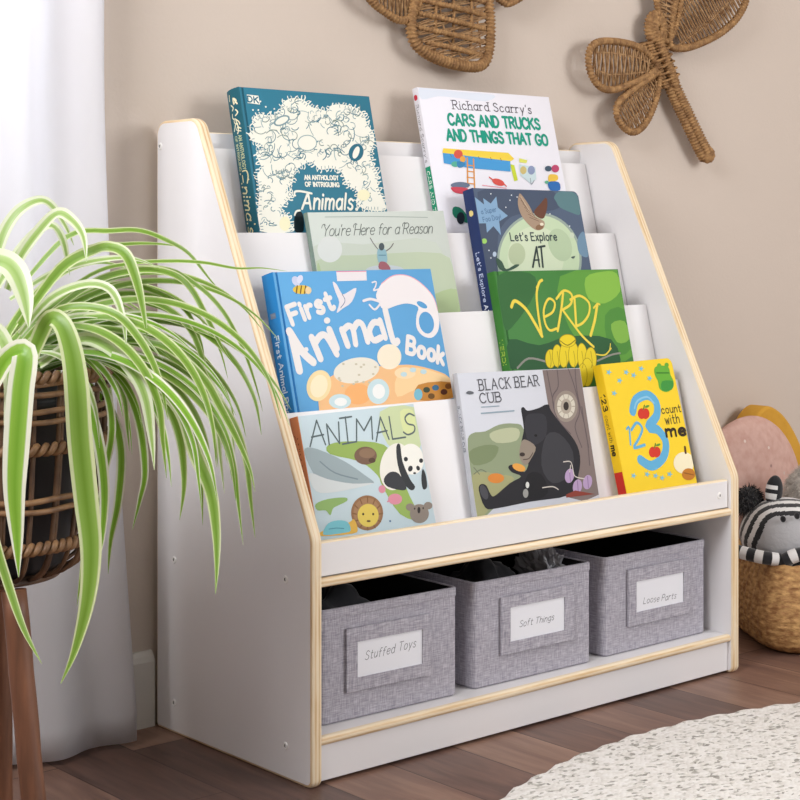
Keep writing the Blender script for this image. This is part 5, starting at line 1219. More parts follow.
  ['P','e6ddc8',1,[153.4,227.4,152.8,226.4,151.6,225.5,150.0,224.9,148.2,224.7,146.5,224.9,145.1,225.4,144.3,226.3,144.2,227.3,144.8,228.3,146.0,229.2,147.6,229.8,149.4,230.0,151.2,229.8,152.5,229.2,153.3,228.4]],
  ['T','3d4b4c',"Let's Explore",13.5,2.37,'b',[68.1,198.1,179.5,199.1]],
  ['S','34403f',3.93,[109.3,152.6,126.5,187.1]],
  ['S','34403f',3.55,[126.5,187.1,125.7,153.2]],
  ['S','34403f',2.76,[113.8,164.3,127.6,164.9]],
  ['S','34403f',3.58,[131.0,187.1,147.0,189.1]],
  ['S','34403f',3.96,[137.4,187.1,133.7,152.5]],
  ['P','3f5a4c',1,[26.3,168.6,38.8,162.1,45.5,149.3,68.4,157.1,77.9,156.1,62.1,149.2,40.2,145.5,27.9,152.7]],
  ['P','9ccf6a',1,[11.6,197.3,10.8,195.6,9.1,194.1,7.0,193.1,4.6,192.8,2.4,193.1,1.0,194.1,1.0,195.5,1.0,197.2,1.0,199.0,2.0,200.4,4.2,201.4,6.6,201.7,8.8,201.4,10.5,200.4,11.5,199.0]],
  ['P','b9c8dc',1,[28.6,175.0,27.9,173.2,26.7,171.8,25.0,170.8,23.3,170.5,21.7,170.9,20.5,171.8,19.9,173.3,20.0,175.0,20.7,176.7,22.0,178.1,23.6,179.1,25.3,179.4,26.9,179.1,28.1,178.1,28.7,176.7]],
  ['P','c9d6c0',1,[224.5,207.9,223.5,205.8,221.9,204.1,219.7,202.9,217.5,202.5,215.4,202.9,213.8,204.1,213.0,205.8,213.1,207.9,214.0,209.9,215.7,211.7,217.8,212.8,220.1,213.2,222.2,212.9,223.8,211.7,224.6,210.0]],
  ['P','50605c',1,[207.4,169.5,218.2,171.1,212.3,166.5]],
  ['P','dfe6ec',1,[40.4,278.7,40.2,278.2,39.8,277.9,39.2,277.6,38.6,277.5,38.0,277.6,37.6,277.8,37.3,278.2,37.3,278.6,37.5,279.0,37.9,279.4,38.5,279.7,39.1,279.8,39.7,279.7,40.1,279.5,40.4,279.1]],
  ['P','dfe6ec',1,[88.7,277.4,88.5,277.0,88.1,276.6,87.5,276.4,86.9,276.3,86.3,276.3,85.8,276.6,85.6,276.9,85.6,277.4,85.8,277.8,86.2,278.2,86.8,278.5,87.4,278.6,88.0,278.5,88.4,278.2,88.7,277.9]],
  ['P','dfe6ec',1,[83.1,268.5,82.9,268.0,82.4,267.7,81.9,267.4,81.3,267.3,80.7,267.4,80.2,267.6,80.0,268.0,80.0,268.4,80.2,268.9,80.6,269.2,81.2,269.5,81.8,269.6,82.4,269.5,82.8,269.3,83.1,268.9]],
  ['P','dfe6ec',1,[70.4,255.8,70.2,255.4,69.8,255.0,69.2,254.8,68.6,254.7,68.0,254.8,67.6,255.0,67.3,255.4,67.3,255.8,67.5,256.2,67.9,256.6,68.5,256.9,69.1,257.0,69.7,256.9,70.1,256.6,70.4,256.3]],
  ['P','dfe6ec',1,[101.5,274.4,101.2,274.0,100.8,273.6,100.2,273.3,99.6,273.2,99.0,273.3,98.6,273.6,98.3,273.9,98.3,274.4,98.5,274.8,99.0,275.2,99.5,275.4,100.1,275.5,100.7,275.5,101.2,275.2,101.4,274.9]],
  ['P','dfe6ec',1,[174.7,245.9,174.5,245.4,174.1,245.1,173.5,244.8,172.8,244.7,172.2,244.8,171.8,245.0,171.5,245.4,171.5,245.9,171.7,246.3,172.2,246.7,172.7,246.9,173.4,247.0,174.0,247.0,174.5,246.7,174.7,246.3]],
  ['P','dfe6ec',1,[218.9,224.7,218.6,224.2,218.2,223.8,217.6,223.6,216.9,223.5,216.3,223.5,215.8,223.8,215.6,224.2,215.6,224.6,215.8,225.1,216.3,225.5,216.9,225.7,217.5,225.8,218.1,225.7,218.6,225.5,218.9,225.1]],
  ['P','dfe6ec',1,[14.3,181.4,14.1,180.9,13.7,180.6,13.1,180.3,12.5,180.2,12.0,180.3,11.5,180.6,11.3,180.9,11.3,181.4,11.5,181.8,11.9,182.1,12.4,182.4,13.0,182.5,13.6,182.4,14.0,182.1,14.3,181.8]],
  ['P','dfe6ec',1,[15.8,168.6,15.5,168.2,15.1,167.8,14.6,167.6,14.0,167.5,13.4,167.6,13.0,167.9,12.8,168.2,12.7,168.6,13.0,169.1,13.4,169.4,13.9,169.7,14.5,169.7,15.1,169.7,15.5,169.4,15.7,169.1]],
 ],
 'first': [
  ['P','c9cfe8',1,[45.7,271.7,46.6,268.9,46.3,266.1,45.0,263.7,42.8,262.2,40.1,261.8,37.3,262.4,34.8,264.1,33.0,266.5,32.2,269.3,32.4,272.1,33.7,274.4,35.9,275.9,38.6,276.4,41.4,275.8,43.9,274.1]],
  ['P','d6daee',1,[51.9,270.5,50.1,268.4,47.8,266.8,45.5,266.1,43.4,266.2,41.9,267.3,41.2,269.1,41.4,271.3,42.5,273.6,44.3,275.7,46.6,277.3,48.9,278.0,51.0,277.9,52.5,276.8,53.2,275.1,53.0,272.8]],
  ['P','e6c24a',1,[63.9,255.9,62.1,253.4,58.1,251.4,52.5,250.1,46.1,249.7,39.9,250.4,35.0,252.0,31.9,254.2,31.1,256.8,32.9,259.3,36.8,261.3,42.4,262.6,48.8,263.0,54.9,262.3,60.0,260.8,63.1,258.5]],
  ['S','6b5124',2.19,[40.3,262.0,36.3,251.2]],
  ['S','6b5124',2.2,[48.0,261.8,43.9,251.0]],
  ['S','6b5124',2.21,[55.8,261.6,51.6,250.8]],
  ['P','e9cfa0',1,[65.1,254.7,64.2,252.6,62.6,250.9,60.5,249.8,58.2,249.4,56.0,249.9,54.4,251.1,53.5,252.9,53.5,255.0,54.3,257.1,55.9,258.9,58.1,260.0,60.4,260.4,62.5,259.9,64.2,258.6,65.1,256.8]],
  ['P','e6e0e4',1,[107.5,266.4,114.3,262.6,120.5,249.3,127.3,247.9,151.0,256.5,137.9,235.6,117.5,225.5,105.4,219.9,113.6,235.5,109.5,251.6]],
  ['S','6a7a9a',1.13,[121.3,248.1,125.0,237.2,114.3,226.8]],
  ['P','e8e2e5',0,[117.5,282.3,176.2,282.3,174.0,267.3,116.3,267.4]],
  ['S','e58aa0',1.38,[118.3,281.8,175.5,281.5]],
  ['P','ebe6e7',1,[187.4,245.5,204.5,263.4,228.1,274.0,257.5,273.4,282.1,261.6,301.9,240.2,307.3,216.9,307.3,200.3,299.6,183.2,283.6,174.0,265.6,178.9,257.3,192.0,261.5,210.3,267.8,223.3,247.5,229.4,225.5,227.2,197.9,221.6,189.9,233.2]],
  ['S','e9a9b4',1.45,[201.4,261.4,228.0,273.6,257.4,273.0,281.9,260.8,302.3,239.4,307.3,216.1]],
  ['P','5b9fd2',1,[294.9,199.9,294.0,193.2,290.9,187.3,286.0,183.1,280.2,181.1,274.2,181.7,269.1,184.8,265.5,190.0,264.0,196.3,264.9,202.9,267.9,208.8,272.7,213.1,278.6,215.1,284.5,214.6,289.7,211.5,293.4,206.3]],
  ['P','5b9fd2',1,[286.0,221.5,283.9,220.5,280.7,220.5,276.9,221.3,273.1,222.9,269.8,225.0,267.6,227.3,266.7,229.5,267.4,231.2,269.4,232.2,272.6,232.3,276.4,231.4,280.2,229.9,283.5,227.7,285.8,225.4,286.6,223.2]],
  ['S','e8e2e5',4.17,[160.5,236.1,175.5,238.5,192.7,233.9]],
  ['S','e8e2e5',3.25,[171.0,229.7,179.7,222.2,191.8,229.9]],
  ['S','e8e2e5',2.34,[183.6,263.8,191.7,264.9,189.0,257.6,183.6,251.6,194.4,253.4]],
  ['T','e9e5e3','First',26.1,7.48,'r',[21.0,205.5,102.7,226.4]],
  ['S','e9e5e3',12.86,[15.8,186.5,19.5,138.5]],
  ['S','e9e5e3',12.95,[12.8,195.5,30.5,164.7,46.6,149.2]],
  ['S','e9e5e3',6.89,[15.6,161.6,38.4,168.1]],
  ['S','e9e5e3',11.35,[51.4,184.9,61.0,153.4]],
  ['S','e9e5e3',10.57,[54.2,175.1,67.9,186.9,79.2,184.8,92.5,158.4]],
  ['S','e9e5e3',11.54,[86.3,195.1,94.3,167.3]],
  ['S','e9e5e3',10.76,[109.9,194.1,115.9,170.1]],
  ['S','e9e5e3',9.92,[110.5,192.1,123.6,199.4,130.9,193.2,131.3,171.4]],
  ['S','e9e5e3',10.01,[130.9,193.2,142.2,203.5,151.3,198.3,155.3,174.2]],
  ['S','e9e5e3',10.13,[185.5,201.0,172.8,202.3,162.3,189.9,166.9,175.7,182.2,179.0]],
  ['S','e9e5e3',10.2,[186.3,205.0,190.9,178.6]],
  ['S','e9e5e3',11.21,[200.3,220.7,205.4,172.7,214.2,172.3]],
  ['P','e9e5e3',1,[90.6,208.6,89.7,206.9,88.2,205.4,86.0,204.5,83.7,204.2,81.5,204.6,79.8,205.7,78.9,207.3,78.8,209.1,79.6,210.9,81.2,212.3,83.3,213.3,85.6,213.6,87.8,213.1,89.5,212.0,90.5,210.5]],
  ['T','e9e5e3','Book',25.7,7.14,'r',[228.8,154.5,298.7,132.8]],
  ['P','edbd88',1,[43.8,83.5,53.8,113.4,86.7,130.6,133.6,139.7,183.8,134.8,226.0,135.3,272.3,125.7,307.3,109.8,307.3,78.8,189.9,68.8,60.5,75.4]],
  ['P','f0cf9c',1,[201.4,119.8,246.0,129.3,307.3,109.8,307.3,96.7,238.7,97.4,194.3,88.3]],
  ['P','eed9a6',1,[70.5,108.5,64.3,100.7,56.0,95.1,46.9,92.4,38.2,93.0,31.5,96.9,27.5,103.4,27.0,111.6,29.9,120.2,36.0,128.0,44.2,133.7,53.3,136.5,62.0,135.9,69.0,132.1,73.0,125.5,73.5,117.2]],
  ['P','f3e6c4',1,[64.1,109.5,59.6,103.8,53.7,99.6,47.3,97.6,41.2,98.0,36.5,100.7,33.9,105.4,33.6,111.4,35.9,117.7,40.3,123.4,46.1,127.6,52.6,129.8,58.7,129.4,63.5,126.7,66.2,121.9,66.4,115.9]],
  ['P','f0e6cf',1,[216.1,147.9,212.7,140.7,206.1,134.8,197.4,131.1,188.0,130.2,179.3,132.2,172.6,136.7,168.8,143.1,168.6,150.4,172.0,157.6,178.5,163.5,187.1,167.2,196.5,168.2,205.3,166.4,212.2,161.8,216.0,155.3]],
  ['P','e6e2d4',1,[169.3,135.8,165.9,128.3,156.2,121.5,141.6,116.4,124.6,113.8,107.7,114.0,93.5,116.9,84.0,122.2,80.6,129.0,83.8,136.2,93.1,143.0,107.3,148.1,124.2,150.9,141.3,150.9,155.9,148.0,165.8,142.7]],
  ['P','f1d7ae',1,[238.9,121.6,236.5,118.3,231.3,115.8,224.0,114.3,215.9,114.1,208.1,115.3,201.8,117.6,197.9,120.6,197.1,124.1,199.4,127.3,204.5,129.9,211.7,131.4,219.9,131.6,227.7,130.4,234.1,128.1,238.1,125.0]],
  ['P','f0b070',1,[144.3,95.7,141.1,89.9,134.6,85.3,125.9,82.6,116.1,82.1,107.0,83.9,99.7,87.8,95.5,93.1,94.9,99.1,97.9,104.8,104.3,109.4,113.0,112.3,122.7,112.8,132.0,111.0,139.4,107.2,143.7,101.8]],
  ['P','c6dde2',1,[104.3,87.6,101.9,83.6,96.7,80.5,89.6,78.6,81.6,78.4,74.0,79.8,67.9,82.6,64.3,86.3,63.6,90.5,66.0,94.4,71.1,97.5,78.1,99.4,86.1,99.7,93.7,98.3,99.9,95.6,103.6,91.8]],
  ['P','c6dde2',1,[180.6,97.2,177.4,90.2,171.4,84.4,163.6,80.9,155.2,80.0,147.4,82.0,141.5,86.5,138.2,92.9,138.2,100.1,141.3,107.1,147.2,112.8,155.0,116.4,163.4,117.4,171.3,115.4,177.3,110.9,180.6,104.5]],
  ['P','eef0ee',1,[96.8,87.3,95.4,85.1,92.5,83.3,88.4,82.2,83.9,82.1,79.5,82.9,76.0,84.5,73.9,86.6,73.5,89.0,74.9,91.2,77.8,93.0,81.9,94.1,86.4,94.2,90.8,93.5,94.3,91.9,96.4,89.7]],
  ['P','eef0ee',1,[172.5,97.8,170.6,93.7,167.2,90.3,162.7,88.2,157.9,87.7,153.5,88.9,150.1,91.5,148.2,95.2,148.2,99.4,150.0,103.5,153.4,106.8,157.9,109.0,162.7,109.5,167.2,108.4,170.6,105.7,172.5,102.0]],
  ['P','c8c0a8',1,[91.8,122.8,91.5,122.3,90.9,121.8,90.0,121.5,89.1,121.5,88.1,121.6,87.4,122.0,87.0,122.5,86.9,123.1,87.2,123.7,87.9,124.2,88.7,124.5,89.7,124.5,90.6,124.3,91.3,124.0,91.7,123.4]],
  ['P','c8c0a8',1,[91.2,121.8,90.9,121.2,90.2,120.7,89.4,120.5,88.4,120.4,87.5,120.6,86.8,121.0,86.4,121.5,86.3,122.1,86.6,122.7,87.2,123.1,88.1,123.4,89.1,123.5,90.0,123.3,90.7,122.9,91.1,122.4]],
  ['P','c8c0a8',1,[130.3,125.2,130.0,124.6,129.4,124.2,128.5,123.9,127.5,123.8,126.6,124.0,125.9,124.4,125.4,124.9,125.4,125.5,125.7,126.1,126.3,126.6,127.2,126.9,128.2,126.9,129.1,126.7,129.9,126.4,130.3,125.8]],
  ['P','c8c0a8',1,[104.1,143.0,103.8,142.4,103.2,141.9,102.3,141.7,101.3,141.6,100.4,141.8,99.7,142.1,99.3,142.7,99.2,143.3,99.5,143.8,100.1,144.3,101.0,144.6,102.0,144.7,102.9,144.5,103.6,144.1,104.1,143.6]],
  ['P','c8c0a8',1,[128.1,141.4,127.8,140.8,127.2,140.4,126.3,140.1,125.3,140.0,124.4,140.2,123.6,140.6,123.2,141.1,123.1,141.7,123.5,142.3,124.1,142.7,125.0,143.0,126.0,143.1,126.9,142.9,127.6,142.6,128.1,142.0]],
  ['P','c8c0a8',1,[124.9,115.4,124.6,114.8,124.0,114.3,123.1,114.0,122.1,114.0,121.2,114.1,120.4,114.5,120.0,115.1,120.0,115.7,120.3,116.2,120.9,116.7,121.8,117.0,122.8,117.1,123.7,116.9,124.4,116.5,124.9,116.0]],
  ['P','c8c0a8',1,[142.8,139.9,142.5,139.3,141.8,138.8,140.9,138.5,139.9,138.5,139.0,138.6,138.3,139.0,137.8,139.5,137.8,140.2,138.1,140.7,138.7,141.2,139.6,141.5,140.6,141.6,141.6,141.4,142.3,141.0,142.7,140.5]],
  ['P','c8c0a8',1,[157.7,124.8,157.4,124.2,156.8,123.8,155.9,123.5,154.9,123.4,153.9,123.6,153.2,124.0,152.8,124.5,152.7,125.1,153.0,125.7,153.7,126.2,154.6,126.5,155.6,126.5,156.5,126.4,157.2,126.0,157.7,125.4]],
  ['P','c8c0a8',1,[95.6,110.8,95.3,110.2,94.7,109.8,93.8,109.5,92.8,109.4,91.9,109.6,91.2,110.0,90.8,110.5,90.7,111.1,91.0,111.7,91.7,112.1,92.5,112.4,93.5,112.5,94.4,112.3,95.1,111.9,95.5,111.4]],
  ['P','c8c0a8',1,[147.3,113.0,147.0,112.4,146.3,111.9,145.4,111.6,144.5,111.6,143.5,111.7,142.8,112.1,142.3,112.7,142.3,113.3,142.6,113.9,143.3,114.3,144.1,114.6,145.1,114.7,146.1,114.5,146.8,114.1,147.2,113.6]],
  ['P','c8c0a8',1,[117.1,112.5,116.7,111.9,116.1,111.4,115.2,111.1,114.3,111.1,113.3,111.3,112.6,111.6,112.2,112.2,112.1,112.8,112.4,113.4,113.1,113.8,113.9,114.1,114.9,114.2,115.8,114.0,116.6,113.6,117.0,113.1]],
  ['P','c8c0a8',1,[93.1,119.3,92.8,118.7,92.2,118.3,91.3,118.0,90.4,117.9,89.5,118.1,88.7,118.5,88.3,119.0,88.3,119.6,88.6,120.2,89.2,120.7,90.1,120.9,91.0,121.0,91.9,120.8,92.6,120.4,93.1,119.9]],
  ['P','c8c0a8',1,[122.0,115.1,121.7,114.5,121.1,114.0,120.2,113.7,119.2,113.7,118.3,113.9,117.6,114.2,117.1,114.8,117.1,115.4,117.4,116.0,118.0,116.4,118.9,116.7,119.9,116.8,120.8,116.6,121.5,116.2,122.0,115.7]],
  ['P','c8c0a8',1,[136.6,114.3,136.2,113.7,135.6,113.2,134.7,112.9,133.7,112.9,132.8,113.1,132.1,113.4,131.6,114.0,131.6,114.6,131.9,115.2,132.5,115.6,133.4,115.9,134.4,116.0,135.3,115.8,136.1,115.4,136.5,114.9]],
  ['P','c8c0a8',1,[136.6,136.6,136.3,136.0,135.6,135.6,134.7,135.3,133.7,135.2,132.8,135.4,132.1,135.8,131.6,136.3,131.6,136.9,131.9,137.5,132.5,138.0,133.4,138.2,134.4,138.3,135.3,138.1,136.1,137.8,136.5,137.2]],
  ['P','c8c0a8',1,[164.0,135.1,163.7,134.5,163.0,134.1,162.1,133.8,161.2,133.7,160.2,133.9,159.5,134.3,159.0,134.8,159.0,135.4,159.3,136.0,159.9,136.5,160.8,136.8,161.8,136.8,162.8,136.7,163.5,136.3,164.0,135.7]],
  ['P','bcd6de',1,[221.1,120.6,220.3,119.3,218.7,118.2,216.5,117.6,214.0,117.4,211.7,117.9,209.8,118.7,208.7,120.0,208.6,121.4,209.3,122.7,211.0,123.8,213.2,124.4,215.6,124.6,218.0,124.2,219.8,123.3,220.9,122.0]],
  ['P','bcd6de',1,[241.1,126.3,240.3,125.0,238.6,123.9,236.4,123.2,233.9,123.1,231.5,123.5,229.7,124.4,228.6,125.6,228.4,127.0,229.2,128.4,230.8,129.5,233.1,130.1,235.5,130.3,237.9,129.9,239.8,129.0,240.9,127.7]],
  ['P','bcd6de',1,[261.7,122.3,260.9,120.9,259.2,119.8,257.0,119.2,254.4,119.0,252.1,119.4,250.2,120.4,249.1,121.6,248.9,123.0,249.7,124.4,251.4,125.4,253.6,126.1,256.1,126.2,258.5,125.8,260.4,124.9,261.5,123.7]],
  ['P','bf8338',1,[240.0,103.3,307.3,103.0,307.3,79.6,237.3,79.8]],
  ['P','3a4634',1,[262.2,94.2,261.3,92.6,259.4,91.2,257.0,90.4,254.2,90.3,251.7,90.8,249.6,91.9,248.5,93.4,248.3,95.1,249.3,96.8,251.1,98.1,253.5,98.9,256.3,99.0,258.8,98.5,260.9,97.4,262.0,95.9]],
  ['P','3a6a8a',1,[281.2,96.2,280.2,94.5,278.4,93.2,275.9,92.4,273.1,92.3,270.5,92.8,268.5,93.9,267.3,95.4,267.2,97.1,268.1,98.8,270.0,100.1,272.5,100.9,275.2,101.1,277.8,100.6,279.9,99.5,281.0,97.9]],
  ['P','5a3326',1,[297.0,88.6,296.0,87.0,294.1,85.6,291.6,84.8,288.9,84.7,286.3,85.2,284.2,86.3,283.0,87.8,282.9,89.6,283.8,91.2,285.7,92.5,288.2,93.4,291.0,93.5,293.6,93.0,295.6,91.9,296.8,90.4]],
  ['P','6a4a20',1,[269.5,84.0,268.6,82.3,266.8,81.0,264.3,80.2,261.6,80.1,259.0,80.6,257.0,81.7,255.8,83.2,255.7,84.9,256.6,86.6,258.4,87.9,260.9,88.7,263.6,88.8,266.2,88.3,268.2,87.2,269.4,85.7]],
  ['P','7a4a20',1,[307.3,96.9,307.3,95.2,305.5,93.9,303.0,93.1,300.2,92.9,297.6,93.4,295.5,94.5,294.3,96.1,294.2,97.8,295.1,99.5,297.0,100.8,299.5,101.6,302.3,101.8,305.0,101.3,307.0,100.2,307.3,98.6]],
  ['P','78b8cc',1,[245.1,88.1,243.7,84.8,241.2,82.1,238.0,80.4,234.6,79.9,231.6,80.8,229.3,82.9,228.1,85.8,228.2,89.2,229.7,92.5,232.1,95.2,235.3,96.9,238.7,97.4,241.7,96.5,244.1,94.4,245.2,91.5]],
 ],
 'verdi': [
  ['P','5f9a3f',1,[150.2,265.5,294.7,274.9,296.4,204.7,296.4,123.2,210.7,119.7,151.4,178.5]],
  ['P','86b84a',1,[211.8,261.9,255.6,271.7,291.6,268.5,292.8,236.7,249.6,216.6,210.4,225.5]],
  ['P','4f8a3c',1,[244.4,195.9,296.4,204.7,296.4,136.3,243.5,131.0]],
  ['P','2f5c39',1,[8.3,164.0,74.1,151.3,147.9,163.3,249.2,154.1,259.5,104.4,199.6,105.0,1.0,116.6]],
  ['P','376a3a',1,[4.0,267.8,80.4,271.7,87.6,241.2,19.3,183.3,1.0,188.9]],
  ['P','7fb04a',1,[255.6,179.9,291.1,183.9,294.7,152.2,263.0,148.3]],
  ['S','ead24e',5.98,[25.3,216.7,35.7,226.4,56.7,212.8,72.2,188.8,84.4,165.9]],
  ['S','ead24e',4.86,[84.4,165.9,84.0,201.0,87.8,236.1,97.8,255.1,105.9,259.6]],
  ['S','ead24e',3.66,[99.6,257.1,90.3,247.2]],
  ['S','ead24e',4.27,[98.8,198.0,119.1,205.9,126.9,221.0,114.2,227.9,98.9,210.6,96.5,188.0,104.8,175.1,121.0,177.5]],
  ['S','ead24e',4.94,[122.9,173.4,140.0,209.4,150.8,237.2]],
  ['S','ead24e',4.36,[132.7,227.4,153.1,240.8,170.5,234.2,165.1,217.9,142.6,208.3]],
  ['S','ead24e',4.36,[143.8,207.2,160.4,185.8,180.3,162.0,203.0,143.2]],
  ['S','ead24e',5.0,[175.9,226.3,169.0,178.8]],
  ['S','ead24e',4.4,[165.4,225.1,189.6,231.2,209.5,218.8,204.9,199.7,186.6,184.9,167.7,179.4]],
  ['S','ead24e',3.2,[219.1,209.2,229.8,216.1,235.5,214.9]],
  ['S','ead24e',5.71,[229.6,215.1,217.2,189.0,200.4,162.8]],
  ['S','ead24e',2.54,[205.8,130.2,227.7,128.2,245.4,138.7]],
  ['S','ead24e',1.91,[231.7,129.0,241.0,136.3,245.8,146.5]],
  ['S','8f8f86',3.55,[16.7,116.6,45.2,130.9,83.2,124.0]],
  ['S','8f8f86',3.18,[206.0,118.9,242.6,127.4,265.9,129.5]],
  ['P','a8901a',1,[107.9,127.3,105.5,121.3,101.6,116.3,96.8,113.1,91.7,112.2,87.2,113.6,83.9,117.2,82.4,122.5,82.8,128.5,85.2,134.5,89.1,139.5,93.9,142.8,99.0,143.7,103.5,142.3,106.8,138.7,108.4,133.4]],
  ['P','e6cf2c',1,[106.5,127.4,104.3,121.7,100.8,117.1,96.4,114.0,91.9,113.1,87.9,114.5,85.1,117.9,83.8,122.8,84.2,128.5,86.4,134.1,89.9,138.8,94.2,141.8,98.8,142.8,102.8,141.4,105.7,138.0,107.0,133.1]],
  ['P','a8901a',1,[123.9,131.6,121.2,124.4,117.2,118.4,112.4,114.5,107.5,113.3,103.3,115.0,100.4,119.3,99.2,125.5,100.0,132.7,102.5,139.9,106.5,145.8,111.4,149.8,116.3,151.0,120.5,149.4,123.5,145.1,124.6,138.8]],
  ['P','e6cf2c',1,[122.4,131.6,120.0,124.8,116.4,119.2,112.1,115.5,107.7,114.3,104.0,115.9,101.5,119.9,100.6,125.8,101.4,132.6,103.7,139.4,107.4,145.1,111.7,148.8,116.0,150.0,119.8,148.5,122.3,144.4,123.2,138.5]],
  ['P','a8901a',1,[142.7,132.4,138.6,124.0,133.3,117.1,127.5,112.8,122.1,111.7,117.9,113.9,115.6,119.1,115.5,126.6,117.6,135.2,121.6,143.5,126.9,150.5,132.7,154.9,138.2,156.0,142.4,153.8,144.7,148.6,144.8,141.0]],
  ['P','e6cf2c',1,[141.3,132.5,137.4,124.5,132.5,117.9,127.3,113.8,122.4,112.6,118.8,114.7,116.8,119.7,116.9,126.8,119.0,135.0,122.8,143.0,127.7,149.7,132.9,153.9,137.8,155.1,141.5,153.0,143.4,148.0,143.4,140.8]],
  ['P','a8901a',1,[164.1,131.2,161.2,123.1,156.8,116.5,151.5,112.1,146.2,110.8,141.7,112.7,138.6,117.4,137.5,124.3,138.4,132.4,141.3,140.4,145.7,147.1,150.9,151.4,156.2,152.8,160.8,151.0,163.9,146.3,165.1,139.3]],
  ['P','e6cf2c',1,[162.7,131.2,160.0,123.6,155.9,117.2,151.2,113.1,146.5,111.8,142.5,113.5,139.8,118.1,138.9,124.6,139.8,132.3,142.5,139.9,146.5,146.3,151.2,150.5,156.0,151.8,160.0,150.1,162.7,145.6,163.7,139.0]],
  ['P','a8901a',1,[185.0,126.9,182.9,117.6,179.2,109.7,174.3,104.5,169.1,102.6,164.3,104.4,160.6,109.6,158.7,117.4,158.7,126.6,160.8,135.8,164.5,143.7,169.3,149.0,174.6,151.0,179.4,149.2,183.1,144.0,185.1,136.2]],
  ['P','e6cf2c',1,[183.5,126.9,181.6,118.0,178.2,110.4,173.9,105.4,169.2,103.6,164.9,105.3,161.7,110.3,160.1,117.8,160.2,126.6,162.1,135.4,165.4,143.0,169.8,148.1,174.5,149.9,178.8,148.2,182.0,143.3,183.7,135.8]],
  ['P','a8901a',1,[205.1,121.0,202.0,113.0,197.1,106.3,191.3,101.9,185.3,100.6,180.1,102.5,176.6,107.3,175.1,114.3,175.9,122.5,179.0,130.5,183.8,137.2,189.6,141.6,195.6,143.0,200.8,141.1,204.4,136.3,205.9,129.2]],
  ['P','e6cf2c',1,[203.6,121.1,200.7,113.4,196.2,107.0,190.9,102.9,185.6,101.6,180.9,103.4,177.8,108.0,176.5,114.7,177.4,122.4,180.2,130.0,184.6,136.5,189.9,140.6,195.3,142.0,200.0,140.2,203.2,135.6,204.5,128.9]],
  ['P','a8901a',1,[162.6,155.1,160.0,150.9,154.8,147.5,147.8,145.4,139.9,144.9,132.5,146.1,126.6,148.8,123.1,152.5,122.6,156.8,125.1,160.9,130.3,164.3,137.3,166.5,145.1,167.0,152.6,165.9,158.6,163.2,162.1,159.4]],
  ['P','e6cf2c',1,[161.1,155.2,158.8,151.4,154.0,148.3,147.4,146.4,140.1,145.9,133.2,147.0,127.8,149.4,124.5,152.8,124.0,156.7,126.3,160.5,131.1,163.6,137.6,165.5,144.9,166.0,151.8,165.0,157.4,162.5,160.6,159.1]],
  ['P','a8901a',1,[192.6,100.2,189.1,91.1,183.8,83.5,177.3,78.6,170.8,77.1,165.2,79.3,161.3,84.8,159.8,92.7,160.8,102.0,164.2,111.1,169.5,118.7,175.9,123.7,182.4,125.2,188.1,123.1,192.0,117.6,193.6,109.5]],
  ['P','e6cf2c',1,[191.1,100.3,187.9,91.5,182.9,84.3,177.0,79.5,171.1,78.1,166.0,80.2,162.5,85.4,161.2,93.0,162.2,101.9,165.4,110.6,170.3,117.9,176.2,122.7,182.2,124.2,187.3,122.2,190.8,116.9,192.2,109.2]],
  ['P','a8901a',1,[176.1,96.1,173.4,88.5,169.3,82.1,164.6,78.0,159.8,76.8,155.8,78.6,153.1,83.1,152.2,89.7,153.1,97.3,155.8,104.9,159.9,111.2,164.6,115.4,169.4,116.7,173.5,114.9,176.2,110.4,177.1,103.8]],
  ['P','e6cf2c',1,[174.7,96.1,172.2,88.9,168.5,82.9,164.2,79.0,160.1,77.8,156.6,79.4,154.3,83.7,153.6,90.0,154.6,97.2,157.1,104.5,160.7,110.5,165.0,114.4,169.2,115.7,172.7,114.0,175.0,109.7,175.7,103.5]],
  ['S','b59c1e',1.51,[96.1,140.4,95.6,122.9,91.2,113.2]],
  ['S','b59c1e',1.52,[113.6,139.6,113.1,122.0,108.7,112.3]],
  ['S','b59c1e',1.53,[133.4,138.7,132.8,121.1,128.4,111.2]],
  ['S','b59c1e',1.54,[152.6,137.8,152.1,120.1,147.5,110.2]],
  ['S','b59c1e',1.55,[172.1,136.9,171.5,119.1,166.9,109.2]],
  ['S','b59c1e',1.56,[193.9,135.9,193.2,118.0,188.6,108.1]],
  ['S','8a7a1a',1.85,[124.7,156.7,140.7,148.4,160.7,156.2]],
 ],
 'animals': [
  ['P','c9d6a8',1,[150.6,203.1,217.0,204.3,217.0,148.4,192.7,136.4,153.4,155.0]],
  ['P','97b35e',1,[45.9,164.9,89.7,165.6,146.2,155.0,161.4,128.6,177.5,75.7,188.5,41.6,152.6,53.3,129.5,95.8,124.0,112.6,96.5,135.4,45.1,151.4]],
  ['P','d7e0a4',1,[188.8,199.9,213.5,199.6,211.4,171.7,190.3,166.2]],
  ['S','5a686b',2.39,[12.3,165.3,31.8,200.7]],
  ['S','5a686b',2.4,[31.8,200.7,40.1,165.4]],
  ['S','5a686b',2.4,[17.8,178.2,39.7,179.7]],
  ['S','5a686b',2.42,[46.7,164.8,48.4,193.9]],
  ['S','5a686b',2.43,[48.4,193.9,65.4,164.7]],
  ['S','5a686b',2.44,[65.4,164.7,70.5,194.8]],
  ['S','5a686b',2.46,[84.4,200.8,80.9,163.9]],
  ['S','5a686b',2.46,[73.5,199.9,95.9,200.5]],
  ['S','5a686b',2.45,[70.6,163.1,96.8,164.2]],
  ['S','5a686b',2.47,[97.1,165.6,104.3,196.1]],
  ['S','5a686b',2.49,[104.3,196.1,114.2,178.5]],
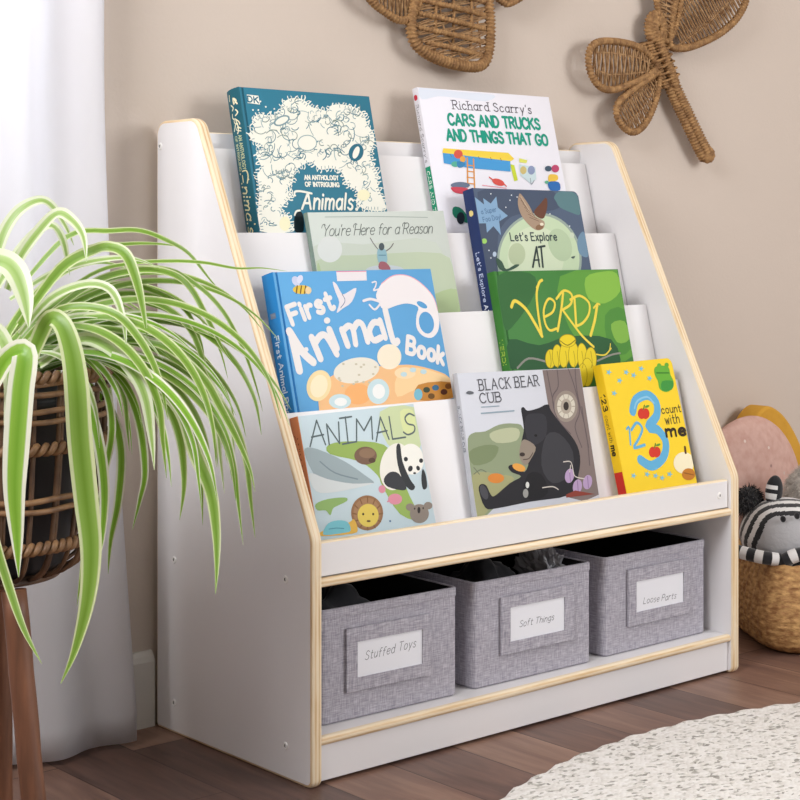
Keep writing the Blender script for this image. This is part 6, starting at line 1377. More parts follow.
  ['S','5a686b',2.5,[114.2,178.5,132.5,197.3]],
  ['S','5a686b',2.51,[132.5,197.3,127.1,164.9]],
  ['S','5a686b',2.52,[133.4,161.4,149.2,195.1]],
  ['S','5a686b',2.53,[149.2,195.1,158.0,161.9]],
  ['S','5a686b',2.52,[137.6,173.0,157.2,174.5]],
  ['S','5a686b',2.55,[165.9,194.4,164.6,161.3]],
  ['S','5a686b',2.55,[164.6,161.3,190.1,161.8]],
  ['S','5a686b',2.59,[214.4,191.7,205.4,195.4,196.1,189.9,198.9,181.1,210.8,177.0,208.6,168.3,195.9,165.0,188.1,169.4]],
  ['P','9dadb2',1,[2.1,163.5,24.6,160.6,69.4,138.2,101.1,115.2,115.0,102.5,84.5,103.8,43.7,105.6,15.4,119.4,2.0,148.8]],
  ['P','d3dadb',1,[4.3,129.3,32.8,117.4,75.8,106.2,114.5,102.5,60.2,98.4,15.5,100.1,3.0,113.8]],
  ['S','7f9096',2.0,[25.1,142.9,48.0,124.5,86.3,111.4]],
  ['P','7a5f4e',1,[129.4,140.7,126.6,135.9,121.1,132.3,113.7,130.2,105.6,130.1,98.0,131.9,92.0,135.4,88.5,139.9,88.1,144.9,90.8,149.6,96.2,153.2,103.5,155.3,111.6,155.5,119.3,153.7,125.4,150.3,128.9,145.7]],
  ['P','8d7159',1,[127.0,144.5,125.2,141.9,121.4,140.0,116.3,138.9,110.5,139.0,105.0,140.1,100.6,142.1,98.0,144.7,97.5,147.5,99.3,150.1,103.0,152.1,108.1,153.1,113.9,153.1,119.4,152.0,123.8,150.0,126.5,147.4]],
  ['P','5a4436',1,[125.4,134.2,124.6,132.9,122.9,131.9,120.7,131.3,118.1,131.3,115.7,131.9,113.8,132.8,112.7,134.1,112.5,135.5,113.3,136.8,115.0,137.8,117.3,138.4,119.8,138.4,122.2,137.9,124.1,136.9,125.3,135.6]],
  ['P','eceae0',1,[186.8,114.7,178.5,102.8,167.5,93.8,155.3,89.0,143.9,89.2,134.9,94.3,129.7,103.4,129.0,115.3,133.0,128.1,141.0,140.0,151.9,149.1,164.1,154.1,175.8,154.2,185.0,149.2,190.3,139.9,191.0,127.8]],
  ['P','f1f0e8',1,[217.0,129.0,215.4,120.3,209.6,113.0,201.3,108.1,191.9,106.5,182.7,108.2,175.2,113.1,170.4,120.3,169.0,128.9,171.4,137.5,177.1,144.8,185.2,149.7,194.7,151.5,203.9,149.9,211.6,145.0,216.5,137.7]],
  ['P','34373a',1,[169.1,149.8,176.9,152.0,175.7,127.1,183.7,100.5,190.6,88.8,182.1,84.3,170.5,96.5,165.3,124.5]],
  ['P','3a3c40',1,[134.3,106.1,148.4,114.7,164.3,110.7,173.9,90.7,165.5,86.2,138.7,94.7]],
  ['P','34373a',1,[211.3,112.2,215.3,104.4,213.7,86.1,205.0,83.4,205.3,98.1]],
  ['P','2e3033',1,[186.6,129.6,186.0,128.4,184.9,127.5,183.5,126.9,181.9,126.8,180.5,127.2,179.5,128.0,178.9,129.2,178.9,130.4,179.5,131.6,180.6,132.6,182.0,133.2,183.5,133.3,184.9,132.9,186.0,132.0,186.6,130.9]],
  ['P','2e3033',1,[215.4,124.4,214.8,123.2,213.7,122.2,212.3,121.7,210.7,121.6,209.3,122.0,208.2,122.8,207.6,123.9,207.7,125.2,208.3,126.4,209.4,127.4,210.8,128.0,212.4,128.1,213.8,127.7,214.9,126.8,215.4,125.7]],
  ['P','2e3033',1,[191.7,114.0,190.3,112.6,188.5,111.7,186.6,111.4,185.0,111.7,183.8,112.6,183.2,113.9,183.3,115.5,184.2,117.0,185.6,118.4,187.4,119.3,189.2,119.6,190.9,119.3,192.1,118.5,192.7,117.1,192.6,115.5]],
  ['P','2e3033',1,[206.4,115.1,206.4,113.7,206.0,112.5,205.0,111.5,203.8,111.1,202.4,111.1,201.2,111.7,200.2,112.8,199.6,114.1,199.6,115.5,200.0,116.8,201.0,117.7,202.2,118.2,203.6,118.1,204.8,117.5,205.8,116.5]],
  ['P','2e3033',1,[197.3,107.9,197.0,107.3,196.2,106.9,195.2,106.7,194.1,106.7,193.0,107.0,192.2,107.4,191.7,107.9,191.6,108.5,191.9,109.0,192.7,109.4,193.7,109.6,194.8,109.6,195.9,109.4,196.8,109.0,197.3,108.4]],
  ['P','d98fa0',1,[161.5,73.9,159.8,71.1,156.3,68.9,151.7,67.8,146.5,67.8,141.7,69.0,137.9,71.2,135.7,74.0,135.4,77.1,137.1,79.9,140.5,82.1,145.2,83.2,150.3,83.2,155.2,82.1,159.0,79.9,161.3,77.0]],
  ['P','d98fa0',1,[134.2,91.6,133.2,89.5,131.3,87.9,128.9,86.9,126.3,86.8,124.0,87.5,122.2,88.9,121.2,90.9,121.2,93.1,122.2,95.2,124.1,96.9,126.5,97.8,129.1,98.0,131.4,97.3,133.2,95.8,134.2,93.8]],
  ['S','d98fa0',2.07,[133.6,73.7,143.7,76.1]],
  ['P','97704f',1,[121.5,59.0,117.0,50.0,108.8,43.0,98.1,39.0,86.7,38.6,76.1,41.9,68.1,48.3,63.7,56.8,63.7,66.3,68.0,75.2,76.0,82.2,86.6,86.3,98.1,86.9,108.8,83.7,117.1,77.3,121.5,68.6]],
  ['P','a57f5c',1,[116.9,59.6,113.1,51.9,106.2,45.9,97.2,42.4,87.5,42.1,78.6,44.8,71.8,50.3,68.1,57.6,68.1,65.7,71.8,73.3,78.6,79.4,87.6,82.9,97.3,83.4,106.3,80.7,113.2,75.2,117.0,67.8]],
  ['S','86603f',2.05,[113.3,58.3,120.4,58.4]],
  ['S','86603f',2.04,[108.6,50.3,114.0,47.5]],
  ['S','86603f',2.03,[99.7,45.2,102.0,40.5]],
  ['S','86603f',2.02,[89.0,44.3,87.8,39.2]],
  ['S','86603f',2.01,[79.4,47.8,75.0,44.0]],
  ['S','86603f',2.0,[73.4,54.8,67.2,53.4]],
  ['S','86603f',2.0,[72.6,63.3,66.2,65.2]],
  ['S','86603f',2.01,[77.2,71.2,72.4,76.0]],
  ['S','86603f',2.02,[86.0,76.4,84.1,83.2]],
  ['S','86603f',2.03,[96.7,77.4,98.4,84.7]],
  ['S','86603f',2.04,[106.4,74.0,111.4,80.1]],
  ['S','86603f',2.05,[112.5,67.0,119.5,70.5]],
  ['P','e0c85e',1,[112.4,56.6,109.5,50.7,104.1,46.1,97.1,43.5,89.6,43.2,82.7,45.3,77.4,49.5,74.5,55.2,74.5,61.4,77.3,67.2,82.6,71.9,89.6,74.5,97.1,74.9,104.2,72.8,109.5,68.6,112.4,62.9]],
  ['P','3c3024',1,[86.6,61.6,86.3,61.0,85.7,60.5,85.1,60.2,84.3,60.1,83.7,60.4,83.2,60.8,82.9,61.4,83.0,62.1,83.2,62.7,83.8,63.2,84.4,63.5,85.2,63.6,85.8,63.4,86.3,62.9,86.6,62.3]],
  ['P','3c3024',1,[104.7,59.4,104.4,58.7,103.8,58.2,103.1,57.9,102.4,57.9,101.8,58.1,101.3,58.5,101.0,59.1,101.0,59.8,101.3,60.5,101.8,61.0,102.5,61.3,103.2,61.3,103.9,61.1,104.4,60.6,104.7,60.0]],
  ['P','5a3f2a',1,[96.0,50.5,95.6,50.0,94.7,49.7,93.5,49.5,92.1,49.6,90.7,49.9,89.6,50.3,88.9,50.9,88.8,51.4,89.2,51.9,90.1,52.3,91.3,52.4,92.7,52.3,94.1,52.1,95.2,51.6,95.8,51.1]],
  ['P','8c8177',1,[207.2,47.2,204.5,42.2,199.4,38.4,192.8,36.2,185.7,36.1,179.0,38.0,173.9,41.6,171.1,46.5,171.0,51.7,173.7,56.7,178.7,60.6,185.2,62.8,192.4,62.9,199.1,61.1,204.3,57.4,207.1,52.5]],
  ['P','8c8177',1,[181.8,59.9,180.7,57.9,178.5,56.4,175.6,55.6,172.5,55.6,169.5,56.3,167.2,57.8,165.9,59.7,165.8,61.8,166.9,63.8,169.0,65.3,171.9,66.1,175.1,66.1,178.1,65.4,180.4,63.9,181.7,62.0]],
  ['P','8c8177',1,[216.9,57.8,215.7,55.8,213.5,54.3,210.5,53.4,207.3,53.4,204.3,54.2,201.9,55.7,200.6,57.6,200.5,59.8,201.6,61.7,203.8,63.2,206.8,64.1,210.0,64.1,213.1,63.3,215.4,61.8,216.8,59.9]],
  ['P','2f2a28',1,[192.2,54.2,191.5,52.5,190.5,51.1,189.4,50.2,188.2,50.0,187.2,50.5,186.5,51.6,186.2,53.1,186.5,54.9,187.1,56.6,188.1,58.1,189.3,58.9,190.5,59.2,191.5,58.7,192.2,57.6,192.4,56.0]],
  ['P','2f2a28',1,[183.2,57.5,183.0,57.0,182.5,56.6,182.0,56.3,181.4,56.3,180.9,56.4,180.5,56.8,180.3,57.3,180.4,57.9,180.6,58.4,181.0,58.8,181.6,59.0,182.1,59.1,182.7,58.9,183.0,58.5,183.2,58.1]],
  ['P','2f2a28',1,[199.6,56.2,199.4,55.7,198.9,55.3,198.4,55.0,197.8,55.0,197.3,55.1,196.9,55.5,196.7,56.0,196.7,56.6,197.0,57.1,197.4,57.5,197.9,57.8,198.5,57.8,199.0,57.6,199.4,57.3,199.6,56.8]],
  ['P','e0b24e',1,[55.2,53.3,66.6,57.1,70.1,42.6,59.7,37.6,4.5,41.5,5.9,47.6]],
  ['P','78c0cc',1,[8.7,46.5,19.9,56.8,37.5,59.1,54.5,54.4,57.2,42.2,42.3,40.7,12.1,41.9]],
  ['S','4a8aa0',1.18,[19.6,49.2,32.9,48.9,45.9,46.5]],
  ['P','8fb26a',1,[4.3,85.8,26.6,90.1,57.9,88.5,59.4,83.3,38.3,78.2,32.2,75.4,26.0,67.5,19.7,75.2,5.8,76.9]],
  ['P','5a7ca0',1,[133.5,45.7,133.2,45.2,132.7,44.8,132.0,44.6,131.3,44.6,130.6,44.7,130.1,45.1,129.8,45.6,129.8,46.2,130.0,46.7,130.5,47.1,131.2,47.3,131.9,47.3,132.6,47.1,133.2,46.8,133.4,46.3]],
 ],
 'bear': [
  ['P','8f9b7c',1,[1.0,135.7,12.6,157.1,41.2,159.0,72.5,167.7,105.6,167.7,124.3,157.9,126.7,101.5,86.7,73.0,16.7,31.0,1.0,32.9]],
  ['P','a2a276',1,[1.0,91.8,20.2,98.5,56.9,92.5,88.7,83.3,50.3,58.7,12.1,31.4,1.0,32.5]],
  ['P','7c8a66',1,[3.0,130.4,37.3,138.5,64.9,133.4,46.8,113.8,8.3,109.6]],
  ['P','b7bd9c',1,[50.0,155.0,84.9,161.8,113.5,158.5,105.2,141.4,61.5,140.5]],
  ['S','6f7660',1.61,[5.8,96.2,20.9,101.9,31.8,97.7]],
  ['S','6f7660',1.61,[7.7,106.2,17.3,95.3]],
  ['P','80726e',0,[184.6,249.4,271.0,249.4,271.0,207.8,271.0,44.3,234.8,36.7,195.8,47.0,212.3,124.3,186.2,183.3]],
  ['S','63575a',2.19,[194.6,248.2,196.3,219.0,199.7,186.3]],
  ['S','63575a',2.24,[260.1,249.4,256.7,209.3,263.4,143.1,260.2,92.4]],
  ['S','63575a',2.2,[218.1,249.3,214.9,222.0,198.3,204.4,201.7,171.7,227.1,145.1]],
  ['S','63575a',2.23,[244.4,249.4,253.0,216.8,255.6,180.0,239.7,155.3,248.2,122.1]],
  ['S','63575a',2.24,[262.4,187.0,262.3,150.4,263.9,121.2]],
  ['P','95897f',1,[253.1,188.2,249.0,178.6,241.3,170.7,231.4,165.7,220.8,164.3,211.0,166.7,203.6,172.6,199.5,181.0,199.5,190.6,203.6,200.2,211.1,208.1,220.9,213.2,231.6,214.7,241.5,212.4,249.1,206.5,253.2,198.0]],
  ['P','d0cabb',1,[246.9,188.5,243.7,181.1,237.8,175.0,230.2,171.1,222.0,170.0,214.5,171.9,208.7,176.4,205.6,182.9,205.7,190.4,208.8,197.7,214.6,203.8,222.1,207.8,230.3,208.9,237.9,207.1,243.8,202.6,246.9,196.0]],
  ['P','ada294',1,[238.6,188.9,236.6,184.2,233.1,180.3,228.5,177.9,223.6,177.2,219.0,178.3,215.6,181.2,213.8,185.3,213.8,190.0,215.8,194.6,219.3,198.5,223.9,201.0,228.8,201.7,233.3,200.6,236.8,197.7,238.6,193.6]],
  ['P','362e2b',1,[232.4,189.5,231.4,186.9,229.6,184.7,227.3,183.3,224.8,182.9,222.5,183.6,220.8,185.1,220.0,187.4,220.1,190.1,221.1,192.7,222.9,194.8,225.2,196.2,227.7,196.6,230.0,196.0,231.7,194.4,232.5,192.2]],
  ['S','a29888',1.34,[239.6,188.8,246.9,188.5]],
  ['S','a29888',1.33,[235.4,181.3,240.4,177.2]],
  ['S','a29888',1.33,[227.7,176.9,228.6,170.6]],
  ['S','a29888',1.32,[219.4,177.3,215.9,171.3]],
  ['S','a29888',1.32,[213.8,182.3,207.2,178.8]],
  ['S','a29888',1.32,[212.8,190.0,205.7,190.3]],
  ['S','a29888',1.32,[217.0,197.5,211.9,201.6]],
  ['S','a29888',1.33,[224.6,202.0,223.7,208.2]],
  ['S','a29888',1.33,[232.9,201.6,236.5,207.7]],
  ['S','a29888',1.34,[238.7,196.6,245.4,200.2]],
  ['P','26262b',1,[124.8,189.8,131.2,192.3,138.9,186.3,164.7,189.7,178.2,193.8,187.8,193.3,190.1,184.9,209.6,160.5,234.0,133.8,241.0,108.1,231.2,80.0,206.6,49.7,115.3,45.9,42.2,41.7,19.4,45.0,11.3,71.3,16.7,80.1,27.9,77.5,34.6,63.4,43.6,61.0,77.8,77.2,103.8,85.6,85.9,93.2,79.2,101.3,85.8,105.0,97.3,101.8,112.4,92.0,123.8,106.9,106.2,116.9,118.0,144.2,124.3,157.9,124.9,175.6]],
  ['P','34343a',1,[132.1,177.0,157.9,181.1,176.8,174.8,170.6,144.7,142.9,132.1,127.8,143.6]],
  ['P','3b3b40',1,[170.6,144.7,201.5,146.5,226.1,116.3,213.4,81.3,170.2,70.2,151.2,99.8]],
  ['P','1c1c20',1,[119.0,88.0,148.3,85.9,157.4,57.1,125.5,47.5,103.1,57.9]],
  ['P','918578',1,[115.5,139.0,127.2,140.8,144.6,128.5,131.2,111.7,115.8,101.5,106.2,116.9]],
  ['P','3a302c',1,[118.8,118.8,118.2,117.7,116.7,116.7,114.7,116.2,112.4,116.1,110.2,116.5,108.5,117.3,107.4,118.4,107.2,119.6,107.9,120.7,109.3,121.7,111.4,122.2,113.6,122.3,115.8,121.9,117.6,121.1,118.6,120.1]],
  ['S','5a4c44',1.69,[113.8,111.1,126.3,112.0,136.4,120.2]],
  ['P','151515',1,[151.8,146.5,151.4,145.7,150.5,145.1,149.3,144.7,147.9,144.6,146.6,144.8,145.6,145.3,145.0,146.1,144.9,146.9,145.3,147.7,146.2,148.3,147.4,148.7,148.8,148.8,150.1,148.6,151.1,148.0,151.7,147.3]],
  ['P','4a4a50',1,[28.7,69.1,29.4,64.8,28.9,60.9,27.3,58.1,24.7,56.7,21.7,57.1,18.6,59.1,16.0,62.4,14.1,66.5,13.4,70.9,13.9,74.8,15.6,77.6,18.1,78.9,21.1,78.6,24.2,76.6,26.9,73.3]],
  ['P','d9dad6',1,[118.6,71.3,117.9,69.5,116.7,68.0,115.3,67.1,113.7,66.8,112.3,67.3,111.3,68.4,110.7,70.1,110.8,71.9,111.5,73.7,112.6,75.2,114.1,76.2,115.7,76.4,117.1,75.9,118.1,74.8,118.6,73.2]],
  ['P','9a9a96',1,[114.0,58.8,113.1,56.2,111.4,54.1,109.2,52.8,106.9,52.4,104.8,53.1,103.2,54.8,102.4,57.1,102.5,59.7,103.5,62.3,105.1,64.4,107.3,65.7,109.6,66.1,111.8,65.4,113.3,63.8,114.1,61.5]],
  ['P','d6863a',1,[67.0,85.6,65.1,82.8,61.0,80.7,55.2,79.4,48.6,79.4,42.3,80.4,37.2,82.4,34.0,85.1,33.3,88.0,35.1,90.8,39.2,92.9,44.9,94.1,51.5,94.2,57.9,93.2,63.1,91.2,66.3,88.5]],
  ['P','e0a04a',1,[114.6,95.2,112.3,93.7,108.3,93.0,103.3,93.4,98.1,94.7,93.4,96.8,90.1,99.3,88.5,101.9,88.9,104.2,91.3,105.7,95.2,106.4,100.2,106.0,105.4,104.7,110.1,102.6,113.5,100.1,115.1,97.5]],
  ['P','b49abf',1,[220.0,77.0,217.3,73.0,213.5,69.9,209.2,68.2,205.1,68.1,201.8,69.7,199.8,72.7,199.3,76.6,200.6,80.9,203.3,84.9,207.1,88.0,211.4,89.8,215.5,89.9,218.8,88.3,220.9,85.3,221.3,81.3]],
  ['S','8d729c',1.74,[212.2,87.8,210.4,70.0]],
  ['P','b49abf',1,[234.3,58.8,231.5,54.8,227.7,51.7,223.4,50.0,219.2,49.9,215.9,51.5,213.9,54.5,213.5,58.5,214.7,62.8,217.4,66.8,221.3,69.9,225.6,71.6,229.7,71.7,233.1,70.1,235.1,67.1,235.5,63.1]],
  ['S','8d729c',1.74,[226.4,69.6,224.6,51.8]],
  ['P','b49abf',1,[259.0,64.1,256.2,60.0,252.4,56.9,248.0,55.2,243.8,55.2,240.4,56.8,238.4,59.8,238.0,63.7,239.2,68.1,242.0,72.1,245.9,75.2,250.2,77.0,254.4,77.0,257.8,75.5,259.9,72.4,260.3,68.4]],
  ['S','8d729c',1.76,[251.1,74.9,249.2,57.1]],
  ['S','cfc8c0',1.74,[201.3,101.7,217.5,100.7,220.0,87.9]],
  ['S','cfc8c0',1.75,[220.0,87.9,222.8,77.0,242.5,72.0]],
  ['S','cfc8c0',1.74,[216.4,95.4,211.6,85.0]],
  ['S','cfc8c0',1.7,[146.5,65.0,169.1,65.0,180.6,59.5]],
  ['P','8a3f34',0,[196.5,50.5,218.1,55.2,262.1,46.0,195.5,45.6]],
  ['T','55565c','BLACK BEAR',16.5,1.91,'s',[41.9,222.2,172.5,225.0]],
  ['T','55565c','CUB',14.8,1.87,'s',[39.6,202.8,84.8,203.2]],
  ['S','8fa3b0',1.45,[39.9,196.5,78.2,196.5]],
  ['S','8fa3b0',2.08,[38.0,186.9,108.6,187.7]],
  ['P','666a70',1,[12.1,219.2,18.3,222.4,27.4,220.7,27.8,217.9,19.2,216.8]],
 ],
 'c123': [
  ['S','62add6',16.52,[53.9,166.8,67.8,184.9,98.1,190.7,117.1,176.8,111.5,154.3,84.7,137.8,107.2,130.7,120.6,109.0,107.5,85.0,73.8,73.4,48.8,86.0]],
  ['S','8cc4e2',3.19,[59.9,171.4,71.1,183.1,97.1,187.7,110.7,176.3]],
  ['S','62add6',3.73,[30.3,138.8,37.0,141.1,32.1,112.6]],
  ['S','62add6',5.01,[41.7,136.7,58.5,147.2,68.9,136.2,54.8,120.4,38.6,107.0,66.6,109.2]],
  ['P','cf3a2a',1,[84.7,160.1,82.9,156.8,79.9,154.1,76.2,152.4,72.2,152.1,68.7,153.1,66.2,155.3,65.0,158.3,65.3,161.8,67.1,165.1,70.1,167.8,73.8,169.5,77.7,169.9,81.3,168.9,83.8,166.7,85.0,163.6]],
  ['P','cf3a2a',1,[94.5,159.3,92.7,155.9,89.6,153.2,85.9,151.6,81.9,151.2,78.4,152.2,75.9,154.4,74.7,157.5,75.0,161.0,76.8,164.3,79.8,167.0,83.5,168.7,87.5,169.0,91.0,168.1,93.6,165.9,94.8,162.8]],
  ['S','5a7a2a',2.55,[81.6,167.5,86.0,174.3]],
  ['P','5f9a3a',1,[98.3,172.6,98.0,171.8,96.8,171.0,94.9,170.3,92.6,169.8,90.3,169.6,88.2,169.7,86.7,170.1,86.1,170.8,86.4,171.6,87.6,172.5,89.4,173.2,91.7,173.7,94.1,173.9,96.2,173.7,97.6,173.3]],
  ['P','cf3a2a',1,[92.7,94.6,90.9,91.3,87.9,88.6,84.2,87.0,80.2,86.8,76.8,87.8,74.2,90.0,73.0,93.1,73.3,96.5,75.1,99.8,78.1,102.4,81.8,104.0,85.8,104.3,89.3,103.3,91.8,101.1,93.0,98.0]],
  ['P','cf3a2a',1,[102.5,93.6,100.7,90.3,97.6,87.6,93.9,86.0,89.9,85.8,86.4,86.8,83.9,89.0,82.7,92.1,83.0,95.5,84.8,98.8,87.8,101.5,91.6,103.1,95.5,103.4,99.0,102.3,101.6,100.1,102.8,97.0]],
  ['S','5a7a2a',2.54,[89.6,101.9,94.0,108.6]],
  ['P','5f9a3a',1,[106.3,106.7,106.0,105.9,104.8,105.1,102.9,104.4,100.6,104.0,98.3,103.8,96.2,104.0,94.7,104.5,94.1,105.2,94.4,106.0,95.6,106.8,97.4,107.4,99.7,107.9,102.1,108.0,104.2,107.9,105.6,107.4]],
  ['P','67ad3a',1,[130.2,233.6,142.6,238.0,166.9,234.3,168.9,220.6,173.1,208.8,168.0,197.7,149.4,191.8,133.2,198.2,132.8,211.7,128.3,222.4]],
  ['S','3f7f2c',2.63,[134.2,226.1,165.2,224.0]],
  ['P','67ad3a',1,[149.6,237.5,148.7,236.0,147.1,234.8,145.1,234.0,142.9,233.8,140.9,234.3,139.5,235.3,138.7,236.7,138.8,238.3,139.7,239.8,141.3,241.0,143.3,241.8,145.5,242.0,147.5,241.5,148.9,240.5,149.7,239.1]],
  ['P','67ad3a',1,[169.5,237.3,168.5,235.7,166.9,234.5,164.9,233.7,162.7,233.5,160.7,234.0,159.2,235.0,158.4,236.4,158.5,238.0,159.4,239.5,161.0,240.8,163.1,241.6,165.3,241.7,167.3,241.3,168.8,240.3,169.5,238.9]],
  ['P','3f9440',1,[143.6,210.9,171.6,208.9,163.9,194.9,138.8,195.7]],
  ['T','4d4428','count',12.7,1.96,'b',[126.3,156.6,176.2,155.9]],
  ['T','4d4428','with',15.7,1.95,'b',[130.6,137.7,167.0,137.5]],
  ['T','33291c','me',17.8,5.2,'r',[126.2,116.7,175.7,115.0]],
  ['P','7cc0d8',0,[22.6,234.9,16.6,234.1,15.5,230.1,13.1,233.6,7.2,232.7,11.7,235.6,9.1,239.1,14.3,237.4,18.6,240.4,17.3,236.4]],
  ['P','7cc0d8',0,[44.9,219.1,38.8,218.4,37.7,214.3,35.3,217.9,29.3,217.0,33.9,219.9,31.2,223.4,36.5,221.7,40.9,224.7,39.5,220.7]],
  ['P','7cc0d8',0,[65.5,231.9,59.3,231.1,58.2,227.1,55.8,230.6,49.7,229.7,54.3,232.7,51.7,236.2,56.9,234.4,61.4,237.5,60.1,233.5]],
  ['P','7cc0d8',0,[105.0,235.4,98.7,234.6,97.6,230.5,95.1,234.1,88.9,233.1,93.6,236.1,90.9,239.6,96.3,237.9,100.9,241.0,99.5,236.9]],
  ['P','7cc0d8',0,[121.3,217.7,115.0,216.9,113.9,212.8,111.4,216.5,105.1,215.5,109.9,218.5,107.2,222.0,112.6,220.3,117.2,223.4,115.8,219.3]],
  ['P','7cc0d8',0,[25.4,199.4,19.4,198.6,18.3,194.7,15.9,198.2,10.0,197.3,14.5,200.2,11.9,203.7,17.1,201.9,21.4,204.9,20.1,201.0]],
  ['P','7cc0d8',0,[82.7,225.6,76.5,224.8,75.4,220.8,72.9,224.3,66.8,223.4,71.4,226.4,68.7,229.9,74.1,228.1,78.6,231.2,77.2,227.2]],
  ['P','7cc0d8',0,[32.1,61.5,26.2,61.0,25.1,57.1,22.7,60.6,16.8,60.0,21.3,62.7,18.7,66.1,23.8,64.3,28.2,67.1,26.8,63.2]],
  ['P','7cc0d8',0,[65.8,60.2,59.7,59.7,58.6,55.8,56.2,59.4,50.2,58.7,54.8,61.4,52.1,65.0,57.4,63.1,61.8,65.9,60.4,62.0]],
  ['P','7cc0d8',0,[85.8,55.5,79.7,55.0,78.6,51.1,76.1,54.7,70.1,54.0,74.7,56.8,72.0,60.3,77.3,58.4,81.8,61.2,80.4,57.3]],
  ['P','7cc0d8',0,[121.9,54.1,115.7,53.6,114.5,49.6,112.1,53.3,105.9,52.6,110.6,55.3,107.9,58.9,113.2,57.0,117.8,59.8,116.4,55.9]],
  ['P','7cc0d8',0,[101.2,50.3,95.0,49.8,93.9,45.9,91.4,49.5,85.3,48.8,90.0,51.6,87.3,55.1,92.6,53.2,97.1,56.0,95.7,52.1]],
  ['P','f0e7c6',1,[178.9,67.0,177.5,60.4,169.9,55.2,160.1,52.3,149.7,52.1,140.1,54.5,133.0,59.2,129.2,65.6,129.4,72.5,133.5,79.1,141.0,84.3,150.7,87.3,161.2,87.6,170.9,85.3,178.2,80.5,178.9,74.1]],
  ['S','5a3a22',5.21,[166.9,95.3,165.5,86.2]],
  ['P','bf7a2c',1,[178.7,47.9,176.1,44.2,171.4,41.4,165.2,39.9,158.4,39.9,152.2,41.4,147.4,44.1,144.8,47.7,144.7,51.6,147.2,55.2,151.9,58.0,158.1,59.6,164.9,59.6,171.1,58.2,176.0,55.4,178.6,51.8]],
  ['S','8f5a20',1.94,[150.1,53.5,173.7,47.4]],
 ],
}
POSE = {
 'anthology': dict(o=[0.1108, -0.1315, 0.665], u=[0.9999, 0.0116, -0.0003], n=[0.0114, -0.9721, 0.2345], w=0.2607, h=0.3082, t=0.0310),
 'cars': dict(o=[0.4948, -0.1157, 0.665], u=[1.0, 0.006, 0.0035], n=[0.005, -0.9707, 0.2403], w=0.3195, h=0.3329, t=0.0128),
 'reason': dict(o=[0.1953, -0.1809, 0.537], u=[0.9998, 0.0036, 0.0198], n=[-0.001, -0.9737, 0.2279], w=0.2814, h=0.2425, t=0.0093),
 'explore': dict(o=[0.5321, -0.1975, 0.537], u=[1.0, 0.0035, -0.0048], n=[0.0045, -0.9719, 0.2353], w=0.2541, h=0.2881, t=0.0245),
 'first': dict(o=[0.0667, -0.2786, 0.411], u=[0.9999, 0.0126, 0.0033], n=[0.0114, -0.9677, 0.2517], w=0.3083, h=0.2833, t=0.0265),
 'verdi': dict(o=[0.5153, -0.2614, 0.411], u=[1.0, -0.0025, -0.0004], n=[-0.0023, -0.9744, 0.2249], w=0.2974, h=0.2760, t=0.0175),
 'animals': dict(o=[0.0513, -0.3438, 0.284], u=[0.9998, 0.0157, 0.0127], n=[0.0118, -0.9646, 0.2635], w=0.2180, h=0.2093, t=0.0180),
 'bear': dict(o=[0.3575, -0.3311, 0.284], u=[0.9997, -0.0051, -0.0221], n=[0.0, -0.9744, 0.225], w=0.2720, h=0.2504, t=0.0095),
 'c123': dict(o=[0.6849, -0.3432, 0.284], u=[0.9999, 0.0101, 0.0133], n=[0.0065, -0.9678, 0.2515], w=0.1799, h=0.2496, t=0.0182),
}

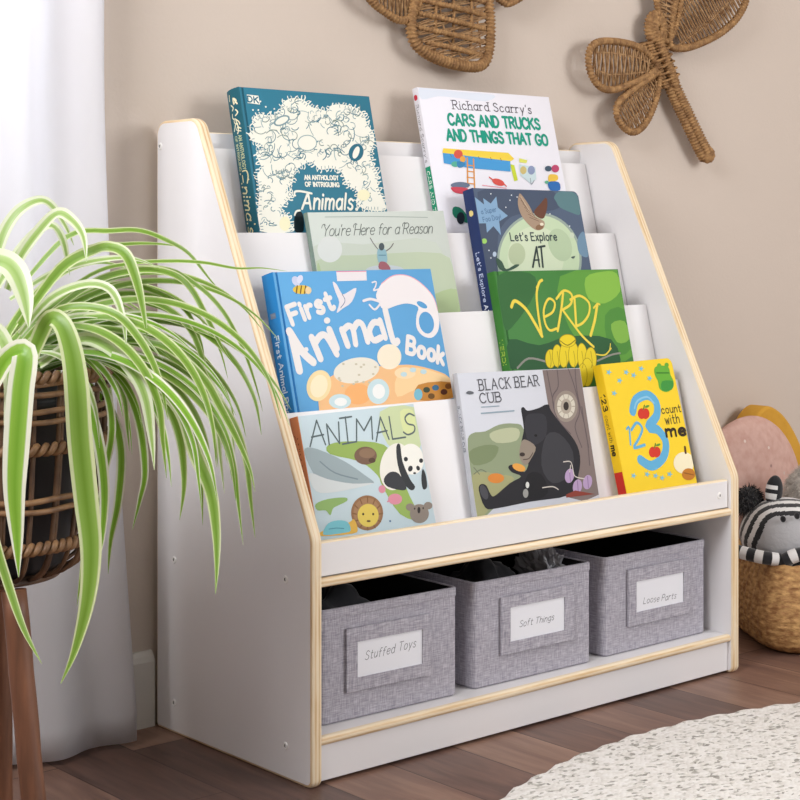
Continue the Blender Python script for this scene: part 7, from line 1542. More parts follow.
M_PAGE = mat('book_pages', 'e4dfd2', .8, var='cfc8b8', scale=1, stretch=(2, 2, 900))
M_PAGEX = M_PAGE
def make_book(key, label, cover_col, spine_col, spine_items, board=False, hinge=None, back_col=None, spine_text=()):
    q = POSE[key]; u, nn = Vector(q['u']), Vector(q['n']); up = nn.cross(u)
    M = Matrix(((u.x, up.x, nn.x, q['o'][0]), (u.y, up.y, nn.y, q['o'][1]), (u.z, up.z, nn.z, q['o'][2] + .0012), (0, 0, 0, 1)))
    w, h, t = q['w'], q['h'], q['t']; ct = .0024 if t > .012 else .0014
    root = tag(empty('picture_book', M=M), label, 'book', 'picture books on the display shelf')
    pal = [cover_col]
    b = MB()
    x0 = 0.0
    if hinge and not board:
        b.box((x0, 0, -ct), (.0045, h, 0), 0, .0005); b.box((.0045, 0, -ct), (.0085, h, -.0011)); pal.append(hinge); b.m[-6:] = [1]*6
        b.box((.0085, 0, -ct), (w, h, 0), 0, .0007)
    elif board:
        pf = rpoly([(0, 0), (w, 0), (w, h), (0, h)], [.0005, .012, .012, .0005], 6)
        slab(b, pf, -ct, 0, .0006, 0, 0, lambda z, x, y: (x, y, z))
    else: b.box((0, 0, -ct), (w, h, 0), 0, .0006)
    draw(b, ART[key], pal, lambda x, y, l: (x, y, l), box=(.4, .4, w*1000 - (.8 if not board else .8), h*1000 - .6))
    b.build('front_cover', [ink(c) for c in pal], root)
    b = MB()
    if board: slab(b, pf, -t, -t + ct, .0006, 0, 0, lambda z, x, y: (x, y, z))
    else: b.box((0, 0, -t), (w, h, -t + ct), 0, .0006)
    b.build('back_cover', ink(back_col or cover_col), root)
    b = MB(); m = 0 if board else .003
    if board:
        pg = rpoly([(.0005, 0), (w - .0006, 0), (w - .0006, h), (.0005, h)], [.0005, .0115, .0115, .0005], 6)
        slab(b, [(p[0], p[1]) for p in pg], -t + ct, -ct, .0002, 0, 0, lambda z, x, y: (x, y, z))
    else: b.box((.0008, m, -t + ct), (w - m, h - m, -ct))
    b.build('page_block', M_PAGE, root)
    b = MB(); pal = [spine_col]; bulge = .004 if t > .03 else .0012
    N = 8; prf = [(-bulge * math.sin(PI * k / N) - .0009, -t + t * k / N) for k in range(N + 1)]
    vs = [(x, 0, z) for x, z in prf] + [(x, h, z) for x, z in prf] + [(.0002, 0, 0), (.0002, 0, -t), (.0002, h, 0), (.0002, h, -t)]
    n = N + 1
    b.add(vs, [[k, k+1, n+k+1, n+k] for k in range(N)] + [[N, 2*n, 2*n+2, n+N], [2*n+1, 0, n, 2*n+3], [2*n] + list(range(N, -1, -1)) + [2*n+1], [2*n+3] + list(range(n, 2*n)) + [2*n+2]], 0, False)
    def sp(a, c, l):
        return (-bulge * math.sin(PI * min(max(c / t, 0), 1)) - .0009 - l, h - a, -t + c)
    draw(b, spine_items(h*1000, t*1000), pal, sp)
    b.build('spine', [ink(c) for c in pal], root)
    return root
def rect(c, a0, c0, a1, c1, t):     # block of colour, cut into strips that follow the rounded spine
    L = []; cuts = [c0] + [t*k/8 for k in range(1, 8) if c0 < t*k/8 < c1] + [c1]
    for p, q in zip(cuts, cuts[1:]): L.append(['P', c, 0, [a0, p, a1, p, a1, q, a0, q]])
    return L
def txt(c, s, a0, a1, base, hgt, w, st=''): return ['T', c, s, hgt, w, st, [a0, base, a1, base]]
def rnd_orn(h, t):
    r = random.Random(2); L = []
    for k in range(14):
        a = r.uniform(6, 62); c = t * .5 + r.uniform(-6, 6); L.append(['S', 'ece6c4', r.uniform(1.2, 3), [a, c, a+5, c+r.uniform(-5, 5), a+9, c+r.uniform(-6, 6)]])
    return L
make_book('anthology', 'thick teal hardback covered in white animal line drawings, top row left', '34788f', '25606f',
    lambda h, t: rnd_orn(h, t) + [txt('b9c29a', 'AN ANTHOLOGY', 74, 128, t*.60, 6, 1.2), txt('b9c29a', 'OF INTRIGUING', 74, 128, t*.30, 6, 1.2), txt('ded7a8', 'Animals', 132, 224, t*.30, 17, 2.4, 'i'), ['S', 'ded7a8', 2, [130, t*.55, 131, t*.8, 140, t*.85, 150, t*.75]]], hinge='1f5a6c')
make_book('cars', 'tall white paperback with green capital title and a yellow-and-blue vehicle, top row right', 'ecebf3', 'dedde4',
    lambda h, t: rect('1f8f6c', 138, 0.2, h-1, t-.2, t) + [['P', 'c2384a', 1, [14, t*.2, 20, t*.2, 22, t*.5, 20, t*.8, 14, t*.8, 12, t*.5]], txt('77767c', "Richard Scarry's", 30, 130, t*.28, t*.5, .9), txt('e8f2ea', 'CARS AND TRUCKS AND THINGS', 146, h-8, t*.25, t*.5, 1.1)])
make_book('reason', 'pale green-grey book with thin script title and a small child raising both arms', 'ccd4cd', '7d8f85',
    lambda h, t: rect('93a698', 60, t*.3, 200, t*.5, t))
make_book('explore', 'dark blue board book with a pale moon and a flying owl on the cover', '55637a', '2b3a66',
    lambda h, t: [['P', 'e8d58a', 1, [38, t*.35, 44, t*.35, 46, t*.5, 44, t*.7, 38, t*.7, 36, t*.5]], txt('c9d4ec', "Let's Explore", 108, 190, t*.34, 8, 1.5), txt('e8ecf6', 'AT NIGHT', 196, 250, t*.34, 8, 1.8)], board=True)
make_book('first', 'wide bright blue hardback with brushed white title and orange spotted animal', '63a6d8', '2f86c6',
    lambda h, t: [txt('dcecf6', 'First Animal Book', 92, 214, t*.34, 9.5, 2.0, 'r'), ['P', '7c8a9c', 0, [58, t*.3, 66, t*.3, 66, t*.75, 58, t*.75]]], hinge='1b6fae')
make_book('verdi', 'leaf green picture book with yellow curling title above yellow lumps', '447f3f', '3d7a34',
    lambda h, t: [txt('a9c24a', 'VERDI', 112, 152, t*.3, t*.42, 1.3)] , hinge='2f6430')
make_book('animals', 'pale blue picture book with thin title, panda, whale and lion, bottom row left', 'c6d8df', 'c67b4e',
    lambda h, t: [txt('7a3f28', 'ANIMALS', 26, 92, t*.3, 7, 1.1)])
make_book('bear', 'picture book with a black bear cub leaning on a grey tree trunk', 'cfd2da', 'bdbfc6',
    lambda h, t: [txt('6a6c74', 'BLACK BEAR CUB', 50, 120, t*.25, t*.5, .9)])
make_book('c123', 'yellow counting board book with large blue numeral three, bottom row right', 'f3d031', 'ecc222',
    lambda h, t: rect('c5352a', 178, .2, h-1, t-.2, t) + [txt('3a2f18', '123', 50, 76, t*.3, 9, 2.2), txt('8a6a20', 'count with', 84, 128, t*.3, 8, 1.0), txt('3a2f18', 'me', 134, 150, t*.3, 10, 2.6)], board=True)

# ------------------------------------------------------------------ fabric storage bins
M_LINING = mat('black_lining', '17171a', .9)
M_CARD = mat('white_card', 'e9eaf0', .6)
M_PEN = mat('pen_ink', '55565e', .6)
def make_bin(p0, p1, label, holder, card, text, tx):
    p0, p1 = Vector((*p0, .0660)), Vector((*p1, .0660)); ex = (p1 - p0).normalized(); w = (p1 - p0).length; ey = Vector((-ex.y, ex.x, 0))
    M = Matrix(((ex.x, ey.x, 0, p0.x), (ex.y, ey.y, 0, p0.y), (0, 0, 1, p0.z), (0, 0, 0, 1)))
    root = tag(empty('storage_bin', M=M), label, 'storage bin', 'grey fabric bins on the bottom shelf')
    dpt, h, th = .285, .1585, .0042
    out = rpoly([(0, 0), (w, 0), (w, dpt), (0, dpt)], .009, 5); n = len(out)
    def bow(p, z, amt):   # cloth walls belly slightly
        k = math.sin(PI * min(max(p[0] / w, 0), 1)) * math.sin(PI * min(z / h, 1)); return (p[0], p[1] - (amt * k if p[1] < .05 else 0))
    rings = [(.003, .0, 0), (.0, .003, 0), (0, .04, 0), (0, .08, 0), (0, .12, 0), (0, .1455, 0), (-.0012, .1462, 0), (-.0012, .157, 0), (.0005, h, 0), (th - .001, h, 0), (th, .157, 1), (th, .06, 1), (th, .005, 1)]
    b = MB(); vs = []
    for d, z, _ in rings:
        for p in (inset(out, d) if d else out): q = bow(p, z, .0015); vs.append((q[0], q[1], z))
    fs = []; ms = []
    for k in range(len(rings) - 1):
        for i in range(n): fs.append([k*n+i, k*n+(i+1) % n, (k+1)*n+(i+1) % n, (k+1)*n+i]); ms.append(1 if rings[k][2] else 0)
    fs.append(list(range(n))[::-1]); ms.append(0); L = (len(rings)-1)*n; fs.append([L+i for i in range(n)]); ms.append(1)
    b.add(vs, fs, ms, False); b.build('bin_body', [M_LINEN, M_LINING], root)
    # stitched label holder with a window
    (hx0, hz0), (hx1, hz1) = holder; (cx0, cz0), (cx1, cz1) = card; S = .001
    b = MB(); y0, y1 = -.0046, -.0012
    def ring4(o, i):
        vs = []
        for y in (y0, y1):
            for (a, c) in ((o[0], o[1]), (o[2], o[1]), (o[2], o[3]), (o[0], o[3])): vs.append((a, y, c))
            for (a, c) in ((i[0], i[1]), (i[2], i[1]), (i[2], i[3]), (i[0], i[3])): vs.append((a, y, c))
        fs = []
        for k in range(4):
            j = (k + 1) % 4; fs += [[k, j, 4+j, 4+k], [8+j, 8+k, 12+k, 12+j], [8+k, 8+j, j, k], [4+k, 4+j, 12+j, 12+k]]
        b.add(vs, fs)
    ring4((hx0*S, hz0*S, hx1*S, hz1*S), (cx0*S, cz0*S, cx1*S, cz1*S)); lh = b.build('label_holder', M_LINEN, root)
    b = MB(); b.box(((cx0-4)*S, -.0026, (cz0-4)*S), ((cx1+4)*S, -.0016, (cz1+4)*S))
    pal = [0]; (ax, az), (bx_, bz), hh = tx
    put = Put(b, 1, lambda x, y, l: (x, -.0026 - l, y), .00008)
    lettering(put, text, ax, az, bx_, bz, hh, .8, 'ih')
    b.build('label_card', [M_CARD, M_PEN], root)
    return root
make_bin((.048, -.3415), (.297, -.3475), 'grey linen storage bin with card reading Stuffed Toys', ((41.3, 40), (193.5, 128)), ((60, 58), (179, 108)), 'Stuffed Toys', ((74, 80), (166, 84), 12))
make_bin((.332, -.345), (.583, -.349), 'grey linen storage bin with card reading Soft Things', ((52, 43.5), (207.6, 130)), ((71, 61), (187.6, 113)), 'Soft Things', ((91, 80), (164, 80), 9.5))
make_bin((.62, -.344), (.874, -.343), 'grey linen storage bin with card reading Loose Parts', ((52, 41.5), (207.4, 133)), ((71.5, 62), (191.7, 112)), 'Loose Parts', ((90, 73), (172, 70), 10))
def lumpy(c, r, seed, amp=.25, sc=14):
    b = MB(); so = Vector((seed, seed*2.3, 0))
    b.ell(c, r, 0, seg=40, ring=26, fn=lambda p: 1 + amp * noise.noise(p * (sc * .15) + so) + amp * .5 * noise.noise(p * sc * .4 + so))
    return b
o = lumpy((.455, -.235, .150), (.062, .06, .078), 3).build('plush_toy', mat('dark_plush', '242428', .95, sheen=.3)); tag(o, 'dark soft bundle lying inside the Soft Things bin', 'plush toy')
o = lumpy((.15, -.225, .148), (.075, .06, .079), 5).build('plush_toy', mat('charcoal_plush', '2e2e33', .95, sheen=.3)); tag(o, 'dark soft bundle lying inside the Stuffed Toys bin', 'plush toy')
o = lumpy((.552, -.270, .196), (.022, .05, .042), 8, .5, 22).build('plastic_bag', mat('grey_film', 'a9a9ae', .25, spec=.6)); tag(o, 'crumpled grey plastic bag poking out of the Soft Things bin', 'bag')
o.data.shade_flat() if hasattr(o.data, 'shade_flat') else None

# ------------------------------------------------------------------ woven wall ornaments
M_ROPE = mat('seagrass_cord', '84603c', .8, var='b38a5a', scale=90, bump=.0006, bscale=420)
M_THREAD = mat('seagrass_thread', '86623f', .85, var='b8946a', scale=120)
def resample(P, step, closed=False):
    P = [Vector(p) for p in P]; out = []; m = len(P)
    for i in range(m if closed else m - 1):
        a, b = P[i], P[(i+1) % m]; k = max(1, int(round((b - a).length / step)))
        for j in range(k): out.append(a.lerp(b, j / k))
    if not closed: out.append(P[-1])
    return out
def cord(mb, path, r, pitch=.0066, closed=False, amp=.26, seg=9, mi=0):
    P = resample(path, pitch / 4.0, closed)
    mb.tube(P, lambda i, a: r * (1 + amp * math.sin(2*PI*i/4.0*1.0 + a)), mi, seg, closed=closed)
def wpt(p, y=-.018): return Vector((p[0] * .001, y, p[1] * .001))
def wing(root, pts, base, y0=-.012, y1=-.026, r=.0062, name='wing', rows=15, cross=True):
    """one wing: thick wrapped rim and threads laced from side to side; base = (x, z) at the body"""
    ring = catmull([Vector((p[0]*.001, p[1]*.001)) for p in pts], 5, True)
    bx = Vector((base[0]*.001, base[1]*.001)); tip = max(ring, key=lambda q: (q - bx).length); ax = (tip - bx); Ln = ax.length; ax.normalize()
    def yy(q): return y0 + (y1 - y0) * min(1, max(0, (q - bx).dot(ax) / Ln))
    b = MB(); cord(b, [Vector((q.x, yy(q), q.y)) for q in ring], r, closed=True); w = b.build(name, M_ROPE, root)
    b = MB(); sd = Vector((-ax.y, ax.x))
    def side(t, s):
        best = None
        c = bx + ax * (t * Ln); n = len(ring)
        for i in range(n):
            a, e = ring[i], ring[(i+1) % n]; ta, te = (a - c).dot(ax), (e - c).dot(ax)
            if ta * te <= 0 and abs(ta - te) > 1e-9:
                q = a.lerp(e, ta / (ta - te)); d = (q - c).dot(sd) * s
                if best is None or d > best[0]: best = (d, q)
        return best[1] if best else None
    for rep in range(2 if cross else 1):
        prev = None
        for k in range(rows):
            t = .12 + .82 * k / (rows - 1); q = side(t, 1 if (k + rep) % 2 else -1)
            if q is None: continue
            if prev is not None:
                A = Vector((prev.x, yy(prev), prev.y)); B = Vector((q.x, yy(q), q.y)); mid = (A + B) / 2 + Vector((0, -.002 + .003*rep, 0))
                b.tube([A, mid, B], .0017, 0, 6); off = Vector((0, .002, .003)); b.tube([A + off, mid + off, B + off], .0013, 0, 6)
            prev = q
    for s in (-1, 1):   # warp threads from body to tip
        P = [q for q in (side(t, s) for t in (.1, .3, .5, .7, .9)) if q]; c = [bx + ax * (t * Ln) for t in (.1, .3, .5, .7, .9)][:len(P)]
        b.tube([Vector((m.x, yy(m) + .001, m.y)) for m in [p.lerp(d, .55) for p, d in zip(P, c)]], .002, 0, 6)
    b.build('wing_lacing', M_THREAD, w)
    return w
dr = tag(empty('wall_ornament', (1.165, 0, 1.06)), 'woven seagrass dragonfly with long straight tail on the beige wall', 'wall ornament', 'woven insects on the wall')
INV = Matrix.Translation((-1.165, 0, -1.06))
def on(root): return root
def shift(o, root): o.data.transform(Matrix.Translation(-root.location)); return o
def kids(root):
    for c in root.children:
        shift(c, root)
        for g in c.children: shift(g, root)
wing(dr, [(1137,1070),(1093,1098),(1035,1107),(959,1103),(929,1082),(932,1045),(959,1020),(998,1015),(1050,1029),(1102,1048)], (1140, 1064))
wing(dr, [(1143,1058),(1102,1040),(1044,1012),(1007,985),(1013,955),(1050,937),(1087,951),(1117,983),(1137,1019)], (1146, 1056))
wing(dr, [(1176,1116),(1180,1163),(1198,1234),(1260,1290),(1371,1298),(1404,1240),(1381,1190),(1329,1151),(1260,1122),(1210,1110)], (1176, 1102), rows=25, r=.0068)
wing(dr, [(1161,1122),(1137,1179),(1123,1245),(1152,1317),(1213,1334),(1228,1286),(1204,1204),(1186,1144)], (1168, 1106), rows=21)
b = MB()
for k in range(3):
    cord(b, [wpt((1133 + 22*math.cos(a)*(1-.3*k), 1143 + 27*math.sin(a)*(1-.3*k)), -.014 - .003*k) for a in [2*PI*i/28 for i in range(28)]], .0085 - .001*k, closed=True)
b.build('head', M_ROPE, dr)
b = MB()
path = [wpt(p, -.014) for p in ((1128, 1122), (1140, 1100), (1156, 1074), (1170, 1050), (1178, 1036))]
for dx, dz, yy in ((-13, -5, .004), (13, 5, .004), (0, 0, -.008), (-24, -9, .012), (24, 9, .012)):
    cord(b, catmull([p + Vector((dx*.001, yy, dz*.001)) for p in path], 5), .0095)
for k in range(5):
    c = path[1].lerp(path[3], k / 4)
    b.tube([c + Vector((-.032, .012, -.014)), c + Vector((-.016, -.014, -.007)), c + Vector((.014, -.015, .006)), c + Vector((.026, .008, .011))], .0026, 0, 6)
b.build('thorax', M_ROPE, dr)
b = MB()
tp = [(1172, 1052), (1198, 1014), (1226, 978), (1252, 944), (1276, 914), (1290, 900)]
for dx, dz, yy, r in ((-8, -6, 0, .0085), (8, 6, 0, .0085), (0, 0, -.006, .0085)):
    cord(b, catmull([wpt((p[0]+dx, p[1]+dz), -.012 + yy) for p in tp], 6), r)
b.ell(wpt((1290, 902), -.014), (.019, .013, .018), 0, fn=lambda p: 1 + .06*math.sin(22*p.z))
b.build('tail', M_ROPE, dr); kids(dr)

be = tag(empty('wall_ornament', (.59, 0, 1.12)), 'woven seagrass wall ornament with a broad rounded laced lobe, cut by the top edge', 'wall ornament', 'woven insects on the wall')
ab = [(525,1184),(502,1130),(495,1091),(509,1061),(559,1041),(630,1034),(664,1045),(678,1085),(678,1146),(664,1198),(594,1225)]
w = wing(be, ab, (596, 1228), y0=-.012, y1=-.022, r=.0088, name='abdomen', rows=13, cross=True)
b = MB()
for k in range(7):      # thick plaited bands across the abdomen
    z = 1062 + k * 24; x0 = 512 if k else 530; x1 = 668
    cord(b, [wpt((x0, z + 8), -.016), wpt(((x0+x1)/2, z), -.026), wpt((x1, z - 6), -.016)], .0045)
for x in (552, 594, 636): b.tube([wpt((x, 1052), -.014), wpt((x-2, 1130), -.02), wpt((x, 1200), -.014)], .003, 0, 6)
b.build('abdomen_band', M_ROPE, w)
wing(be, [(525,1175),(515,1133),(491,1107),(464,1103),(433,1114),(403,1129),(364,1167),(353,1204),(403,1234),(479,1224)], (535, 1196), rows=17)
wing(be, [(673,1190),(710,1158),(735,1157),(791,1193),(817,1241),(740,1256)], (662, 1216), rows=15)
b = MB(); b.ell(wpt((595, 1250), -.012), (.052, .022, .046), 0, fn=lambda p: 1 + .05*math.sin(26*p.z)); b.build('head', M_ROPE, be); kids(be)

# ------------------------------------------------------------------ round cushion behind the basket
cu = tag(empty('floor_cushion', (1.345, -.075, 0)), 'pink speckled round cushion with a yellow back leaning on the wall', 'cushion')
def speckled():
    m, nt, bb, ln = nodes('pink_speckled_cloth'); tc = add(nt, 'ShaderNodeTexCoord')
    n = add(nt, 'ShaderNodeTexNoise'); n.inputs['Scale'].default_value = 60; ln(tc.outputs['Object'], n.inputs['Vector'])
    base = ramp(nt, [(.3, 'c99f92'), (.7, 'd6b2a6')]); ln(n.outputs['Fac'], base.inputs['Fac'])
    v = add(nt, 'ShaderNodeTexVoronoi'); v.inputs['Scale'].default_value = 46; ln(tc.outputs['Object'], v.inputs['Vector'])
    sp = add(nt, 'ShaderNodeSeparateColor'); ln(v.outputs['Color'], sp.inputs[0])
    lt = add(nt, 'ShaderNodeMath', operation='LESS_THAN'); lt.inputs[1].default_value = .16; ln(v.outputs['Distance'], lt.inputs[0])
    gt = add(nt, 'ShaderNodeMath', operation='GREATER_THAN'); gt.inputs[1].default_value = .45; ln(sp.outputs[0], gt.inputs[0])
    mu = add(nt, 'ShaderNodeMath', operation='MULTIPLY'); ln(lt.outputs[0], mu.inputs[0]); ln(gt.outputs[0], mu.inputs[1])
    fl = ramp(nt, [(.4, '93706c'), (.6, 'e3d2c8')]); ln(sp.outputs[1], fl.inputs['Fac'])
    mx = add(nt, 'ShaderNodeMixRGB'); ln(mu.outputs[0], mx.inputs['Fac']); ln(base.outputs['Color'], mx.inputs['Color1']); ln(fl.outputs['Color'], mx.inputs['Color2'])
    ln(mx.outputs['Color'], bb.inputs['Base Color']); bb.inputs['Roughness'].default_value = .9; return m
M_YEL = mat('yellow_cloth', 'd9a43a', .9, var='cf9a34', scale=30)
b = MB(); Rx = Matrix.Rotation(math.radians(4), 3, 'X')
b.ell((-.034, -.012, .192), (.180, .046, .190), 0, M=Rx, seg=64, ring=40, fn=lambda p: 1 + .01*noise.noise(p*3)); b.build('cushion_front', speckled(), cu)
b = MB(); pts = [(.045, .36), (.078, .386), (.108, .388), (.150, .366), (.195, .318), (.230, .254), (.245, .18), (.228, .08), (.12, .012), (0, .012), (-.05, .15), (0, .3)]
pf = catmull([Vector(p) for p in pts], 5, True); pf = [(p.x, p.y) for p in pf]
slab(b, pf, .016, .066, .006, 0, 0, lambda x, y, z: (y - .008, x, z)); b.s = [True]*len(b.s); b.build('cushion_back', M_YEL, cu)

# ------------------------------------------------------------------ seagrass basket with plush animals
M_GRASS = mat('woven_seagrass', '8f6238', .75, var='cda268', scale=70, stretch=(1, 1, 2.2), bump=.0015, bscale=220)
ba = tag(empty('toy_basket', (1.247, -.326, 0)), 'woven brown seagrass basket of plush animals beside the bookshelf', 'basket')
ba.rotation_euler = (0, 0, math.radians(-40.8 + 6))
b = MB(); N = 288; hb = .153; SZ = []
def sq(a, r, e=5.0): return r / (abs(math.cos(a))**e + abs(math.sin(a))**e) ** (1/e)
prof = [(i / 44 * hb, .150 + .020*math.sin(PI * (i/44)**.8) - (.016 * (1 - i/6)**2 if i < 6 else 0)) for i in range(45)]
vs = []
for z, r in prof:
    for i in range(N):
        a = 2*PI*i/N; rr = sq(a, r); u = i / N * 56; v = z / .0118
        ci, cj = int(u), int(v); fu, fv = u - ci, v - cj
        wv = math.sin(PI*fu)*(.55+.45*math.sin(PI*fv)) if (ci + cj) % 2 else math.sin(PI*fv)*(.55+.45*math.sin(PI*fu)) * .8
        rr += .0042 * wv; vs.append((rr*math.cos(a), rr*math.sin(a), z))
nr = len(prof)
for z, k in ((hb + .004, -.003), (hb + .004, -.010), (hb - .004, -.013), (.02, -.02)):
    for i in range(N): a = 2*PI*i/N; rr = sq(a, .152 + k); vs.append((rr*math.cos(a), rr*math.sin(a), z + .0012*math.sin(i*1.05)))
nr += 4
b.add(vs, [[k*N+i, k*N+(i+1) % N, (k+1)*N+(i+1) % N, (k+1)*N+i] for k in range(nr-1) for i in range(N)] + [[(nr-1)*N+i for i in range(N)], list(range(N))[::-1]], 0, True)
b.build('basket_body', M_GRASS, ba)
M_BLK = mat('black_plush', '16161a', .95, sheen=.4); M_WHT = mat('white_plush', 'dcdad8', .95, sheen=.4); M_GRY = mat('grey_plush', 'a9a8aa', .95, sheen=.4, bump=.0015, bscale=140)
ze = tag(empty('plush_toy', (1.2213, -.2744, .02)), 'black and white striped plush zebra with grey muzzle in the basket', 'plush toy')
fwv = Vector((.653, .757, 0)); rtv = Vector((.757, -.653, 0)); upv = Vector((0, 0, 1))
Hc = Vector((1.144, -.3086, .1965))
org = Vector((1.2213, -.2744, .02))
ax = (-fwv*.97 + rtv*.06 - upv*.12).normalized(); e1 = (upv - ax*upv.dot(ax)).normalized(); e2 = e1.cross(ax)
MR = Matrix((e2, e1, ax)).transposed()
def zebra(p):
    th = math.degrees(math.acos(max(-1, min(1, p.z)))) + 3.2*math.sin(5*math.atan2(p.y, p.x)) 
    if th < 51: return 2
    return 0 if int((th - 51) / 8.5) % 2 == 0 else 1
b = MB(); b.ell(Hc - org, (.082, .066, .074), zebra, M=MR, seg=96, ring=120)
b.ell(Hc - org + fwv*.03 + rtv*.02 - upv*.075, (.075, .06, .05), lambda p: int((p.x+1)*9 + .6*math.sin(4*p.z)) % 2, M=Matrix.Rotation(.6, 3, 'Z'), seg=64, ring=48)
for pts, r in (((( 1.0362, -.2816, .1754), (1.0549, -.3307, .1680), (1.1061, -.3683, .160)), .0118), (((1.0763, -.3558, .1640), (1.0935, -.3773, .176), (1.1397, -.3973, .174)), .0125)):
    P = resample(catmull([Vector(p) - org for p in pts], 6), .003); k0 = len(b.f); b.tube(P, r, 0, 14); nP = len(P) - 1
    for k in range(nP):
        for j in range(14): b.m[k0 + k*14 + j] = (k // 4) % 2
b.build('plush_body', [M_BLK, M_WHT, M_GRY], ze)
for q in ((1.0866, -.3462, .2351), (1.1054, -.3624, .2405)):
    b = MB(); b.ell(Vector(q) - org, (.003, .006, .0058), 0); b.build('nostril', M_BLK, ze)
ec = Hc - org + upv*.078 - rtv*.020
b = MB(); b.ell(ec, (.016, .010, .029), lambda p: 1 if (-.55 < p.z < -.15 or .1 < p.z < .4) and p.x < .15 else 0, M=Matrix.Rotation(-.65, 3, 'Z') @ Matrix.Rotation(.12, 3, 'Y'), seg=28, ring=24); b.build('ear', [M_BLK, M_WHT], ze)
b = MB(); b.ell(ec + rtv*.072 + fwv*.02 - upv*.012, (.014, .010, .026), 0, seg=24, ring=20); b.build('ear', [M_BLK, M_WHT], ze)
def fur(mb, c, r, n, ln, seed, mi=1, wd=.0012):
    rn = random.Random(seed)
    for k in range(n):
        z = rn.uniform(-1, 1); a = rn.uniform(0, 2*PI); s = math.sqrt(1 - z*z); d = Vector((s*math.cos(a), s*math.sin(a), z))
        p = Vector(c) + Vector((d.x*r[0], d.y*r[1], d.z*r[2])); t = (d + Vector((rn.uniform(-.6, .6), rn.uniform(-.6, .6), rn.uniform(-.9, .3)))).normalized(); l = ln*rn.uniform(.6, 1.2)
        o1 = t.orthogonal().normalized()*wd; o2 = t.cross(o1)
        mb.add([p+o1, p-.5*o1+.8*o2, p-.5*o1-.8*o2, p+t*l+Vector((0, 0, -l*.2))], [[0, 1, 3], [1, 2, 3], [2, 0, 3]], mi)
b = MB(); mc = Hc - org + upv*.058 - rtv*.062 + fwv*.02; b.ell(mc, (.027, .022, .024), 0); fur(b, mc, (.026, .021, .023), 700, .012, 4, 0); b.build('mane', M_BLK, ze)
fz = tag(empty('plush_toy', (1.30, -.30, .03)), 'fluffy light grey plush animal at the right edge behind the zebra', 'plush toy')
Fc = Vector((1.3049, -0.2625, 0.2417)) - Vector((1.30, -.30, .03))
M_FUR = mat('grey_fur', 'd6cfc6', .95, var='a39c94', scale=40, sheen=.4)
b = MB(); b.ell(Fc, (.058, .055, .060), 0, fn=lambda p: 1 + .08*noise.noise(p*4)); b.ell(Fc + Vector((0, .0, -.085)), (.07, .06, .06), 0); fur(b, Fc, (.056, .053, .058), 5200, .016, 7, 0, .0008); b.build('plush_body', M_FUR, fz)

# ------------------------------------------------------------------ wicker plant stand
PX, PY = -.4709, -.3677
M_WICK = mat('dark_wicker', '4a3425', .55, var='6e5038', scale=45)
M_WICKL = mat('light_wicker', '6a4c33', .55, var='946f4b', scale=60)
M_LEG = mat('dark_stained_wood', '5c3b29', .5, var='7c5139', scale=14, stretch=(5, 5, .5))
st = tag(empty('plant_stand', (PX, PY, 0)), 'open wicker basket plant stand on brown wooden legs at the left edge', 'plant stand')
def bas(z):   # radius of the basket wall at height z
    pts = [(.352, .085), (.360, .108), (.375, .121), (.40, .130), (.45, .137), (.51, .142), (.585, .145)]
    for (z0, r0), (z1, r1) in zip(pts, pts[1:]):
        if z <= z1: return r0 + (r1 - r0) * max(0, (z - z0)) / (z1 - z0)
    return .145
b = MB(); zs = [.353, .358, .364, .372, .385, .40, .43, .47, .51, .55, .583]
for k in range(27):
    for d in (-.012, .012):
        a = 2*PI*k/27 + d * (1 if k % 2 else .4)
        b.tube([(bas(z)*math.cos(a), bas(z)*math.sin(a), z) for z in zs], .0024 if k % 3 else .0029, 0, 7)
sk = b.build('stakes', M_WICK, st)
def hoop(z, r, n=1, twist=False, name='weave_band', m=M_WICKL):
    b = MB(); R = bas(z) + .003
    for k in range(n):
        P = [Vector((R*math.cos(a), R*math.sin(a), z + (k - (n-1)/2)*.011 + .0012*math.sin(9*a + k))) for a in [2*PI*i/220 for i in range(220)]]
        if twist:
            for ph in (0, PI):
                Q = [Vector(((R + .004*math.cos(40*a+ph))*math.cos(a), (R + .004*math.cos(40*a+ph))*math.sin(a), z + .0042*math.sin(40*a+ph))) for a in [2*PI*i/640 for i in range(640)]]
                b.tube(Q, r, 0, 7, closed=True)
        else: b.tube(P, r, 0, 7, closed=True)
    b.build(name, m, st)
hoop(.572, .0035, 2); hoop(.542, .0033, 2); hoop(.506, .0038, twist=True); hoop(.444, .0034, 2); hoop(.396, .0038, twist=True); hoop(.584, .004, twist=True, name='rim')
b = MB()
for k in range(9): b.tube([((.02 + .0085*k)*math.cos(a), (.02 + .0085*k)*math.sin(a), .352) for a in [2*PI*i/80 for i in range(80)]], .0048, 0, 7, closed=True)
b.build('basket_base', M_WICK, st)
for A, B in (((-.4889, -.4843, .352), (-.4735, -.5238, 0)), ((-.4064, -.2913, .352), (-.3905, -.2654, 0)), ((-.56, -.345, .352), (-.60, -.335, 0))):
    A = Vector(A) - Vector((PX, PY, 0)); B = Vector(B) - Vector((PX, PY, 0)); b = MB()
    b.tube([A.lerp(B, k/12) for k in range(13)], lambda i, a: (.0138 - .0006*i/12) + .0004*math.sin(i*2.1 + a), 0, 14); b.build('leg', M_LEG, st)

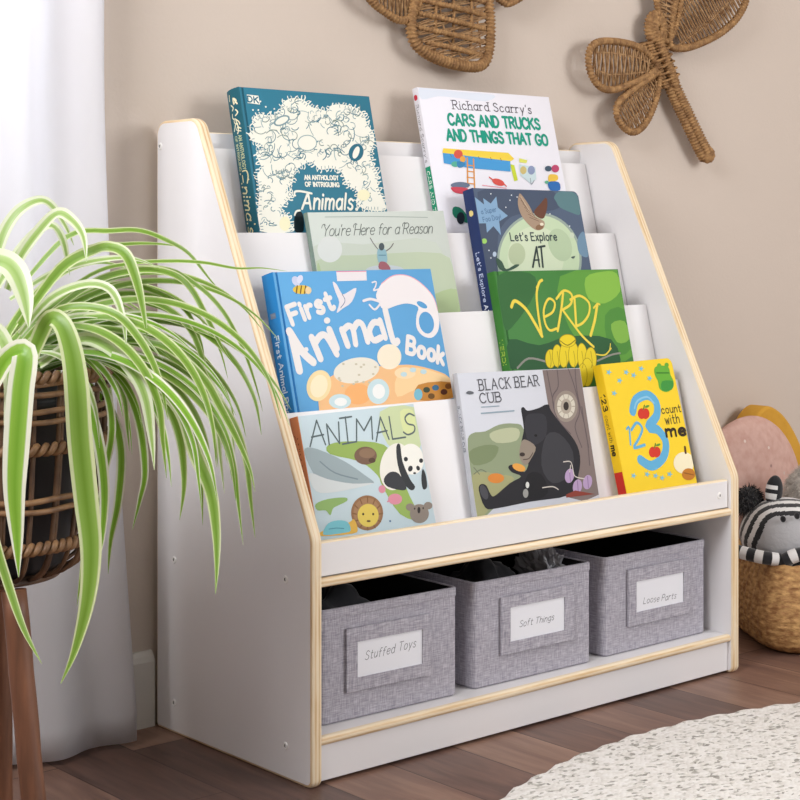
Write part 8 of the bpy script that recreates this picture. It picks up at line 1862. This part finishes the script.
# ------------------------------------------------------------------ spider plant
pl = tag(empty('spider_plant', (PX, PY, .358)), 'spider plant with arching green leaves edged in cream, in the wicker stand', 'potted plant')
b = MB(); b.lathe([(0, .0), (.088, 0), (.1, .01), (.118, .19), (.122, .192), (.122, .202), (.114, .202), (.112, .17), (0, .168)], 0, 48); b.build('pot', mat('black_pot', '1b1e22', .4), pl)
b = MB(); b.lathe([(0, .182), (.06, .184), (.113, .176)], 0, 40); b.build('soil', mat('dark_soil', '2c2119', .95, var='473527', scale=90, bump=.004, bscale=120), pl)
LEAVES = [
  (15.0,1,[21,22,663,35,20,728,53,16,763,75,8,779,92,4,776,110,0,751,122,0,727]),
  (15.0,1,[15,-39,677,19,-60,713,30,-87,745,38,-112,763,43,-134,756,46,-154,738,42,-168,710]),
  (8.1,0,[57,17,674,109,-7,737,157,-28,744,193,-38,744,227,-47,731,254,-49,716,281,-52,686,303,-51,665]),
  (6.9,0,[59,15,651,127,-1,718,187,-10,728,239,-11,728,278,-2,723]),
  (5.8,0,[54,-7,640,119,-44,692,160,-61,705,205,-80,708,244,-95,706,282,-109,699,314,-118,699,346,-127,695]),
  (15.0,0,[25,-48,637,56,-86,700,81,-119,722,91,-139,725,99,-157,716,103,-172,688,104,-184,656,103,-194,626]),
  (10.4,0,[58,-11,628,118,-45,681,165,-69,697,202,-84,694,228,-90,676,253,-94,634,273,-94,601,292,-93,579]),
  (6.9,0,[77,0,639,148,-41,692,203,-68,699,243,-81,679,276,-90,646,304,-93,599,325,-90,554,341,-83,519]),
  (26.5,0,[-14,-146,604,-4,-166,646,2,-182,646,6,-196,622,7,-207,584,6,-217,523,7,-228,461,7,-238,410,0,-243,360,-14,-242,310,-29,-239,277]),
  (27.6,2,[-79,-170,567,-67,-191,608,-56,-212,618,-63,-218,580,-70,-223,530,-76,-229,480,-78,-238,431,-81,-247,395]),
  (16.1,1,[23,-99,594,52,-137,623,70,-166,615,83,-191,593,90,-210,564,90,-223,522,87,-234,486]),
  (17.3,0,[60,-78,620,88,-119,615,122,-165,577,143,-199,544,149,-221,495,154,-242,458,152,-256,417,145,-268,381,137,-277,352]),
  (27.6,1,[-54,-85,668,-45,-109,706,-38,-131,710,-33,-151,698,-32,-168,672,-35,-182,641]),
  (10.4,0,[-55,-111,486,-50,-135,413,-45,-159,363,-41,-183,324,-34,-208,292]),
  (12.7,2,[40,-114,578,57,-139,556,64,-155,513,65,-167,459,59,-172,405,50,-175,378]),
  (11.5,2,[102,-61,571,122,-84,536,129,-96,490,125,-97,433,116,-95,387,112,-96,349]),
  (10.4,0,[115,-73,617,162,-127,612,192,-166,578,205,-190,539,215,-212,500,218,-228,473,216,-240,450]),
  (10.4,2,[96,-83,595,120,-109,573,134,-126,527,137,-135,470,131,-134,437,122,-132,403]),
  (9.2,0,[99,-32,616,163,-83,627,205,-114,604,232,-131,556,247,-139,496,254,-140,448]),
  (11.5,1,[16,-66,627,35,-99,667,59,-135,684,74,-164,679,78,-183,651,75,-197,614]),
  (18.4,1,[-69,-126,606,-59,-147,639,-51,-167,613,-54,-178,577,-64,-183,541]),
  (9.2,0,[95,-16,639,158,-46,662,204,-62,655,241,-71,624,265,-68,574,282,-58,523]),
  (8.1,0,[91,1,650,155,-28,679,202,-42,673,245,-53,648,270,-49,610,286,-36,583]),
  (11.5,0,[87,-75,595,118,-112,602,144,-145,568,159,-169,518,160,-181,462,152,-184,418]),
  (9.2,2,[71,-114,593,86,-133,565,89,-143,521,79,-141,465,70,-140,421]),
  (9.2,0,[48,-121,589,58,-136,534,62,-146,468,54,-146,402,44,-144,330]),
  (8.1,0,[124,-80,594,156,-115,583,189,-150,525,195,-161,468,194,-168,405]),
  (12.7,1,[-10,-44,666,21,-57,722,49,-69,750,67,-71,734,78,-68,693]),
  (9.2,1,[26,-23,665,68,-39,693,111,-56,708,155,-74,712,190,-84,700]),
  (10.4,0,[1,-94,617,30,-132,657,67,-176,655,86,-206,625,97,-229,582,98,-243,540]),
]

KIND = [leaf_material('leaf_green', ('71982f', '8fb150'), 'd3dcab', .42), leaf_material('leaf_pale', ('96b75f', 'b0c982'), 'dfe5c8', .30), leaf_material('leaf_vivid', ('76a82c', '93bd48'), 'e9ead8', .37)]
def make_leaf(path, w, kind, facing, seed):
    P = catmull([Vector(p) for p in path], 5); n = len(P); me = MB(); uvs = []; rn = random.Random(seed)
    d = [0]
    for a, c in zip(P, P[1:]): d.append(d[-1] + (c - a).length)
    C5 = (-1, -.55, 0, .55, 1); vs = []; prev = None
    for i in range(n):
        t = (P[min(i+1, n-1)] - P[max(i-1, 0)]).normalized(); s = d[i] / d[-1]
        f = Vector(facing); sd = t.cross(f)
        if sd.length < .15: sd = prev if prev else t.orthogonal()
        sd.normalize()
        if prev and sd.dot(prev) < 0: sd = -sd
        if prev: sd = (prev * .55 + sd * .45); sd = (sd - t * sd.dot(t)).normalized()
        prev = sd; nn = sd.cross(t)
        hw = w / 2 * min(1, .62 + 1.2 * s) * (1 - max(0, (s - .45) / .55) ** 2.2 * .97)
        for c in C5: vs.append(P[i] + sd * (c * hw) + nn * (abs(c) * hw * .28)); uvs.append(((c + 1) / 2, s))
    me.add(vs, [[i*5+j, i*5+j+1, (i+1)*5+j+1, (i+1)*5+j] for i in range(n-1) for j in range(4)], 0, True)
    o = me.build('leaf', KIND[kind], pl); uvl = o.data.uv_layers.new(name='UVMap')
    for lp in o.data.loops: uvl.data[lp.index].uv = uvs[lp.vertex_index]
    return o
for k, (wmm, kind, co) in enumerate(LEAVES):
    path = [(co[i]*.001, co[i+1]*.001, co[i+2]*.001 - .358) for i in range(0, len(co), 3)]
    make_leaf(path, wmm*.001, kind, (-.45, -.70, .55), k)
rn = random.Random(11)
def arch(k):
    az = rn.uniform(-1.25, 1.35) if k < 60 else rn.uniform(-3.4, 1.3)
    el = math.radians(rn.uniform(20, 76)); L = rn.uniform(.24, .46) if k < 60 else rn.uniform(.16, .27); n = 10; bow = rn.uniform(1.5, 2.6)
    p = Vector((.03*math.cos(az)*rn.random(), .03*math.sin(az)*rn.random(), .185)); path = [p.copy()]; ok = True
    for i in range(n):
        s = (i + .5) / n; e = max(el - bow * (s ** 1.1) * 1.25, -1.45)
        p = p + Vector((math.cos(e)*math.cos(az), math.cos(e)*math.sin(az), math.sin(e))) * (L / n); az += rn.uniform(-.05, .05)
        rad = math.hypot(p.x, p.y)
        if p.x > .42 or p.y > .24 or (p.z < .235 and .10 < rad < .162) or (p.z < .20 and rad < .12 and i > 2): ok = False
        path.append(p.copy())
    return path if ok else None
for k in range(69):      # the rest of the clump, arching all round
    path = None
    while path is None: path = arch(k)
    make_leaf(path, rn.uniform(.009, .015), rn.choice((0, 0, 0, 1, 2)), (-.25, -.55, .8), 100 + k)
